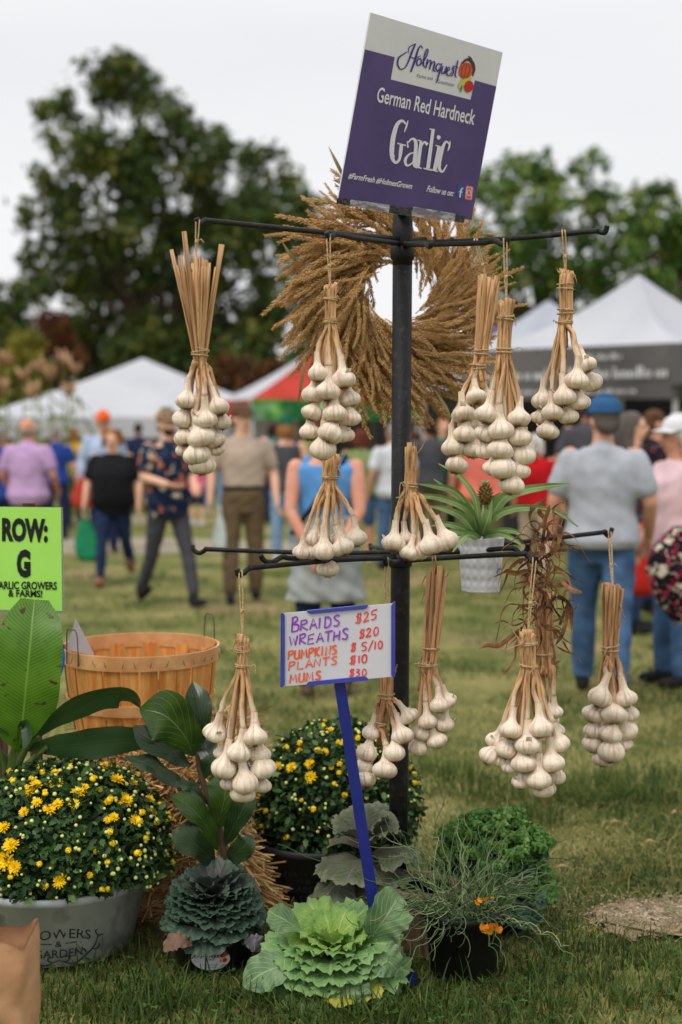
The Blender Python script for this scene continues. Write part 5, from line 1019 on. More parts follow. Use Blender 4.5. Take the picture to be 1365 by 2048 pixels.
# dried leaf bundle
db = bundle('garlic bundle with a shaggy top of withered brown leaves, behind the largest lower bundle', 4.28, (1050, 1102, 4.3), (1088, 1180), [(1092, 1310)],
       [(1110, 1424, 34), (1100, 1440, 36, .5), (1112, 1462, 34, .6), (1085, 1450, 34, .8), (1070, 1470, 34, .9)], tie_r=16, fan=20, dark=True, extra=6)
m_dry = mat('withered_leaf', C(54, 34, 26), C(166, 116, 76), scale=16, rough=0.75, bump=0.4, bscale=60, trans=0.12, lo=0.35, hi=0.65)
for k in range(96):
    f = random.random(); bx, by = 1084 + random.uniform(-22, 22), 1060 + f * 235
    a = R(random.choice([random.uniform(200, 340), random.uniform(20, 160), random.uniform(30, 150)])); l = random.uniform(50, 125) * (1 if f < .9 else .8)
    pts = []; x, y, dz_ = bx, by, 4.28 + random.uniform(-.07, .07)
    for i in range(7):
        pts.append((x, y, dz_)); x += math.cos(a) * l / 6 * (0.8 if abs(x - 1088) > 55 else 1); y -= math.sin(a) * l / 6 - i * i * 0.5; a += random.uniform(-.85, .85); dz_ += random.uniform(-.018, .018)
    c = cr([P(*q) for q in pts], 3); mb = MB(); rows = []; tw = random.random() * 6; wd = sz(random.choice((1.5, 1.8, 2.4, 3.2, 5.5)), 4.28)
    for i, p in enumerate(c):
        ff = i / (len(c) - 1); t_ = (c[min(i + 1, len(c) - 1)] - c[max(i - 1, 0)]).normalized(); s_ = t_.cross(Vector((math.sin(tw + ff * 3), -math.cos(tw + ff * 3), .2))).normalized(); nn = t_.cross(s_); ww = wd * (math.sin(math.pi * (0.08 + .9 * ff)) ** .7 * .9 + .1)
        rows.append([p - s_ * ww + nn * ww * .5, p, p + s_ * ww + nn * ww * .5])
    mb.grid(rows); mb.build('withered_leaf', m_dry, db)
for pts in ([(1060, 1262, 4.25), (1030, 1268, 4.2), (1000, 1290, 4.15), (975, 1290, 4.12), (958, 1298, 4.1)], [(1100, 1270, 4.25), (1110, 1310, 4.2), (1106, 1325, 4.18), (1122, 1322, 4.17)], [(1120, 1250, 4.25), (1140, 1200, 4.22), (1128, 1260, 4.2), (1112, 1290, 4.18)], [(1120, 1160, 4.22), (1145, 1180, 4.2), (1165, 1185, 4.19)], [(1085, 1090, 4.25), (1092, 1040, 4.22), (1100, 1010, 4.2)]):
    c = cr([P(*q) for q in pts], 5); mb = MB(); rows = []
    for i, p in enumerate(c):
        ff = i / (len(c) - 1); t_ = (c[min(i + 1, len(c) - 1)] - c[max(i - 1, 0)]).normalized(); s_ = t_.cross(Vector((math.sin(ff * 4), -1, 0))).normalized(); ww = sz(5.5, 4.2) * (math.sin(math.pi * (0.1 + .88 * ff)) ** .7 + .05); rows.append([p - s_ * ww, p + Vector((0, -ww * .4, 0)), p + s_ * ww])
    mb.grid(rows); mb.build('withered_leaf', m_dry, db)
# ================================================================== WREATH
WC = (792, 588); WD = 4.78
m_tas = mat('tassel', C(172, 128, 76), C(238, 200, 142), scale=40, rough=0.85, spec=0.15, trans=0.1, lo=0.3, hi=0.7)
wr_o = empty('tassel_wreath', P(*WC, WD), 'round wreath of tan corn tassels hung behind the pole under the purple sign', 'wreath')
spk = np.array([(0, 0, 0), (.16, 0, .45), (0, .16, .45), (-.16, 0, .45), (0, -.16, .45), (0, 0, 1.0)]); spf = np.array([(0, 2, 1), (0, 3, 2), (0, 4, 3), (0, 1, 4), (1, 2, 5), (2, 3, 5), (3, 4, 5), (4, 1, 5)])
def tassel_arrays(seed, bend):
    rg_ = np.random.default_rng(seed); V = []; Fc = []; n = 0
    ns = 112; f = 0.10 + 0.90 * np.linspace(0, 1, ns) ** 0.95; ang = np.arange(ns) * 2.4 + rg_.random()
    axp = np.stack([bend * f ** 2, 0.10 * np.sin(f * 3 + seed) * f, f], 1); axd = np.stack([2 * bend * f, np.zeros(ns), np.ones(ns)], 1); axd /= np.linalg.norm(axd, axis=1, keepdims=True)
    op = 0.42 + 0.22 * rg_.random(ns); sd = np.stack([np.cos(ang), np.sin(ang), np.zeros(ns)], 1)
    Z = axd * np.cos(op)[:, None] + sd * np.sin(op)[:, None]; ln = (0.088 - 0.03 * f) * (0.75 + 0.5 * rg_.random(ns))
    # side branchlets widen the middle of the tassel
    wid = 0.020 * np.sin(np.pi * np.clip(f, 0, 1)) ** 0.7; O = axp + sd * (wid * rg_.random(ns))[:, None]
    T = frames(Z) * ln[:, None, None]; T[:, :, :2] *= 0.95
    a, b = inst(spk, spf, T, O); V.append(a); Fc.append(b)
    mbx = MB(); mbx.tube([(bend * q * q, 0.1 * math.sin(q * 3 + seed) * q, q) for q in (0, .25, .5, .75, .98)], [.012, .011, .009, .007, .003], 4, cap=False)
    a2 = np.array([tuple(v) for v in mbx.v]); b2 = np.array(mbx.f)
    tri = np.concatenate([b2[:, [0, 1, 2]], b2[:, [0, 2, 3]]]); Fc.append(tri + len(a)); V.append(a2)
    return np.concatenate(V), np.concatenate(Fc)
TAS = [tassel_arrays(k, b_) for k, b_ in enumerate((.05, -.12, .18, .26, -.2, .1))]
specs = []
for k in range(760):
    th = random.random() * 2 * math.pi; rr = 50 + 102 * random.random() ** 0.8; ln = random.uniform(85, 128) * (1.0 + 0.15 * (rr > 110)) * (.82 if math.cos(th) > .45 else 1); sw = R(random.uniform(38, 74)) if rr > 85 else R(random.uniform(62, 96))
    dirx, diry = math.cos(th + sw), math.sin(th + sw)
    if diry > 0.75 and random.random() < .35: continue
    depth = WD + random.uniform(-.07, .06) * (1 if rr < 130 else .7)
    specs.append((rr + ln * .5, WC[0] + math.cos(th) * rr * 0.98, WC[1] - math.sin(th) * rr * 1.08, dirx, diry - 0.12, ln, depth))
# the long strays seen in the photograph: outermost tips
for bx, by, tx, ty in ((660, 470, 542, 443), (690, 440, 640, 385), (700, 430, 655, 362), (690, 450, 600, 412), (640, 540, 517, 606), (640, 590, 545, 655), (640, 620, 572, 720), (660, 640, 600, 712), (680, 700, 722, 872), (700, 740, 712, 830), (850, 740, 858, 845), (948, 450, 946, 412), (722, 470, 748, 610), (735, 465, 752, 560), (868, 480, 846, 590), (880, 500, 842, 560), (870, 640, 838, 660), (715, 560, 745, 640), (760, 470, 748, 530), (950, 470, 1000, 462), (960, 500, 1012, 480), (960, 540, 1020, 505), (960, 590, 1025, 560), (960, 640, 985, 690), (920, 700, 960, 770), (800, 760, 800, 838), (880, 720, 920, 780), (660, 690, 640, 720), (720, 445, 560, 455)):
    l = math.hypot(tx - bx, ty - by); specs.append((999, bx, by, (tx - bx) / l, -(ty - by) / l, l, WD - random.uniform(.02, .07)))
specs.sort(key=lambda s_: (-s_[0] * 0.4 + (s_[6] - WD) * 900))
tme = []
for i, (V, Fc) in enumerate(TAS): me = fill(bpy.data.meshes.new('tassel'), V, Fc.ravel(), np.full(len(Fc), 3)); me.materials.append(m_tas); tme.append(me)
rest = []; b0 = 0
for i, (_, bx, by, dx, dy, ln, dp) in enumerate(specs):
    o = P(bx, by, dp); z = Vector((dx, random.uniform(-.25, .1), dy)).normalized(); L = sz(ln, dp); q_ = z.to_track_quat('Z', 'Y') @ Quaternion((0, 0, 1), random.random() * 6.28); k = i % 6
    if i < 100: put('tassel', tme[k], None, wr_o, o, q_, L)
    else:
        M3 = np.array(q_.to_matrix()) * L; V = TAS[k][0] @ M3.T + np.array(o); rest.append((V, TAS[k][1]))
tag(build_np('tassel_mass', rest, m_tas, wr_o), None, None, kind='stuff')
m_strw = mat('dry_blade', C(150, 140, 92), C(112, 96, 56), scale=10, rough=0.8, trans=0.2)
def thin_blade(pts, w_, m, root, name):
    c = cr([P(*q) for q in pts], 6); rows = []
    for i, p in enumerate(c):
        ff = i / (len(c) - 1); t_ = (c[min(i + 1, len(c) - 1)] - c[max(i - 1, 0)]).normalized(); s_ = t_.cross(Vector((0, -1, .1))).normalized() * w_ * math.sin(math.pi * (.12 + .86 * ff)); rows.append([p - s_, p + Vector((0, -w_ * .3, 0)), p + s_])
    mb = MB(); mb.grid(rows); mb.build(name, m, root)
for pts in ([(596, 525, 4.7), (580, 508, 4.68), (564, 482, 4.67)], [(612, 715, 4.7), (604, 760, 4.69), (596, 812, 4.69)], [(690, 360, 4.7), (676, 330, 4.69), (657, 292, 4.69)], [(870, 780, 4.7), (892, 815, 4.68), (905, 842, 4.67)]): thin_blade(pts, 0.006, m_strw, wr_o, 'dry_blade')
mb = MB(); mb.tube([P(WC[0] + 108 * math.cos(a), WC[1] - 112 * math.sin(a), WD + .02) for a in [2 * math.pi * j / 32 for j in range(33)]], 0.035, 8); mb.build('ring', m_tas, wr_o)
mb = MB()
for px in (700, 890): mb.tube([P(px, 470, 4.86), P(px, 510, WD)], 0.004, 5)
mb.build('hanging_wire', m_iron, wr_o)
# ================================================================== LEAVES AND PLANTS
def leaf_mat(name, c1, c2, vein, nv=9.0, slant=0.5, midw=0.03, veinw=0.06, rough=0.4, spec=0.45, trans=0.15, stain=None, back=None, bump=0.35):
    """UV driven leaf: u across (0..1), v along; pale midrib and side veins"""
    m = bpy.data.materials.new(name); m.use_nodes = True; t = m.node_tree; N = t.nodes; L = t.links; b = N['Principled BSDF']; o = N['Material Output']
    b.inputs['Roughness'].default_value = rough; b.inputs['Specular IOR Level'].default_value = spec
    co = N.new('ShaderNodeTexCoord'); se = N.new('ShaderNodeSeparateXYZ'); L.new(co.outputs['UV'], se.inputs[0])
    def mth(op, a, b_=None, c_=None):
        q = N.new('ShaderNodeMath'); q.operation = op
        for i, x in enumerate((a, b_, c_)):
            if x is None: continue
            if hasattr(x, 'links'): L.new(x, q.inputs[i])
            else: q.inputs[i].default_value = x
        return q.outputs[0]
    au = mth('ABSOLUTE', mth('SUBTRACT', se.outputs['X'], 0.5))
    ph = mth('SUBTRACT', mth('MULTIPLY', se.outputs['Y'], nv), mth('MULTIPLY', au, nv * slant)); fr = mth('ABSOLUTE', mth('SUBTRACT', mth('FRACT', ph), 0.5))
    vn = mth('SMOOTH_MIN', mth('DIVIDE', fr, veinw * 2), 1.0, 0.2); md = mth('DIVIDE', au, midw); k = mth('MINIMUM', mth('MINIMUM', vn, md), 1.0); k = mth('MAXIMUM', k, 0.0)
    n = N.new('ShaderNodeTexNoise'); n.inputs['Scale'].default_value = 14; n.inputs['Detail'].default_value = 5; L.new(co.outputs['Object'], n.inputs['Vector'])
    r = N.new('ShaderNodeValToRGB'); e = r.color_ramp.elements; e[0].position = .36; e[1].position = .64; e[0].color = (*c1, 1); e[1].color = (*c2, 1); L.new(n.outputs[0], r.inputs[0]); cc = r.outputs[0]
    mx_ = N.new('ShaderNodeMix'); mx_.data_type = 'RGBA'; L.new(k, mx_.inputs[0]); mx_.inputs[6].default_value = (*vein, 1); L.new(cc, mx_.inputs[7]); cc = mx_.outputs[2]
    if stain:
        mp_ = N.new('ShaderNodeMapping'); mp_.inputs['Scale'].default_value = (3.0, 14, 1); L.new(co.outputs['UV'], mp_.inputs[0]); n2 = N.new('ShaderNodeTexNoise'); n2.inputs['Scale'].default_value = 1.1; n2.inputs['Detail'].default_value = 4; L.new(mp_.outputs[0], n2.inputs['Vector'])
        m2 = N.new('ShaderNodeMapRange'); m2.inputs['From Min'].default_value = .62; m2.inputs['From Max'].default_value = .66; L.new(n2.outputs[0], m2.inputs['Value']); m3 = N.new('ShaderNodeMix'); m3.data_type = 'RGBA'; L.new(m2.outputs[0], m3.inputs[0]); L.new(cc, m3.inputs[6]); m3.inputs[7].default_value = (*stain, 1); cc = m3.outputs[2]
    if back:
        ge = N.new('ShaderNodeNewGeometry'); m4 = N.new('ShaderNodeMix'); m4.data_type = 'RGBA'; L.new(ge.outputs['Backfacing'], m4.inputs[0]); L.new(cc, m4.inputs[6]); m4.inputs[7].default_value = (*back, 1); cc = m4.outputs[2]
    L.new(cc, b.inputs['Base Color'])
    bp = N.new('ShaderNodeBump'); bp.inputs['Strength'].default_value = bump; bp.inputs['Distance'].default_value = 0.004; L.new(k, bp.inputs['Height']); L.new(bp.outputs[0], b.inputs['Normal'])
    tr = N.new('ShaderNodeBsdfTranslucent'); L.new(cc, tr.inputs[0]); ms = N.new('ShaderNodeMixShader'); ms.inputs[0].default_value = trans; L.new(b.outputs[0], ms.inputs[1]); L.new(tr.outputs[0], ms.inputs[2]); L.new(ms.outputs[0], o.inputs[0]); return m
def blade(mid, hw, m, root, name='leaf', roll=0.0, fold=0.15, wave=0.0, n=5, nv=9, shape=None, wf=3.0):
    """leaf on a midrib of (px, py, depth) points, half widths in px; roll turns it about the midrib, fold lifts its edges"""
    c = cr([P(*q) for q in mid], n); k = len(c); hs = np.interp(np.linspace(0, 1, k), np.linspace(0, 1, len(hw)), hw); dm = np.mean([q[2] for q in mid]); rows = []; ph = random.random() * 6
    for i, p in enumerate(c):
        t_ = (c[min(i + 1, k - 1)] - c[max(i - 1, 0)]).normalized(); vd = (p - CAM).normalized(); s_ = t_.cross(vd).normalized(); nn = s_.cross(t_)
        if nn.dot(vd) > 0: nn = -nn
        rl = roll if not hasattr(roll, '__len__') else np.interp(i / (k - 1), np.linspace(0, 1, len(roll)), roll)
        s2 = s_ * math.cos(R(rl)) + nn * math.sin(R(rl)); n2 = nn * math.cos(R(rl)) - s_ * math.sin(R(rl)); row = []
        for j in range(nv):
            u = -1 + 2 * j / (nv - 1); w_ = sz(hs[i], dm); row.append(p + s2 * u * w_ + n2 * (abs(u) * fold * w_ + wave * w_ * math.sin(wf * 2 * math.pi * i / k + ph + (1 if u > 0 else 0)) * u * u))
        rows.append(row)
    mb = MB(); mb.grid(rows); return mb.build(name, m, root)
m_pot = mat('black_plastic_pot', C(16, 16, 17), C(24, 24, 25), scale=10, rough=0.5, spec=0.4); m_soil = mat('potting_soil', C(34, 26, 20), C(56, 44, 34), scale=60, rough=1.0, bump=1.0, bscale=90)
def pot(root, c, r0, r1, h, m=None, name='pot', rim=0.012, soil=True, n=40):
    c = Vector(c); mb = MB(); pr = [(r0 * .92, 0.0), (r0, 0.008), (r1, h - rim * 2), (r1 + rim * .6, h - rim * 2), (r1 + rim * .7, h - rim * .4), (r1 + rim * .4, h), (r1 - .002, h), (r1 - .006, h - .03), (r1 - .01, h - .05)]
    mb.lathe(pr, n, c); o = mb.build(name, m or m_pot, root)
    if soil: mb = MB(); mb.lathe([(r1 - .008, h - .035), (r1 * .5, h - .02), (.01, h - .018)], 28, c); mb.build('soil', m_soil, root)
    return o
# ---- straw bale ---------------------------------------------------------------
m_straw = mat('straw', None, attr=[(0, C(136, 98, 56)), (0.5, C(204, 162, 104)), (1, C(234, 204, 150))], rough=0.75, spec=0.25, scale=4, var=0.25)
b0, b1 = P(150, 1545, 4.62), P(512, 1545, 4.62); bx0, bx1 = b0.x, P(452, 1545, 4.62).x; bz = 0.515
bale = empty('straw_bale', ((bx0 + bx1) / 2, 4.95, 0), 'loose golden straw bale under the bushel basket', 'straw bale')
mb = MB(); rows = []
for i in range(22):
    rows.append([])
    for j in range(40):
        a = 2 * math.pi * j / 40; hx = (bx1 - bx0) / 2; hy = .34
        e = .32; x = math.copysign(abs(math.cos(a)) ** e, math.cos(a)) * hx; y = math.copysign(abs(math.sin(a)) ** e, math.sin(a)) * hy; z = bz * i / 21; f = 1 - .05 * (i / 21) ** 6
        q = Vector(((bx0 + bx1) / 2 + x * f, 4.97 + y * f, z)); q += Vector((mnoise.noise(q * 9), mnoise.noise(q * 9 + Vector((5, 0, 0))), 0)) * .02; rows[-1].append(q)
mb.grid(rows, [.12] * 880, wrap=True); c = len(mb.v) - 40; mb.f.append(tuple(c + j for j in range(40))); mb.build('bale_core', m_straw, bale)
N = 5200; side = rng.random(N); cxm = (bx0 + bx1) / 2; hx = (bx1 - bx0) / 2
xs = cxm + (rng.random(N) * 2 - 1) * hx * 1.02; top = side < .34; frt = (side >= .34) & (side < .84); rgt = side >= .84
y = np.where(top, 4.63 + rng.random(N) * .68, np.where(frt, 4.62 - rng.random(N) * .035, 4.62 + rng.random(N) * .6)); z = np.where(top, bz + rng.random(N) * .025, rng.random(N) ** .8 * bz); xs = np.where(rgt, bx1 + rng.random(N) * .03, xs)
dz = np.stack([rng.normal(size=N), np.where(frt, .22, .8) * rng.normal(size=N), np.where(top, .18, .55) * rng.normal(size=N)], 1); dz /= np.linalg.norm(dz, axis=1, keepdims=True)
SV = np.array([(-1, -1, 0), (1, -1, 0), (1, 1, 0), (-1, 1, 0), (-1, -1, 1), (1, -1, 1), (1, 1, 1), (-1, 1, 1)], float) * np.array([.0024, .0018, 1]) - np.array([0, 0, .5]); SF = np.array([(0, 1, 5, 4), (1, 2, 6, 5), (2, 3, 7, 6), (3, 0, 4, 7)])
dz[rgt] = np.stack([np.abs(rng.normal(0, .35, rgt.sum())), rng.normal(0, .8, rgt.sum()), -.5 + rng.normal(0, .4, rgt.sum())], 1); dz /= np.linalg.norm(dz, axis=1, keepdims=True)
T = frames(dz); T[:, :, 2] *= (rng.uniform(.06, .26, N))[:, None]; V, Fc = inst(SV, SF, T, np.stack([xs, y, z], 1)); tv = np.repeat(np.clip(rng.normal(.5, .28, N), 0, 1), 8)
tag(build_np('straw', [(V, Fc)], m_straw, bale, smooth=False, t=tv), None, None, kind='stuff')
N = 1500; f = rng.random(N); zz = .40 * (1 - f) ** .8 * rng.random(N) ** .4; xx = bx1 - .06 + .22 * f * rng.random(N) ** .3; yy = 4.60 - .05 * rng.random(N) + .30 * rng.random(N) ** 2
dz = np.stack([np.abs(rng.normal(.5, .5, N)), rng.normal(-.15, .35, N), rng.normal(-.6, .35, N)], 1); T = frames(dz / np.linalg.norm(dz, axis=1, keepdims=True)); T[:, :, 2] *= rng.uniform(.08, .24, N)[:, None]
V, Fc = inst(SV, SF, T, np.stack([xx, yy, zz + .03], 1)); tag(build_np('loose_straw', [(V, Fc)], m_straw, bale, smooth=False, t=np.repeat(np.clip(rng.normal(.55, .28, N), 0, 1), 8)), None, None, kind='stuff')
# ---- bushel basket --------------------------------------------------------------
m_wood = mat('veneer_wood', C(196, 122, 54), C(230, 168, 94), scale=6, rough=0.6, stretch=(5, 5, .4), bump=.2, bscale=40, spec=.3); m_hoop = mat('hoop_wood', C(198, 140, 88), C(224, 172, 118), scale=8, rough=0.6, bump=.2, bscale=40); m_wire = mat('steel_wire', C(92, 92, 92), rough=0.35, metallic=0.8)
bkd = 4.92; bc = P(282, 1290, bkd); zt = P(282, 1314, bkd - .25).z; zb = bz + .004; r1 = sz(152, bkd); r0 = r1 * .80; H = zt - zb
bk = empty('bushel_basket', (bc.x, bkd, zb), 'round wooden bushel basket with wire handles on the straw bale', 'basket')
cB = Vector((bc.x, bkd, zb)); mb = MB(); ns = 26
for k in range(ns):
    a0 = 2 * math.pi * (k + .04) / ns; a1 = 2 * math.pi * (k + .96) / ns; od = .004 * (k % 2); rows = []; tn = []
    for i in range(8):
        f = i / 7; rr = r0 + (r1 - r0) * (f ** .85) + .008 * math.sin(math.pi * f) + od; rows.append([cB + Vector((rr * math.cos(a), rr * math.sin(a), H * f)) for a in [a0 + (a1 - a0) * j / 3 for j in range(4)]])
    mb.grid(rows); mb.grid([[cB + (p - cB) * 1 - Vector(((p - cB).x, (p - cB).y, 0)).normalized() * .004 for p in r][::-1] for r in rows])
mb.build('staves', m_wood, bk)
mb = MB(); mb.lathe([(r0 - .01, .004), (.01, .004)], 30, cB); mb.build('bottom', m_wood, bk)
def hoop(f, hgt, off, name):
    mb = MB(); rows = []
    for z_, o in ((0, 0), (0, .006), (hgt, .006), (hgt, 0), (0, 0)):
        zz = H * f + z_; rr = r0 + (r1 - r0) * ((min(1, zz / H)) ** .85) + off + o + (.008 * math.sin(math.pi * min(1, zz / H))); rows.append([cB + Vector((rr * math.cos(a), rr * math.sin(a), zz)) for a in [2 * math.pi * j / 64 for j in range(64)]])
    mb.grid(rows, wrap=True); return mb.build(name, m_hoop, bk, smooth=False)
hp_ = hoop(.86, H * .145, .005, 'rim_hoop'); hoop(.40, H * .11, .005, 'middle_hoop')
mb = MB(); rr = r1 - .006; mb.grid([[cB + Vector((rr * math.cos(a), rr * math.sin(a), H * .86 + z_)) for a in [2 * math.pi * j / 64 for j in range(64)]] for z_ in (0, H * .145)], wrap=True); mb.build('inner_rim_hoop', m_hoop, bk)
for k in range(34):
    a = 2 * math.pi * k / 34 + random.uniform(-.03, .03); rr = r1 + .018; mb = MB(); p = cB + Vector((rr * math.cos(a), rr * math.sin(a), H * .93)); sl = random.uniform(-.006, .006)
    mb.tube([p + Vector((sl, 0, .011)), p - Vector((sl, 0, .011))], .0011, 5); mb.build('staple', m_wire, hp_)
for a, h_ in ((R(222), .075), (R(35), .08)):
    mb = MB(); rr = r1 + .014; q = lambda da, z_, o=0: cB + Vector(((rr + o) * math.cos(a + da), (rr + o) * math.sin(a + da), z_)); w_ = .13
    mb.tube(cr([q(-w_, H * .88), q(-w_, H + .01), q(-w_ * .8, H + h_), q(0, H + h_ + .006), q(w_ * .8, H + h_), q(w_, H + .01), q(w_, H * .88)], 4), .0022, 6); mb.build('wire_handle', m_wire, bk)
m_paper = mat('white_paper', C(214, 214, 220), C(220, 220, 226), rough=.7, trans=.2)
pc = P(160, 1300, bkd - .12); pp = empty('paper_card', pc, 'pointed white paper card sticking up inside the basket', 'card'); mb = MB(); q4 = [P(x, y, d_) for x, y, d_ in ((133, 1299, bkd - .15), (190, 1312, bkd - .1), (152, 1237, bkd - .13))]; mb.slab(q4, Vector((0, -1, 0)), .001); mb.build('card_sheet', m_paper, pp, smooth=False)
m_rib = mat('blue_ribbon', C(28, 84, 160), C(40, 104, 184), rough=.5, trans=.15); rbn = empty('blue_ribbon', P(123, 1290, bkd - .26), 'blue ribbon knotted on the left handle of the basket', 'ribbon')
for pts in ([(124, 1290, 4.66), (120, 1310, 4.65), (124, 1330, 4.64), (116, 1352, 4.64)], [(124, 1290, 4.66), (127, 1315, 4.65), (121, 1345, 4.65), (117, 1360, 4.65)], [(113, 1284, 4.66), (120, 1290, 4.65), (127, 1286, 4.66)]): thin_blade(pts, .007, m_rib, rbn, 'ribbon_tail')
mb = MB(); mb.ell(P(123, 1291, 4.65), (.012, .01, .01), 10, 6); mb.build('knot', m_rib, rbn)
# ---- banana plant -----------------------------------------------------------------
m_ban = leaf_mat('banana_leaf', C(70, 116, 26), C(88, 134, 34), C(128, 166, 64), nv=46, slant=.25, midw=.026, veinw=.05, rough=.35, trans=.35, stain=C(74, 52, 26), bump=.25)
m_ban2 = leaf_mat('dark_banana_leaf', C(20, 52, 34), C(32, 70, 44), C(70, 106, 62), nv=46, slant=.25, midw=.02, veinw=.05, rough=.3, trans=.12, back=C(44, 74, 40), bump=.25)
m_bst = mat('banana_stem', C(70, 92, 42), C(96, 116, 56), scale=9, rough=.45, stretch=(8, 8, .6), trans=.1)
bg = P(22, 1640, 4.45); bg.z = 0; ban = empty('banana_plant', bg, 'young banana plant with one upright bright leaf in front of the green sign', 'plant')
mb = MB(); mb.tube(cr([bg, P(18, 1700, 4.45), P(25, 1560, 4.45), P(38, 1480, 4.44)], 5), [.038 - .0012 * i for i in range(16)], 12); mb.build('stem', m_bst, ban)
blade([(38, 1500, 4.42), (46, 1440, 4.38), (54, 1360, 4.34), (62, 1280, 4.34), (70, 1199, 4.40)], [4, 36, 52, 62, 66, 67, 66, 66, 62, 52, 28], m_ban, ban, roll=[20, 8, -4, -6, 0], fold=.10, wave=.05, n=7, nv=13)
blade([(40, 1495, 4.42), (75, 1472, 4.36), (120, 1432, 4.30), (190, 1398, 4.26), (240, 1386, 4.26), (268, 1398, 4.28), (282, 1416, 4.30)], [3, 4, 16, 30, 34, 32, 22, 3], m_ban2, ban, roll=[40, 38, 40, 48, 62, 70], fold=.25, wave=.12, n=5)
blade([(40, 1500, 4.44), (75, 1495, 4.42), (150, 1490, 4.36), (220, 1482, 4.34), (290, 1476, 4.36), (330, 1470, 4.40)], [3, 8, 26, 34, 30, 20, 3], m_ban2, ban, roll=[20, 25, 20, 24, 30], fold=.1, wave=.1, n=6)
blade([(34, 1500, 4.44), (24, 1470, 4.42), (5, 1452, 4.38), (-25, 1450, 4.34), (-60, 1475, 4.30)], [3, 8, 20, 26, 22, 4], m_ban2, ban, roll=50, fold=.2, wave=.1)
blade([(36, 1500, 4.43), (40, 1462, 4.40), (52, 1450, 4.38), (56, 1475, 4.36), (48, 1496, 4.35)], [3, 8, 12, 12, 3], m_ban2, ban, roll=30, fold=.3)
blade([(30, 1540, 4.46), (5, 1520, 4.45), (-30, 1515, 4.44), (-80, 1530, 4.42)], [3, 14, 22, 20, 3], m_ban2, ban, roll=35, fold=.1)
for pts in ([(22, 1560, 4.45), (50, 1500, 4.42), (80, 1470, 4.36)], [(22, 1570, 4.45), (55, 1530, 4.43), (95, 1494, 4.40)], [(20, 1560, 4.45), (30, 1500, 4.43), (38, 1470, 4.41)], [(18, 1560, 4.45), (8, 1520, 4.44), (-10, 1490, 4.42)]):
    mb = MB(); mb.tube(cr([P(*q) for q in pts], 5), [.016 - .0008 * i for i in range(11)], 8); mb.build('leaf_stalk', m_bst, ban)
pot(ban, (bg.x, bg.y, 0), .11, .14, .2)
# ---- fiddle leaf fig ------------------------------------------------------------------
m_fig = leaf_mat('fig_leaf', C(38, 66, 20), C(62, 92, 28), C(112, 132, 78), nv=6, slant=1.1, midw=.022, veinw=.030, rough=.32, trans=.2, bump=.6); m_fig2 = leaf_mat('dark_fig_leaf', C(24, 44, 18), C(38, 62, 26), C(78, 98, 70), nv=6, slant=1.1, midw=.02, veinw=.028, rough=.3, trans=.08, bump=.6)
fg = G(452, 1895); fig = empty('fiddle_leaf_fig', fg, 'fiddle leaf fig with broad glossy veined leaves beside the straw bale', 'plant'); fd = fg.y
mb = MB(); mb.tube(cr([fg, P(452, 1760, fd), P(440, 1660, fd), P(405, 1560, fd), P(392, 1480, fd), P(388, 1440, fd)], 4), [.014 - .0004 * i for i in range(21)], 10); mb.build('stem', m_bark, fig); pot(fig, fg, .09, .11, .15)
FW = [3, 20, 34, 38, 42, 50, 54, 48, 26, 3]
def fl(mid, k, m, roll=0, fold=.12, wave=.10): blade([(x, y, fd + o) for x, y, o in mid], [3 if i in (0, 9) else w_ * k for i, w_ in enumerate(FW)], m, fig, roll=roll, fold=fold, wave=wave, n=7, nv=11)
fl([(388, 1512, 0), (368, 1470, -.05), (330, 1432, -.08), (280, 1418, -.06)], 1.0, m_fig, roll=-5); fl([(390, 1490, 0), (402, 1450, -.03), (396, 1405, -.02), (386, 1364, .02)], .50, m_fig2, roll=14, fold=.3)
fl([(380, 1530, 0), (345, 1508, -.06), (300, 1478, -.09), (268, 1452, -.08)], .58, m_fig2, roll=30); fl([(400, 1570, 0), (350, 1562, -.08), (300, 1530, -.12), (250, 1514, -.12)], .42, m_fig2, roll=38, wave=.2)
fl([(405, 1560, 0), (420, 1520, -.02), (412, 1480, .02), (425, 1452, .05)], .48, m_fig2, roll=-10); fl([(430, 1660, 0), (446, 1615, -.06), (452, 1570, -.06), (440, 1540, -.02)], .74, m_fig, roll=12); fl([(436, 1700, 0), (412, 1650, -.06), (375, 1610, -.10), (342, 1592, -.10)], .55, m_fig, roll=34, fold=.3)
fl([(448, 1690, 0), (470, 1650, -.06), (490, 1610, -.08), (500, 1580, -.06)], .52, m_fig2, roll=-25, fold=.25); fl([(432, 1730, 0), (405, 1700, -.10), (370, 1675, -.14), (344, 1664, -.14)], .66, m_fig2, roll=28); fl([(455, 1740, 0), (470, 1712, -.10), (492, 1690, -.14), (505, 1672, -.14)], .55, m_fig2, roll=-30)
fl([(418, 1610, 0), (392, 1580, -.05), (365, 1570, -.07), (340, 1568, -.06)], .30, m_fig2, roll=50); fl([(410, 1590, 0), (440, 1560, .03), (450, 1530, .06), (455, 1500, .08)], .45, m_fig2, roll=0)
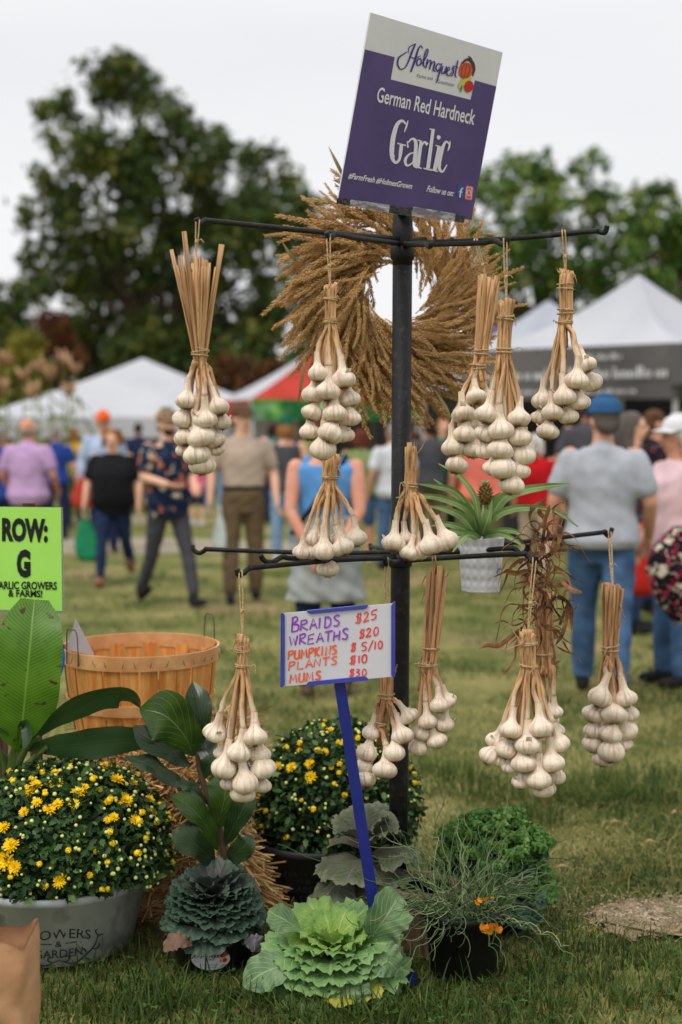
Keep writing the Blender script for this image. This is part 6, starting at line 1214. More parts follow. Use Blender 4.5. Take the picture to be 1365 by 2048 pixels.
# ---- chrysanthemums ----------------------------------------------------------------------
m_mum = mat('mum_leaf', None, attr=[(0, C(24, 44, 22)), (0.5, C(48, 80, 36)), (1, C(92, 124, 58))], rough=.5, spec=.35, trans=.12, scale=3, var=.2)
m_bud = mat('bud', None, attr=[(0, C(70, 104, 46)), (0.4, C(136, 164, 84)), (0.62, C(206, 212, 132)), (1, C(226, 216, 110))], rough=.6, scale=3); m_bud2 = mat('opening_bud', None, attr=[(0, C(92, 118, 46)), (0.4, C(244, 206, 30)), (1, C(255, 218, 24))], rough=.6, scale=3)
m_flo = mat('mum_flower', None, attr=[(0, C(248, 194, 10)), (0.5, C(255, 222, 16)), (1, C(255, 232, 44))], rough=.55, scale=3, trans=.2); m_gal = mat('galvanised_bucket', C(172, 178, 182), C(204, 208, 210), scale=5, rough=.6, metallic=.1, spec=.4, bump=.12, bscale=40, c3=C(148, 152, 156), s3=9)
m_gal2 = mat('dark_bucket', C(42, 44, 47), C(56, 58, 61), scale=6, rough=.6, spec=.4); m_emb = mat('embossed_dark_lettering', C(38, 42, 46), rough=.7)
ML = np.array([(0, 0, 0), (.16, .22, .05), (.34, .38, .02), (.24, .5, .06), (.30, .72, -.02), (.14, .78, .03), (0, 1, -.10), (-.14, .78, .03), (-.30, .72, -.02), (-.24, .5, .06), (-.34, .38, .02), (-.16, .22, .05), (0, .5, -.03)]); MLF = np.array([(12, i, i + 1) for i in range(11)] + [(12, 11, 0)])
def bud_mesh(open_):
    mb = MB(); pr = [(.25, -.75), (.75, -.55), (1.0, -.1), (.92, .35), (.6, .72), (.2, .9)]; mb.lathe([(r_, z) for r_, z in pr], 10, t=[0, .1, .3 if not open_ else .5, .55, .8, 1]); 
    if open_:
        for k in range(14): a = k * 2.4; l = .5 + .5 * (k % 3) / 2; mb.tube([(math.cos(a) * .3, math.sin(a) * .3, .5), (math.cos(a) * .8 * l, math.sin(a) * .8 * l, .95), (math.cos(a) * .9 * l, math.sin(a) * .9 * l, 1.25)], [.14, .2, .06], 4, t=[.6, .8, 1], flat=.5)
    return mb.mesh('bud')
def flower_mesh(seed):
    rd_ = random.Random(seed); mb = MB()
    for layer, (n_, el_, l_) in enumerate(((15, 8, 1.0), (13, 28, .88), (10, 52, .66), (7, 75, .45))):
        for k in range(n_):
            a = 2 * math.pi * (k + .5 * (layer % 2)) / n_ + rd_.uniform(-.12, .12); e = R(el_ + rd_.uniform(-9, 9)); l = l_ * rd_.uniform(.85, 1.1); d_ = Vector((math.cos(a) * math.cos(e), math.sin(a) * math.cos(e), math.sin(e))); s_ = Vector((-math.sin(a), math.cos(a), 0)); rows = []
            for i in range(5): f = i / 4; w_ = .125 * math.sin(math.pi * (.2 + .7 * f)) + .015; p = d_ * l * f + Vector((0, 0, -.12 * f * f * (1 if layer == 0 else .3))); rows.append([p - s_ * w_, p - Vector((0, 0, .03)), p + s_ * w_])
            mb.grid(rows, [f_ * .25 + layer * .2 for f_ in (0, .25, .5, .75, 1) for _ in range(3)])
    mb.lathe([(.05, -.3), (.2, -.2), (.28, 0), (.1, .1)], 8, t=[0] * 4); return mb.mesh('flower')
BUDA, BUDB = bud_mesh(False), bud_mesh(True); BUDA.materials.append(m_bud); BUDB.materials.append(m_bud2); FLO = [flower_mesh(k) for k in range(4)]
for q in FLO: q.materials.append(m_flo)
def qz(n_): return Vector(n_).normalized().to_track_quat('Z', 'Y') @ Quaternion((0, 0, 1), random.random() * 6.28)
def mum(label, c, rx, ry, rz, nleaf, nbud, flowers, bucket, lsz=.027, llo=-.5, open_p=.25):
    root = empty('chrysanthemum', (c[0], c[1], 0), label, 'flower pot'); c = Vector(c)
    def dome(n_, lo=-.45, jit=.06):
        u = rng.random(n_) * (1 - lo) + lo; a = rng.random(n_) * 6.283; s_ = np.sqrt(1 - u * u) ; d_ = np.stack([np.cos(a) * s_, np.sin(a) * s_, u], 1)
        lump = np.array([1 + .05 * mnoise.noise(Vector(q) * 3.1) + .03 * mnoise.noise(Vector(q) * 7) for q in d_]); k = (1 - np.abs(rng.normal(0, jit, n_))) * lump
        return np.array(c) + d_ * k[:, None] * np.array([rx, ry, rz]), d_ / np.array([rx, ry, rz]), k
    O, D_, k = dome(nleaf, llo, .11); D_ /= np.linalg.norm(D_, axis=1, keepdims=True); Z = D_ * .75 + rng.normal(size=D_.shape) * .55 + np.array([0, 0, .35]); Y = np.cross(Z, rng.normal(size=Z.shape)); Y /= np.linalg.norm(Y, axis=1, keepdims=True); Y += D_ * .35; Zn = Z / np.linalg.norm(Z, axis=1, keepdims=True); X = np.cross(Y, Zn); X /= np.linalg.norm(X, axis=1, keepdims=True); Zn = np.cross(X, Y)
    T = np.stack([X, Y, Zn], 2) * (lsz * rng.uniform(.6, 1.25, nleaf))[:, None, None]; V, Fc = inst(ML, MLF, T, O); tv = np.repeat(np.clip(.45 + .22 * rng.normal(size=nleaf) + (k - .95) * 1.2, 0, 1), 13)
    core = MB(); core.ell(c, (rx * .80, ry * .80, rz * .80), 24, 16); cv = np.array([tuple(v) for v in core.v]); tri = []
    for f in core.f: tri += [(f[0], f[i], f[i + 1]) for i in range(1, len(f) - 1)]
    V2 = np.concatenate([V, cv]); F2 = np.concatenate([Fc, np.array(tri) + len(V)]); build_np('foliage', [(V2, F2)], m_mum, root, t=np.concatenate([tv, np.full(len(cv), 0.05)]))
    O, D_, k = dome(nbud, -.25, .015); vis = [i for i in range(nbud)]; vis.sort(key=lambda i: -(D_[i] @ np.array([0, -1, .35]))); rV = []; rT = []
    for r_, i in enumerate(vis):
        op = random.random() < open_p; p = Vector(O[i]) * 1.0 + Vector(D_[i]).normalized() * .006
        if r_ < 100 or op: put('bud', BUDB if op else BUDA, None, root, p, qz(D_[i] + rng.normal(size=3) * .8), random.uniform(.0075, .011) if op else random.uniform(.0042, .0072))
        else:
            M3 = np.array(qz(D_[i]).to_matrix()) * random.uniform(.0048, .008); pv = np.array([v.co[:] for v in BUDA.vertices]); rV.append(pv @ M3.T + np.array(p)); rT.append(i)
    if rV:
        nb = len(BUDA.vertices); Fb = []; tb = np.zeros(nb, np.float32); BUDA.attributes['t'].data.foreach_get('value', tb); fs = [tuple(p.vertices) for p in BUDA.polygons]; t3_ = np.array([(f[0], f[i], f[i + 1]) for f in fs for i in range(1, len(f) - 1)])
        parts = [(np.concatenate(rV), np.concatenate([t3_ + nb * j for j in range(len(rV))]))]; tag(build_np('bud_mass', parts, m_bud, root, t=np.tile(tb, len(rV))), None, None, kind='stuff')
    for (px, py, s_) in flowers:
        # where this line of sight meets the dome
        r_ = ray(px, py); o = CAM - c; S = Vector((1 / rx, 1 / ry, 1 / rz)); oo = Vector((o.x * S.x, o.y * S.y, o.z * S.z)); dd_ = Vector((r_.x * S.x, r_.y * S.y, r_.z * S.z)); A_, B_, C_ = dd_.dot(dd_), 2 * oo.dot(dd_), oo.dot(oo) - 1.02; dis = B_ * B_ - 4 * A_ * C_
        if dis < 0: continue
        p = CAM + r_ * ((-B_ - math.sqrt(dis)) / (2 * A_)); n_ = Vector(((p - c).x / rx ** 2, (p - c).y / ry ** 2, (p - c).z / rz ** 2)).normalized(); put('flower', random.choice(FLO), None, root, p, qz(n_ + Vector((0, -.2, .4)) + Vector(rng.normal(size=3) * .15)), sz(s_ * .86, p.y))
    r0_, r1_, h_, m_, bc_ = bucket; o = pot(root, (bc_[0], bc_[1], 0), r0_, r1_, h_, m_, 'bucket', soil=False)
    return root, o
d1c = P(134, 1660, 4.37)
M1 = [(168, 1577, 16), (235, 1560, 20), (268, 1566, 12), (330, 1586, 19), (250, 1600, 22), (300, 1598, 14), (72, 1570, 17), (48, 1624, 14), (150, 1608, 15), (116, 1608, 16), (215, 1604, 10), (270, 1640, 16), (228, 1634, 13), (8, 1655, 17), (22, 1690, 22), (12, 1722, 24), (30, 1735, 20), (120, 1762, 19), (305, 1626, 14), (110, 1545, 12), (60, 1585, 15), (112, 1568, 18), (158, 1584, 20), (75, 1605, 14), (100, 1620, 16), (215, 1640, 10), (330, 1640, 10), (180, 1750, 9), (2, 1715, 20)]
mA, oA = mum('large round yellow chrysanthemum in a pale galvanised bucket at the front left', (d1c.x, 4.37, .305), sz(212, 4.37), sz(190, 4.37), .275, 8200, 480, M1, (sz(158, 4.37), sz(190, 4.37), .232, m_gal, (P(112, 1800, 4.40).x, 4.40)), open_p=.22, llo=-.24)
d2c = P(678, 1600, 4.90)
M2 = [(622, 1554, 16), (583, 1535, 15), (556, 1532, 12), (620, 1528, 14), (650, 1504, 11), (725, 1500, 17), (712, 1512, 14), (568, 1476, 10), (600, 1500, 9), (680, 1528, 8), (690, 1590, 8), (545, 1540, 12), (740, 1495, 12), (636, 1500, 9), (663, 1535, 7)]
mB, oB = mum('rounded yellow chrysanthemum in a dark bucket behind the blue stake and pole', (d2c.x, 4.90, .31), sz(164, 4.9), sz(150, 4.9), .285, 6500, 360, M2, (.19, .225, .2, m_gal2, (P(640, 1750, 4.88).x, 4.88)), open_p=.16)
def wrap_text(root, c, r0_, r1_, h_, ang, items, m, name='lettering', scl=1.0, lift=.002):
    """writing laid on the side of a tapered bucket; x = arc length from the angle, y = height"""
    def mapf(x, y, l):
        rr = r0_ + (r1_ - r0_) * y / h_ + l; a = ang + x / (r0_ * .5 + r1_ * .5); return Vector((c[0] + rr * math.cos(a), c[1] + rr * math.sin(a), y))
    for it in items:
        mb = MB()
        if it[0] == 'T':
            _, s_, x0, x1, y0, cap, arc = it; V, Fs = text2d(s_, 0, .004); w_ = x1 - x0
            mb.add([mapf(x0 + w_ * x, y0 + cap * y - arc * (2 * x - 1) ** 2, lift) for x, y in V], Fs)
        else:
            for i, st in enumerate(it[1]): ribbon(mb, smooth2([(x, y, w_) for x, y, w_ in st]) if False else [(a.x, a.y, max(.0006, a.z)) for a in (cr([Vector(q) for q in st], 5) if len(st) > 2 else [Vector(q) for q in st])], mapf, lift + i * .0001)
        mb.build(name if it[0] == 'T' else 'scroll', m, root, smooth=False)
def scroll(s_):
    o = []
    for k in (-1, 1):
        X = lambda x, y, w_: (k * x * s_, y * s_, w_ * s_)
        o += [[X(.0, .030, .002), X(.02, .022, .004), X(.035, .03, .005), X(.03, .042, .004), X(.02, .038, .002)], [X(.01, .026, .002), X(.05, .012, .005), X(.085, .03, .006), X(.12, .062, .005), X(.13, .10, .003)], [X(.06, .018, .002), X(.055, .002, .005), X(.045, -.004, .002)], [X(.085, .03, .002), X(.10, .018, .005), X(.11, .012, .002)], [X(.095, .04, .002), X(.085, .056, .005), X(.075, .06, .002)], [X(.11, .052, .002), X(.13, .05, .005), X(.14, .058, .004), X(.135, .066, .002)], [X(.125, .085, .002), X(.14, .095, .005), X(.15, .092, .002)], [X(.128, .095, .002), X(.118, .112, .005), X(.125, .118, .002)]]
    return o
gr0, gr1, gh = sz(158, 4.37), sz(190, 4.37), .232; gc = (P(112, 1800, 4.40).x, 4.40); ga = math.atan2(P(112, 1900, 4.12).y - gc[1] - .14, P(112, 1900, 4.12).x - gc[0] + .0)
wrap_text(oA, gc, gr0, gr1, gh, R(-77), [('T', 'FLOWERS', -.098, .098, .104, .032, .018), ('T', '&', -.010, .010, .076, .020, 0), ('S', [[(-.055, .086, .003), (-.02, .086, .003)], [(.02, .086, .003), (.055, .086, .003)]]), ('T', 'GARDEN', -.075, .075, .040, .028, 0), ('S', [[(x, y + .004, w_) for x, y, w_ in st] for st in scroll(.95)])], m_emb)
wrap_text(oB, (P(640, 1750, 4.88).x, 4.88), .19, .225, .2, R(-100), [('T', 'FLOWERS', -.085, .085, .118, .028, .015), ('T', '&', -.01, .01, .090, .018, 0), ('S', [[(-.045, .098, .003), (-.018, .098, .003)], [(.018, .098, .003), (.045, .098, .003)]]), ('T', 'GARDEN', -.068, .068, .056, .026, 0), ('S', [[(x, y + .008, w_) for x, y, w_ in st] for st in scroll(.85)])], m_emb)
# ---- ornamental cabbages and kale ----------------------------------------------------------
def frill_leaf(seed, nu=14, nv=25, ruff=.06, fq=10, curl=.35, A=38, cup=.10, edge=.05):
    """unit fan leaf along +y with a round scalloped rim, upper face +z, base at the origin"""
    rd_ = random.Random(seed); ph = rd_.random() * 6; ph2 = rd_.random() * 6; rows = []; tt = []; uv = []; A = R(A * rd_.uniform(.9, 1.1)); nt_ = rd_.uniform(.0, .06)
    for i in range(nu):
        f = i / (nu - 1); row = []
        for j in range(nv):
            u = -1 + 2 * j / (nv - 1); a = u * A * (.55 + .45 * f ** .5); ed = f ** 4
            sc = f * (1 - .10 * u ** 4 + ed * (edge * math.sin(fq * u * 1.9 + ph2) + edge * .6 * math.sin(fq * u * 4.1 + ph) - nt_ * math.exp(-(u * 6) ** 2)))
            x = sc * math.sin(a) + (1 - f) * .05 * u; y = sc * math.cos(a)
            z = cup * u * u * f - curl * f ** 2.6 * .8 + ruff * (math.sin(fq * u * 1.6 + ph) * f ** 4 + .7 * math.sin(fq * u * 4.3 + ph2) * f ** 12) + .008 * math.sin(15 * f + 9 * u + ph)
            row.append((x, y, z)); tt.append(max(f ** 2, abs(u) ** 6 * f)); uv.append((u * .5 + .5, f))
        rows.append(row)
    mb = MB(); mb.grid(rows, tt, uv); return mb.mesh('leaf')
def rosette(root, c, leaves, meshes, mats, axis=Vector((0, 0, 1))):
    """leaves: list of (height, radius from the axis, azimuth, elevation, length, mat index)"""
    qa = axis.to_track_quat('Z', 'Y'); k = 0
    for h_, r_, az, el_, l_, mi in leaves:
        me = meshes[k % len(meshes)]; key = (me.name, mi)
        if key not in _lm: m2 = me.copy(); m2.materials.clear(); m2.materials.append(mats[mi]); _lm[key] = m2
        d_ = Vector((math.cos(az), math.sin(az), 0)); p = Vector(c) + qa @ (d_ * r_ + Vector((0, 0, h_)))
        yv = d_ * math.cos(el_) + Vector((0, 0, math.sin(el_))); zv = -d_ * math.sin(el_) + Vector((0, 0, math.cos(el_))); xv = yv.cross(zv); M3 = Matrix((xv, yv, zv)).transposed()
        put('leaf', _lm[key], None, root, p, qa @ M3.to_quaternion(), l_ * random.uniform(.86, 1.10)); k += 1
_lm = {}
def cab_mat(name, ctr, mid_, edg, vein, rough=.5, trans=.15, vs=.05, nv=7):
    m = leaf_mat(name, mid_, tuple(min(1, x * 1.25) for x in mid_), vein, nv=nv, slant=1.3, midw=.03, veinw=vs, rough=rough, spec=.3, trans=trans, bump=.5); t = m.node_tree; N = t.nodes; L = t.links
    at = N.new('ShaderNodeAttribute'); at.attribute_name = 't'; r = N.new('ShaderNodeMapRange'); r.inputs['From Min'].default_value = .72; r.inputs['From Max'].default_value = 1.0; L.new(at.outputs['Fac'], r.inputs['Value'])
    r2 = N.new('ShaderNodeMapRange'); r2.inputs['From Min'].default_value = .5; r2.inputs['From Max'].default_value = 0.0; L.new(at.outputs['Fac'], r2.inputs['Value'])
    b = N['Principled BSDF']; src = b.inputs['Base Color'].links[0].from_socket; m1 = N.new('ShaderNodeMix'); m1.data_type = 'RGBA'; L.new(r.outputs[0], m1.inputs[0]); L.new(src, m1.inputs[6]); m1.inputs[7].default_value = (*edg, 1)
    m2 = N.new('ShaderNodeMix'); m2.data_type = 'RGBA'; L.new(r2.outputs[0], m2.inputs[0]); L.new(m1.outputs[2], m2.inputs[6]); m2.inputs[7].default_value = (*ctr, 1); L.new(m2.outputs[2], b.inputs['Base Color']); return m
FR1 = [frill_leaf(k, ruff=.036, fq=7.5, curl=.42, A=36, edge=.036) for k in range(6)]; FR2 = [frill_leaf(20 + k, ruff=.032, fq=8, curl=.40, A=36, edge=.035) for k in range(6)]; FR4 = [frill_leaf(60 + k, ruff=.045, fq=7, curl=.45, A=46, cup=.05, edge=.03) for k in range(4)]
def dome_leaves(n, htop, hbot, r0_, r1_, e0, e1, l0, l1, mfun, jit=.1, p=1.0):
    o = []
    for k in range(n):
        f = (k + .5) / n; g = f ** p; o.append((htop + (hbot - htop) * g, r0_ + (r1_ - r0_) * f, k * 2.39996 + random.uniform(-jit, jit), R(e0 + (e1 - e0) * f + random.uniform(-8, 8)), l0 + (l1 - l0) * f ** .7, mfun(f)))
    return o
def kale_leaf(seed):
    rd_ = random.Random(seed); mb = MB(); rows = []
    for i in range(7): f = i / 6; w_ = .34 * math.sin(math.pi * (.06 + .84 * f)) ; rows.append([(u * w_, f * .92, .18 * u * u - .3 * f * f) for u in (-1, -.5, 0, .5, 1)])
    mb.grid(rows, [.4] * 35)
    for k in range(120):                      # tight parsley-like frizz along the rim and over the blade
        if k < 92: a = rd_.uniform(-2.5, 2.5); x = .40 * math.sin(a) * (1 if abs(a) < 1.6 else .9); y = .58 + .40 * math.cos(a)
        else: x = rd_.uniform(-.3, .3); y = rd_.uniform(.3, .95)
        z = .18 * (x / .34) ** 2 - .3 * y * y + rd_.uniform(-.05, .10); c = Vector((x, y, z)); q = Vector((rd_.gauss(0, 1), rd_.gauss(0, 1), rd_.gauss(.4, 1))).normalized().to_track_quat('Z', 'Y').to_matrix(); s_ = rd_.uniform(.05, .10); ph = rd_.random() * 6
        mb.grid([[c + q @ Vector((u * s_, v * s_, s_ * (.55 * math.sin(2.6 * u + ph) + .55 * math.cos(2.9 * v + ph * 2)))) for u in (-1, -.4, .3, 1)] for v in (-1, -.3, .4, 1)], [rd_.uniform(.55, 1)] * 16)
    return mb.mesh('leaf')
FR3 = [kale_leaf(k) for k in range(5)]
# front pale green cabbage
cg1 = cab_mat('green_cabbage_heart', C(196, 212, 100), C(136, 172, 80), C(128, 164, 90), C(210, 222, 150), trans=.25); cg2 = cab_mat('green_cabbage_leaf', C(152, 178, 106), C(92, 134, 74), C(130, 162, 102), C(164, 190, 120)); cg3 = cab_mat('green_cabbage_outer', C(150, 176, 100), C(88, 126, 62), C(110, 142, 92), C(150, 176, 124)); cg4 = cab_mat('yellowed_cabbage_leaf', C(170, 176, 80), C(150, 160, 62), C(176, 170, 72), C(190, 190, 110))
cc = P(668, 1885, 4.06); cc.z = 0; cab = empty('ornamental_cabbage', cc, 'pale green ornamental cabbage with frilled leaves at the front centre', 'cabbage', 'ornamental cabbages'); cab_ax = Vector((-.03, -.22, 1)).normalized()
pot(cab, cc, .09, .11, .11)
rosette(cab, cc + Vector((0, 0, .045)), dome_leaves(20, .045, .04, .002, .010, 84, 52, .12, .152, lambda f: 0, .25) + dome_leaves(72, .04, .025, .012, .03, 52, -2, .162, .182, lambda f: 1 if f < .66 else random.choice((1, 1, 2, 2, 3)), .25), FR1, [cg1, cg2, cg3, cg4], cab_ax)
m_big = [cg3]
def big_leaf(root, mid, hw, m, roll=0, fold=.1, wave=.16, wf=5): return blade(mid, hw, m, root, 'leaf', roll=roll, fold=fold, wave=wave, n=6, nv=11, wf=wf)
m_outl = leaf_mat('outer_cabbage_leaf', C(86, 118, 78), C(116, 146, 96), C(160, 182, 132), nv=6, slant=1.2, midw=.03, veinw=.04, rough=.5, trans=.15)
big_leaf(cab, [(740, 1880, 4.0), (765, 1845, 3.97), (785, 1815, 3.99), (800, 1790, 4.05)], [4, 34, 44, 48, 40, 5], m_outl, roll=20, fold=.3); big_leaf(cab, [(690, 1950, 3.92), (694, 1975, 3.88), (696, 2000, 3.86), (698, 2028, 3.86)], [8, 40, 50, 48, 36, 6], m_outl, roll=5, fold=-.1); big_leaf(cab, [(590, 1925, 3.95), (555, 1935, 3.93), (520, 1950, 3.93), (488, 1975, 3.93)], [6, 28, 38, 42, 34, 5], m_outl, roll=20)
big_leaf(cab, [(740, 1900, 3.96), (765, 1915, 3.93), (785, 1930, 3.93), (800, 1950, 3.95)], [6, 32, 40, 36, 20, 4], m_outl, roll=-20); big_leaf(cab, [(600, 1860, 3.98), (570, 1840, 3.98), (550, 1830, 4.0), (538, 1820, 4.02)], [4, 20, 30, 28, 20, 4], m_outl, roll=-15)
# dark purple green cabbage with the oval label
cd1 = cab_mat('purple_cabbage_heart', C(84, 60, 76), C(70, 78, 70), C(84, 102, 86), C(112, 92, 110)); cd2 = cab_mat('dark_cabbage_leaf', C(34, 50, 40), C(38, 58, 46), C(72, 94, 76), C(80, 100, 82)); cd3 = cab_mat('withered_cabbage_leaf', C(94, 66, 54), C(110, 80, 60), C(126, 98, 76), C(120, 96, 78))
dc = P(428, 1900, 4.24); dc.z = 0; dk = empty('ornamental_cabbage', dc, 'dark blue green cabbage with tiers of frilled leaves in a labelled black pot', 'cabbage', 'ornamental cabbages'); dpot = pot(dk, dc, .115, .128, .15)
rosette(dk, dc + Vector((0, 0, .112)), dome_leaves(22, .06, .055, .002, .010, 86, 56, .12, .132, lambda f: 0, .2) + dome_leaves(84, .06, .045, .010, .03, 56, -10, .124, .130, lambda f: 1, .2), FR2, [cd1, cd2, cd3], Vector((0, -.12, 1)).normalized())
m_wcl = leaf_mat('withered_outer_leaf', C(96, 74, 62), C(130, 100, 78), C(120, 98, 80), nv=5, rough=.7); m_dcl = leaf_mat('purple_outer_leaf', C(56, 56, 62), C(76, 76, 78), C(100, 92, 100), nv=5)
big_leaf(dk, [(385, 1888, 4.10), (365, 1882, 4.08), (345, 1885, 4.08), (328, 1902, 4.08)], [4, 14, 20, 18, 4], m_wcl, roll=30, wave=.3); big_leaf(dk, [(490, 1880, 4.12), (510, 1885, 4.10), (528, 1900, 4.10)], [4, 16, 20, 4], m_dcl, roll=-20, wave=.3)
m_lab = mat('white_sticker', C(206, 206, 212), rough=.4, coat=.3); m_lbr = mat('maroon_lettering', C(96, 40, 70), rough=.6)
lc = dc; lr = lambda z: .115 + .013 * z / .126
def LP(x, y, l=0):            # label coordinates: px of the photograph -> the pot's side
    z = .048 + (1955 - y) * 4.1 / F; rr = lr(z) + .003 + l; a = R(-90) + (x - 429) * 4.1 / F / rr; return Vector((lc.x + rr * math.cos(a), lc.y + rr * math.sin(a), z))
mb = MB(); rows = [[LP(429 + 42 * s_ * math.cos(a), 1955 + (23 * s_) * math.sin(a), 0) for a in [2 * math.pi * j / 36 for j in range(36)]] for s_ in (.05, .4, .7, 1)]; mb.grid(rows, wrap=True); mb.f.append(tuple(range(36))); lab = mb.build('oval_label', m_lab, dpot)
K = lambda x, y, l=0: LP(395 + (x - 530) * .150, 1946 + (y - 400) * .095 - (x - 530) * .02, l)
strokes(HOLM, K, m_lbr, lab, 'script_lettering', l0=.0008, wk=1.2); produce_logo(lambda x, y, l: LP(457 + (x - 1000) * .16, 1948 + (y - 510) * .11, l), lab, .0008)
m_smt = mat('small_grey_print', C(120, 116, 122), rough=.6)
for y_, a_, b_ in ((1966, 414, 446), (1971, 418, 442)): strokes([[(a_ + i * 3.2, y_ + random.uniform(-.4, .4), 1.2), (a_ + i * 3.2 + 2, y_, 1.2)] for i in range(int((b_ - a_) / 3.2))], LP, m_smt, lab, 'small_print', l0=.0006, smooth=False)
# purple floppy cabbage behind the stake
cp1 = cab_mat('mauve_cabbage_leaf', C(110, 86, 90), C(74, 86, 58), C(124, 124, 96), C(150, 124, 132)); cp2 = cab_mat('mauve_green_leaf', C(110, 106, 90), C(76, 88, 62), C(122, 128, 98), C(142, 122, 124))
pc_ = P(738, 1790, 4.42); pc_.z = 0; pk_ = empty('ornamental_cabbage', pc_, 'mauve and olive floppy leaved cabbage at the foot of the black pole', 'cabbage', 'ornamental cabbages'); pot(pk_, pc_, .10, .12, .15)
rosette(pk_, pc_ + Vector((0, 0, .12)), dome_leaves(7, .20, .19, .004, .02, 76, 45, .10, .14, lambda f: 1) + dome_leaves(17, .17, .05, .02, .05, 22, -26, .135, .175, lambda f: random.choice((0, 1, 1))), FR4, [cp1, cp2], Vector((-.05, -.1, 1)).normalized())
# curly kale
ck1 = cab_mat('curly_kale_leaf', C(70, 118, 50), C(72, 118, 48), C(128, 166, 84), C(140, 170, 100), trans=.2); ck2 = cab_mat('blue_kale_leaf', C(60, 92, 66), C(66, 100, 74), C(112, 144, 112), C(130, 156, 124))
kc = P(985, 1800, 4.56); kc.z = 0; kl = empty('curly_kale', kc, 'tightly curled green kale in a black pot at the right of the group', 'kale'); pot(kl, kc, .125, .15, .2)
rosette(kl, kc + Vector((0, 0, .10)), dome_leaves(34, .17, .12, .01, .06, 80, 22, .10, .145, lambda f: 0) + dome_leaves(30, .13, .05, .04, .09, 25, -28, .11, .15, lambda f: 1 if random.random() < .6 else 0), FR3, [ck1, ck2])
# ---- curly rush in a black pot with orange petals -----------------------------------------------
m_rush = mat('curly_rush', None, attr=[(0, C(44, 64, 36)), (.6, C(92, 116, 72)), (1, C(156, 166, 120))], rough=.5, scale=4, trans=.1); m_pet = mat('orange_petal', C(226, 132, 16), C(246, 166, 26), scale=30, rough=.6, trans=.25)
rc = P(928, 1960, 4.16); rc.z = 0; ru = empty('curly_rush_plant', rc, 'black pot of wild curling rush stems dotted with orange petals', 'potted plant'); pot(ru, rc, .10, .118, .195)
def strand(pts, r_, t):
    mb.tube(pts, [r_ * (1 - .6 * i / (len(pts) - 1)) for i in range(len(pts))], 4, cap=False, t=[t] * len(pts))
mb = MB()
for k in range(260):
    a = random.random() * 6.283; rr = random.random() ** .5 * .10; p = rc + Vector((math.cos(a) * rr, math.sin(a) * rr, .18)); l = random.uniform(.14, .34); el_ = random.choice((random.uniform(5, 40), random.uniform(30, 85))); d_ = Vector((math.cos(a + random.uniform(-.8, .8)) * math.cos(R(el_)), math.sin(a + random.uniform(-.8, .8)) * math.cos(R(el_)), math.sin(R(el_)))); pts = [p]; n_ = 22; cz = random.uniform(18, 46); ph = random.random() * 6; am = random.uniform(.25, 1.0); s1 = d_.orthogonal().normalized(); s2 = d_.cross(s1)
    for i in range(n_): pts.append(pts[-1] + (d_ + s1 * am * math.sin(cz * i / n_ * .6 + ph) + s2 * am * math.cos(cz * i / n_ * .6 + ph)) * l / n_); d_ = (d_ + Vector((0, 0, -.035))).normalized()
    strand(pts, random.uniform(.0013, .0026), max(0, min(1, random.gauss(.5, .28))))
for tgt in [(660, 1665, 4.15), (560, 1700, 4.2), (770, 1650, 4.15), (850, 1640, 4.2), (880, 1600, 4.3), (1030, 1580, 4.3), (1000, 1590, 4.3), (905, 1610, 4.3), (1100, 1760, 4.2), (1120, 1800, 4.15), (740, 1700, 4.1), (800, 1720, 4.1), (640, 1750, 4.08), (830, 1650, 4.2), (1090, 1850, 4.1), (860, 1790, 4.05), (1060, 1700, 4.2)]:
    e = P(*tgt); s_ = rc + Vector((random.uniform(-.08, .08), random.uniform(-.08, .08), .19)); pts = []; ph = random.random() * 6
    for i in range(17): f = i / 16; p = s_.lerp(e, f) + Vector((.018 * math.sin(9 * f + ph), .015 * math.cos(8 * f + ph), .018 * math.sin(11 * f + ph) + .05 * math.sin(math.pi * f))); pts.append(p)
    strand(pts, .0018, random.uniform(.4, 1))
tag(mb.build('rush_stems', m_rush, ru), None, None, kind='stuff')
for px, py, s_ in ((968, 1858, 20), (986, 1854, 20), (976, 1864, 17), (998, 1860, 15), (960, 1800, 8), (972, 1797, 8), (984, 1795, 7), (955, 1806, 6)):
    p = P(px, py, 3.99); mb = MB(); rows = []; a = random.random() * 6
    for i in range(5): f = i / 4; rows.append([p + Vector((math.cos(a) * sz(s_, 4) * (f - .5) * 1.6 - math.sin(a) * u * sz(s_, 4) * .5 * math.sin(math.pi * (.2 + .7 * f)), random.uniform(-.003, .003) - .02 * f * u * u, sz(s_, 4) * (.8 * math.sin(a) * (f - .5) + .55 * math.cos(a) * u * math.sin(math.pi * (.2 + .7 * f)) + .25 * u * u))) for u in (-1, -.5, 0, .5, 1)])
    mb.grid(rows); mb.build('orange_petal', m_pet, ru)
# ribbed brown pot glimpsed between the cabbage and the rush pot
m_rpot = mat('ribbed_brown_pot', C(116, 92, 74), C(146, 118, 98), scale=9, rough=.8, bump=.3); rp_ = P(848, 1950, 4.32); rp_.z = 0; rbp = empty('ribbed_pot', rp_, 'brown ribbed pot half hidden between the green cabbage and the rush pot', 'pot'); mb = MB(); rows = []
for i in range(10):
    f = i / 9; rows.append([rp_ + Vector(((.075 + .03 * f) * (1 + .05 * math.cos(22 * a + 3 * f)) * math.cos(a), (.075 + .03 * f) * (1 + .05 * math.cos(22 * a + 3 * f)) * math.sin(a), .20 * f)) for a in [2 * math.pi * j / 132 for j in range(132)]])
c = len(mb.v); mb.grid(rows, wrap=True); mb.f.append(tuple(c + 9 * 132 + j for j in range(132))); mb.build('pot_body', m_rpot, rbp); mb = MB(); mb.lathe([(.108, .19), (.115, .195), (.115, .212), (.10, .212), (.09, .2)], 40, rp_); mb.build('rim', m_rpot, rbp)
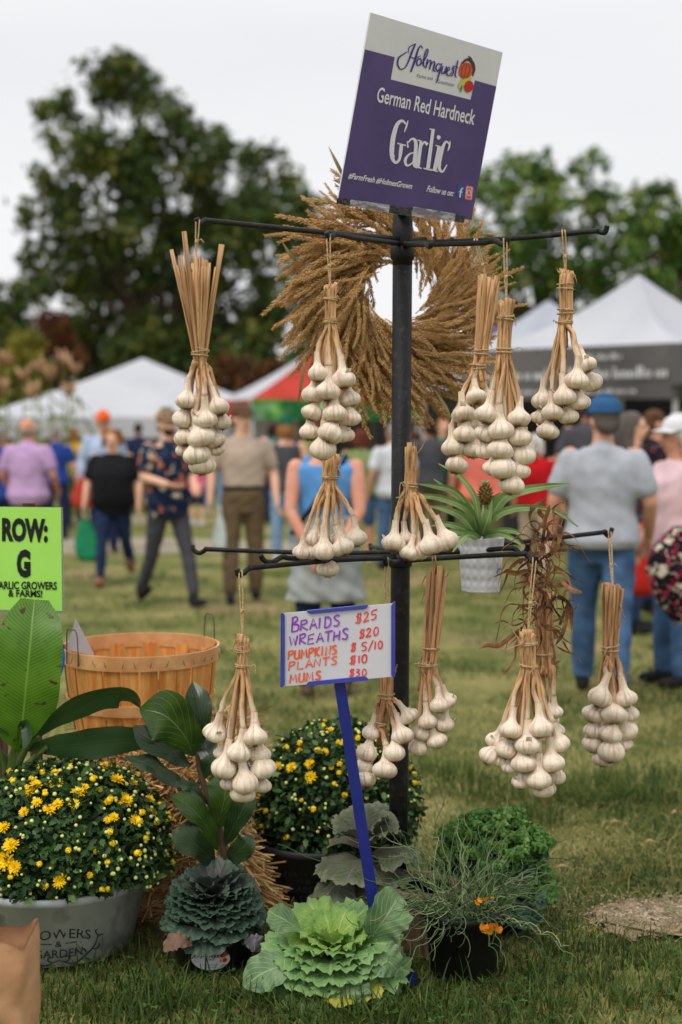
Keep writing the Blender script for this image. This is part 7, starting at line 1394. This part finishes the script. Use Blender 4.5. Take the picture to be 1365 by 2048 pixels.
# ---- pineapple plant in the white textured pot on the lower arms --------------------------------------
m_wpot = mat('white_glazed_pot', C(204, 206, 214), C(210, 212, 220), rough=.35, spec=.5, coat=.2); m_pin = leaf_mat('pineapple_leaf', C(112, 146, 82), C(146, 176, 108), C(190, 204, 152), nv=1, midw=.12, veinw=.001, rough=.4, trans=.2, bump=.1); m_pfr = mat('pineapple_fruit', C(96, 88, 40), C(140, 104, 60), scale=70, rough=.7, bump=.8, bscale=120)
pd_ = 4.42; pw0 = P(960, 1182, pd_); zt_ = P(964, 1076, pd_).z; hh = zt_ - pw0.z; r1_ = sz(47, pd_); r0_ = sz(38, pd_); pcx = P(962, 1130, pd_).x; pin = empty('pineapple_plant', (pcx, pd_, pw0.z), 'young pineapple plant in a white dimpled pot resting between the lower arms', 'potted plant')
mb = MB(); rows = []; nf = 16
for i in range(37):
    f = i / 36; row = []
    for j in range(96):
        a = 2 * math.pi * j / 96; rr = r0_ + (r1_ - r0_) * f; ff = f * 9; dm_ = 0
        if .03 < f < .95: dm_ = -.0048 * max(0, math.cos(nf * a / 2 * 1 + math.pi * ff * .5)) * max(0, math.cos(nf * a / 2 - math.pi * ff * .5)) ** .8 - .0048 * max(0, -math.cos(nf * a / 2 + math.pi * ff * .5)) * max(0, -math.cos(nf * a / 2 - math.pi * ff * .5)) ** .8
        row.append(Vector((pcx + (rr + dm_) * math.cos(a), pd_ + (rr + dm_) * math.sin(a), pw0.z + hh * f)))
    rows.append(row)
for rr, z_ in ((r1_ + .001, hh + .002), (r1_ - .004, hh + .002), (r1_ - .006, hh - .03)): rows.append([Vector((pcx + rr * math.cos(a), pd_ + rr * math.sin(a), pw0.z + z_)) for a in [2 * math.pi * j / 96 for j in range(96)]])
mb.grid(rows, wrap=True); mb.f.append(tuple(range(96))[::-1]); wp = mb.build('pot', m_wpot, pin)
mb = MB(); mb.lathe([(r1_ - .006, hh - .02), (.005, hh - .012)], 24, (pcx, pd_, pw0.z)); mb.build('soil', m_soil, pin)
def WPm(x, y, l=0): f = (1182 - y) / 106; rr = r0_ + (r1_ - r0_) * f + .001 + l; a = R(-90) + math.asin(max(-.98, min(.98, sz(x - 962, pd_) / rr))); return Vector((pcx + rr * math.cos(a), pd_ + rr * math.sin(a), pw0.z + hh * f))
strokes([[(991, 1144, 1.2), (994, 1136, 1.6), (998, 1135, 1.6), (996, 1142, 1.4)], [(990, 1140, 1.2), (995, 1146, 1.5), (1002, 1141, 1.4)], [(999, 1132, 1.3), (1001, 1138, 1.5), (1004, 1135, 1.2)]], WPm, m_ind, wp, 'logo_print')
def pl(pts, w_, roll=0): blade([(x, y, pd_ + o) for x, y, o in pts], [w_ * .75, w_, w_ * .95, w_ * .8, w_ * .55, 1], m_pin, pin, roll=roll, fold=.45, n=6, nv=5)
B_ = (964, 1070)
for pts, w_ in (([(960, 1072, 0), (956, 1030, -.02), (948, 990, -.03), (915, 948, -.02), (877, 927, 0)], 7), ([(958, 1072, 0), (940, 1020, -.03), (905, 985, -.05), (868, 958, -.05)], 6), ([(958, 1072, 0), (945, 1030, -.05), (912, 985, -.09), (868, 972, -.11), (838, 968, -.12)], 8), ([(958, 1072, 0), (938, 1022, -.06), (895, 1000, -.10), (850, 992, -.13), (792, 995, -.14)], 8),
                ([(956, 1074, 0), (925, 1035, -.06), (890, 1018, -.10), (855, 1012, -.12)], 8), ([(956, 1074, 0), (920, 1055, -.07), (890, 1048, -.10), (862, 1052, -.12)], 7), ([(955, 1076, 0), (930, 1066, -.07), (900, 1062, -.11), (876, 1064, -.13)], 6.5), ([(960, 1078, -.05), (938, 1070, -.10), (918, 1085, -.13), (906, 1104, -.14)], 8),
                ([(968, 1072, 0), (985, 1030, -.03), (1010, 995, -.06), (1050, 980, -.08), (1100, 972, -.08), (1141, 968, -.07)], 11), ([(966, 1072, 0), (990, 1035, -.05), (1025, 1018, -.09), (1070, 1016, -.11), (1115, 1025, -.12), (1157, 1054, -.12)], 8), ([(966, 1072, 0), (1000, 1062, -.06), (1030, 1063, -.09), (1052, 1078, -.11)], 7), ([(966, 1074, 0), (1000, 1068, -.07), (1030, 1080, -.10), (1050, 1095, -.11)], 6),
                ([(962, 1070, .03), (968, 1030, .02), (985, 1000, 0), (1002, 985, -.02)], 7), ([(964, 1072, 0), (972, 1050, -.05), (978, 1030, -.06), (985, 1000, -.06)], 9), ([(960, 1070, .02), (950, 1040, .04), (940, 1010, .06), (915, 985, .08)], 6), ([(962, 1070, .02), (975, 1040, .05), (1000, 1005, .09), (1040, 985, .12)], 6)): pl(pts, w_)
mb = MB(); mb.tube([P(964, 1070, pd_), P(970, 1010, pd_)], [.01, .008], 8); mb.build('stalk', m_pin, pin)
fp = P(971, 990, pd_); mb = MB(); mb.ell(fp, (sz(11, pd_), sz(11, pd_), sz(20, pd_)), 16, 12); fru = mb.build('fruit', m_pfr, pin); mb = MB()
for k in range(60):
    a = k * 2.4; z_ = -1 + 2 * (k + .5) / 60; s_ = math.sqrt(1 - z_ * z_); n_ = Vector((s_ * math.cos(a), s_ * math.sin(a), z_ * .8 + .3)).normalized(); p = fp + Vector((s_ * math.cos(a) * sz(11, pd_), s_ * math.sin(a) * sz(11, pd_), z_ * sz(20, pd_))); mb.tube([p, p + n_ * .006, p + n_ * .013], [.0028, .0022, .0004], 5)
mb.build('fruit_spikes', m_pfr, fru); mb = MB()
for k in range(9): a = k * 2.4; mb.tube([fp + Vector((0, 0, sz(17, pd_))), fp + Vector((.006 * math.cos(a), .006 * math.sin(a), sz(24, pd_))), fp + Vector((.014 * math.cos(a), .014 * math.sin(a), sz(30, pd_)))], [.004, .0035, .0005], 5)
mb.build('fruit_crown', m_pin, fru)
# ---- brown paper bag at the near left ---------------------------------------------------------------
m_kraft = mat('kraft_paper', C(160, 118, 84), C(192, 150, 112), scale=4, rough=.8, bump=.8, bscale=9); kd = 3.25; kx1 = P(44, 1900, kd - .03).x; kt = P(30, 1888, kd).z; kb = empty('paper_bag', (kx1 - .17, kd + .08, 0), 'crumpled brown paper bag at the near left corner', 'paper bag'); mb = MB(); rows = []
for i in range(16):
    f = i / 15; rows.append([]); 
    for j in range(48):
        a = 2 * math.pi * j / 48; e = .18; x = math.copysign(abs(math.cos(a)) ** e, math.cos(a)) * .17; y = math.copysign(abs(math.sin(a)) ** e, math.sin(a)) * .09; q_ = Vector((kx1 - .17 + x, kd + .08 + y, kt * f)); q_ += Vector((mnoise.noise(q_ * 7), mnoise.noise(q_ * 7 + Vector((3, 1, 0))), 0)) * .022; q_ += Vector((0, abs(mnoise.noise(q_ * 13)) - .2, 0)) * .03; q_.z += (.012 * math.sin(3 * a) - .006 if i == 15 else 0); rows[-1].append(q_)
mb.grid(rows, wrap=True); mb.grid([[p + Vector((-(p.x - kx1 + .17) * .025, -(p.y - kd - .08) * .04, 0)) for p in r][::-1] for r in rows], wrap=True); c = len(mb.v); mb.f.append(tuple(range(48))[::-1]); mb.build('bag_body', m_kraft, kb)
# ---- scattered fallen bits -----------------------------------------------------------------------------
m_chip = mat('dry_straw_bit', C(196, 170, 120), C(150, 116, 76), scale=20, rough=.8)
for px, py, l, a in ((1125, 1752, 34, .1), (1350, 1640, 20, .6), (800, 1985, 14, 2.6), (1000, 1850, 12, 1.0), (1300, 1700, 22, 2.9), (1230, 1660, 26, .3)):
    p = G(px, py); o = empty('straw_bit', p, {1125: 'pale split straw lying on the grass right of the kale', 1350: 'short straw bit near the right edge in the grass', 800: 'brown twig in the grass below the front cabbage', 1000: 'dry scrap beside the orange petals', 1300: 'slanting straw bit above the bare dirt patch', 1230: 'straw bit in the grass below the far right garlic bundle'}[px], 'straw'); d_ = Vector((math.cos(a), math.sin(a), 0)) * sz(l, p.y) / 2; mb = MB(); mb.tube([p - d_ + Vector((0, 0, .03)), p + Vector((0, 0, .04)), p + d_ + Vector((0, 0, .03))], [.003, .006, .002], 5, flat=.4); mb.build('sliver', m_chip, o)
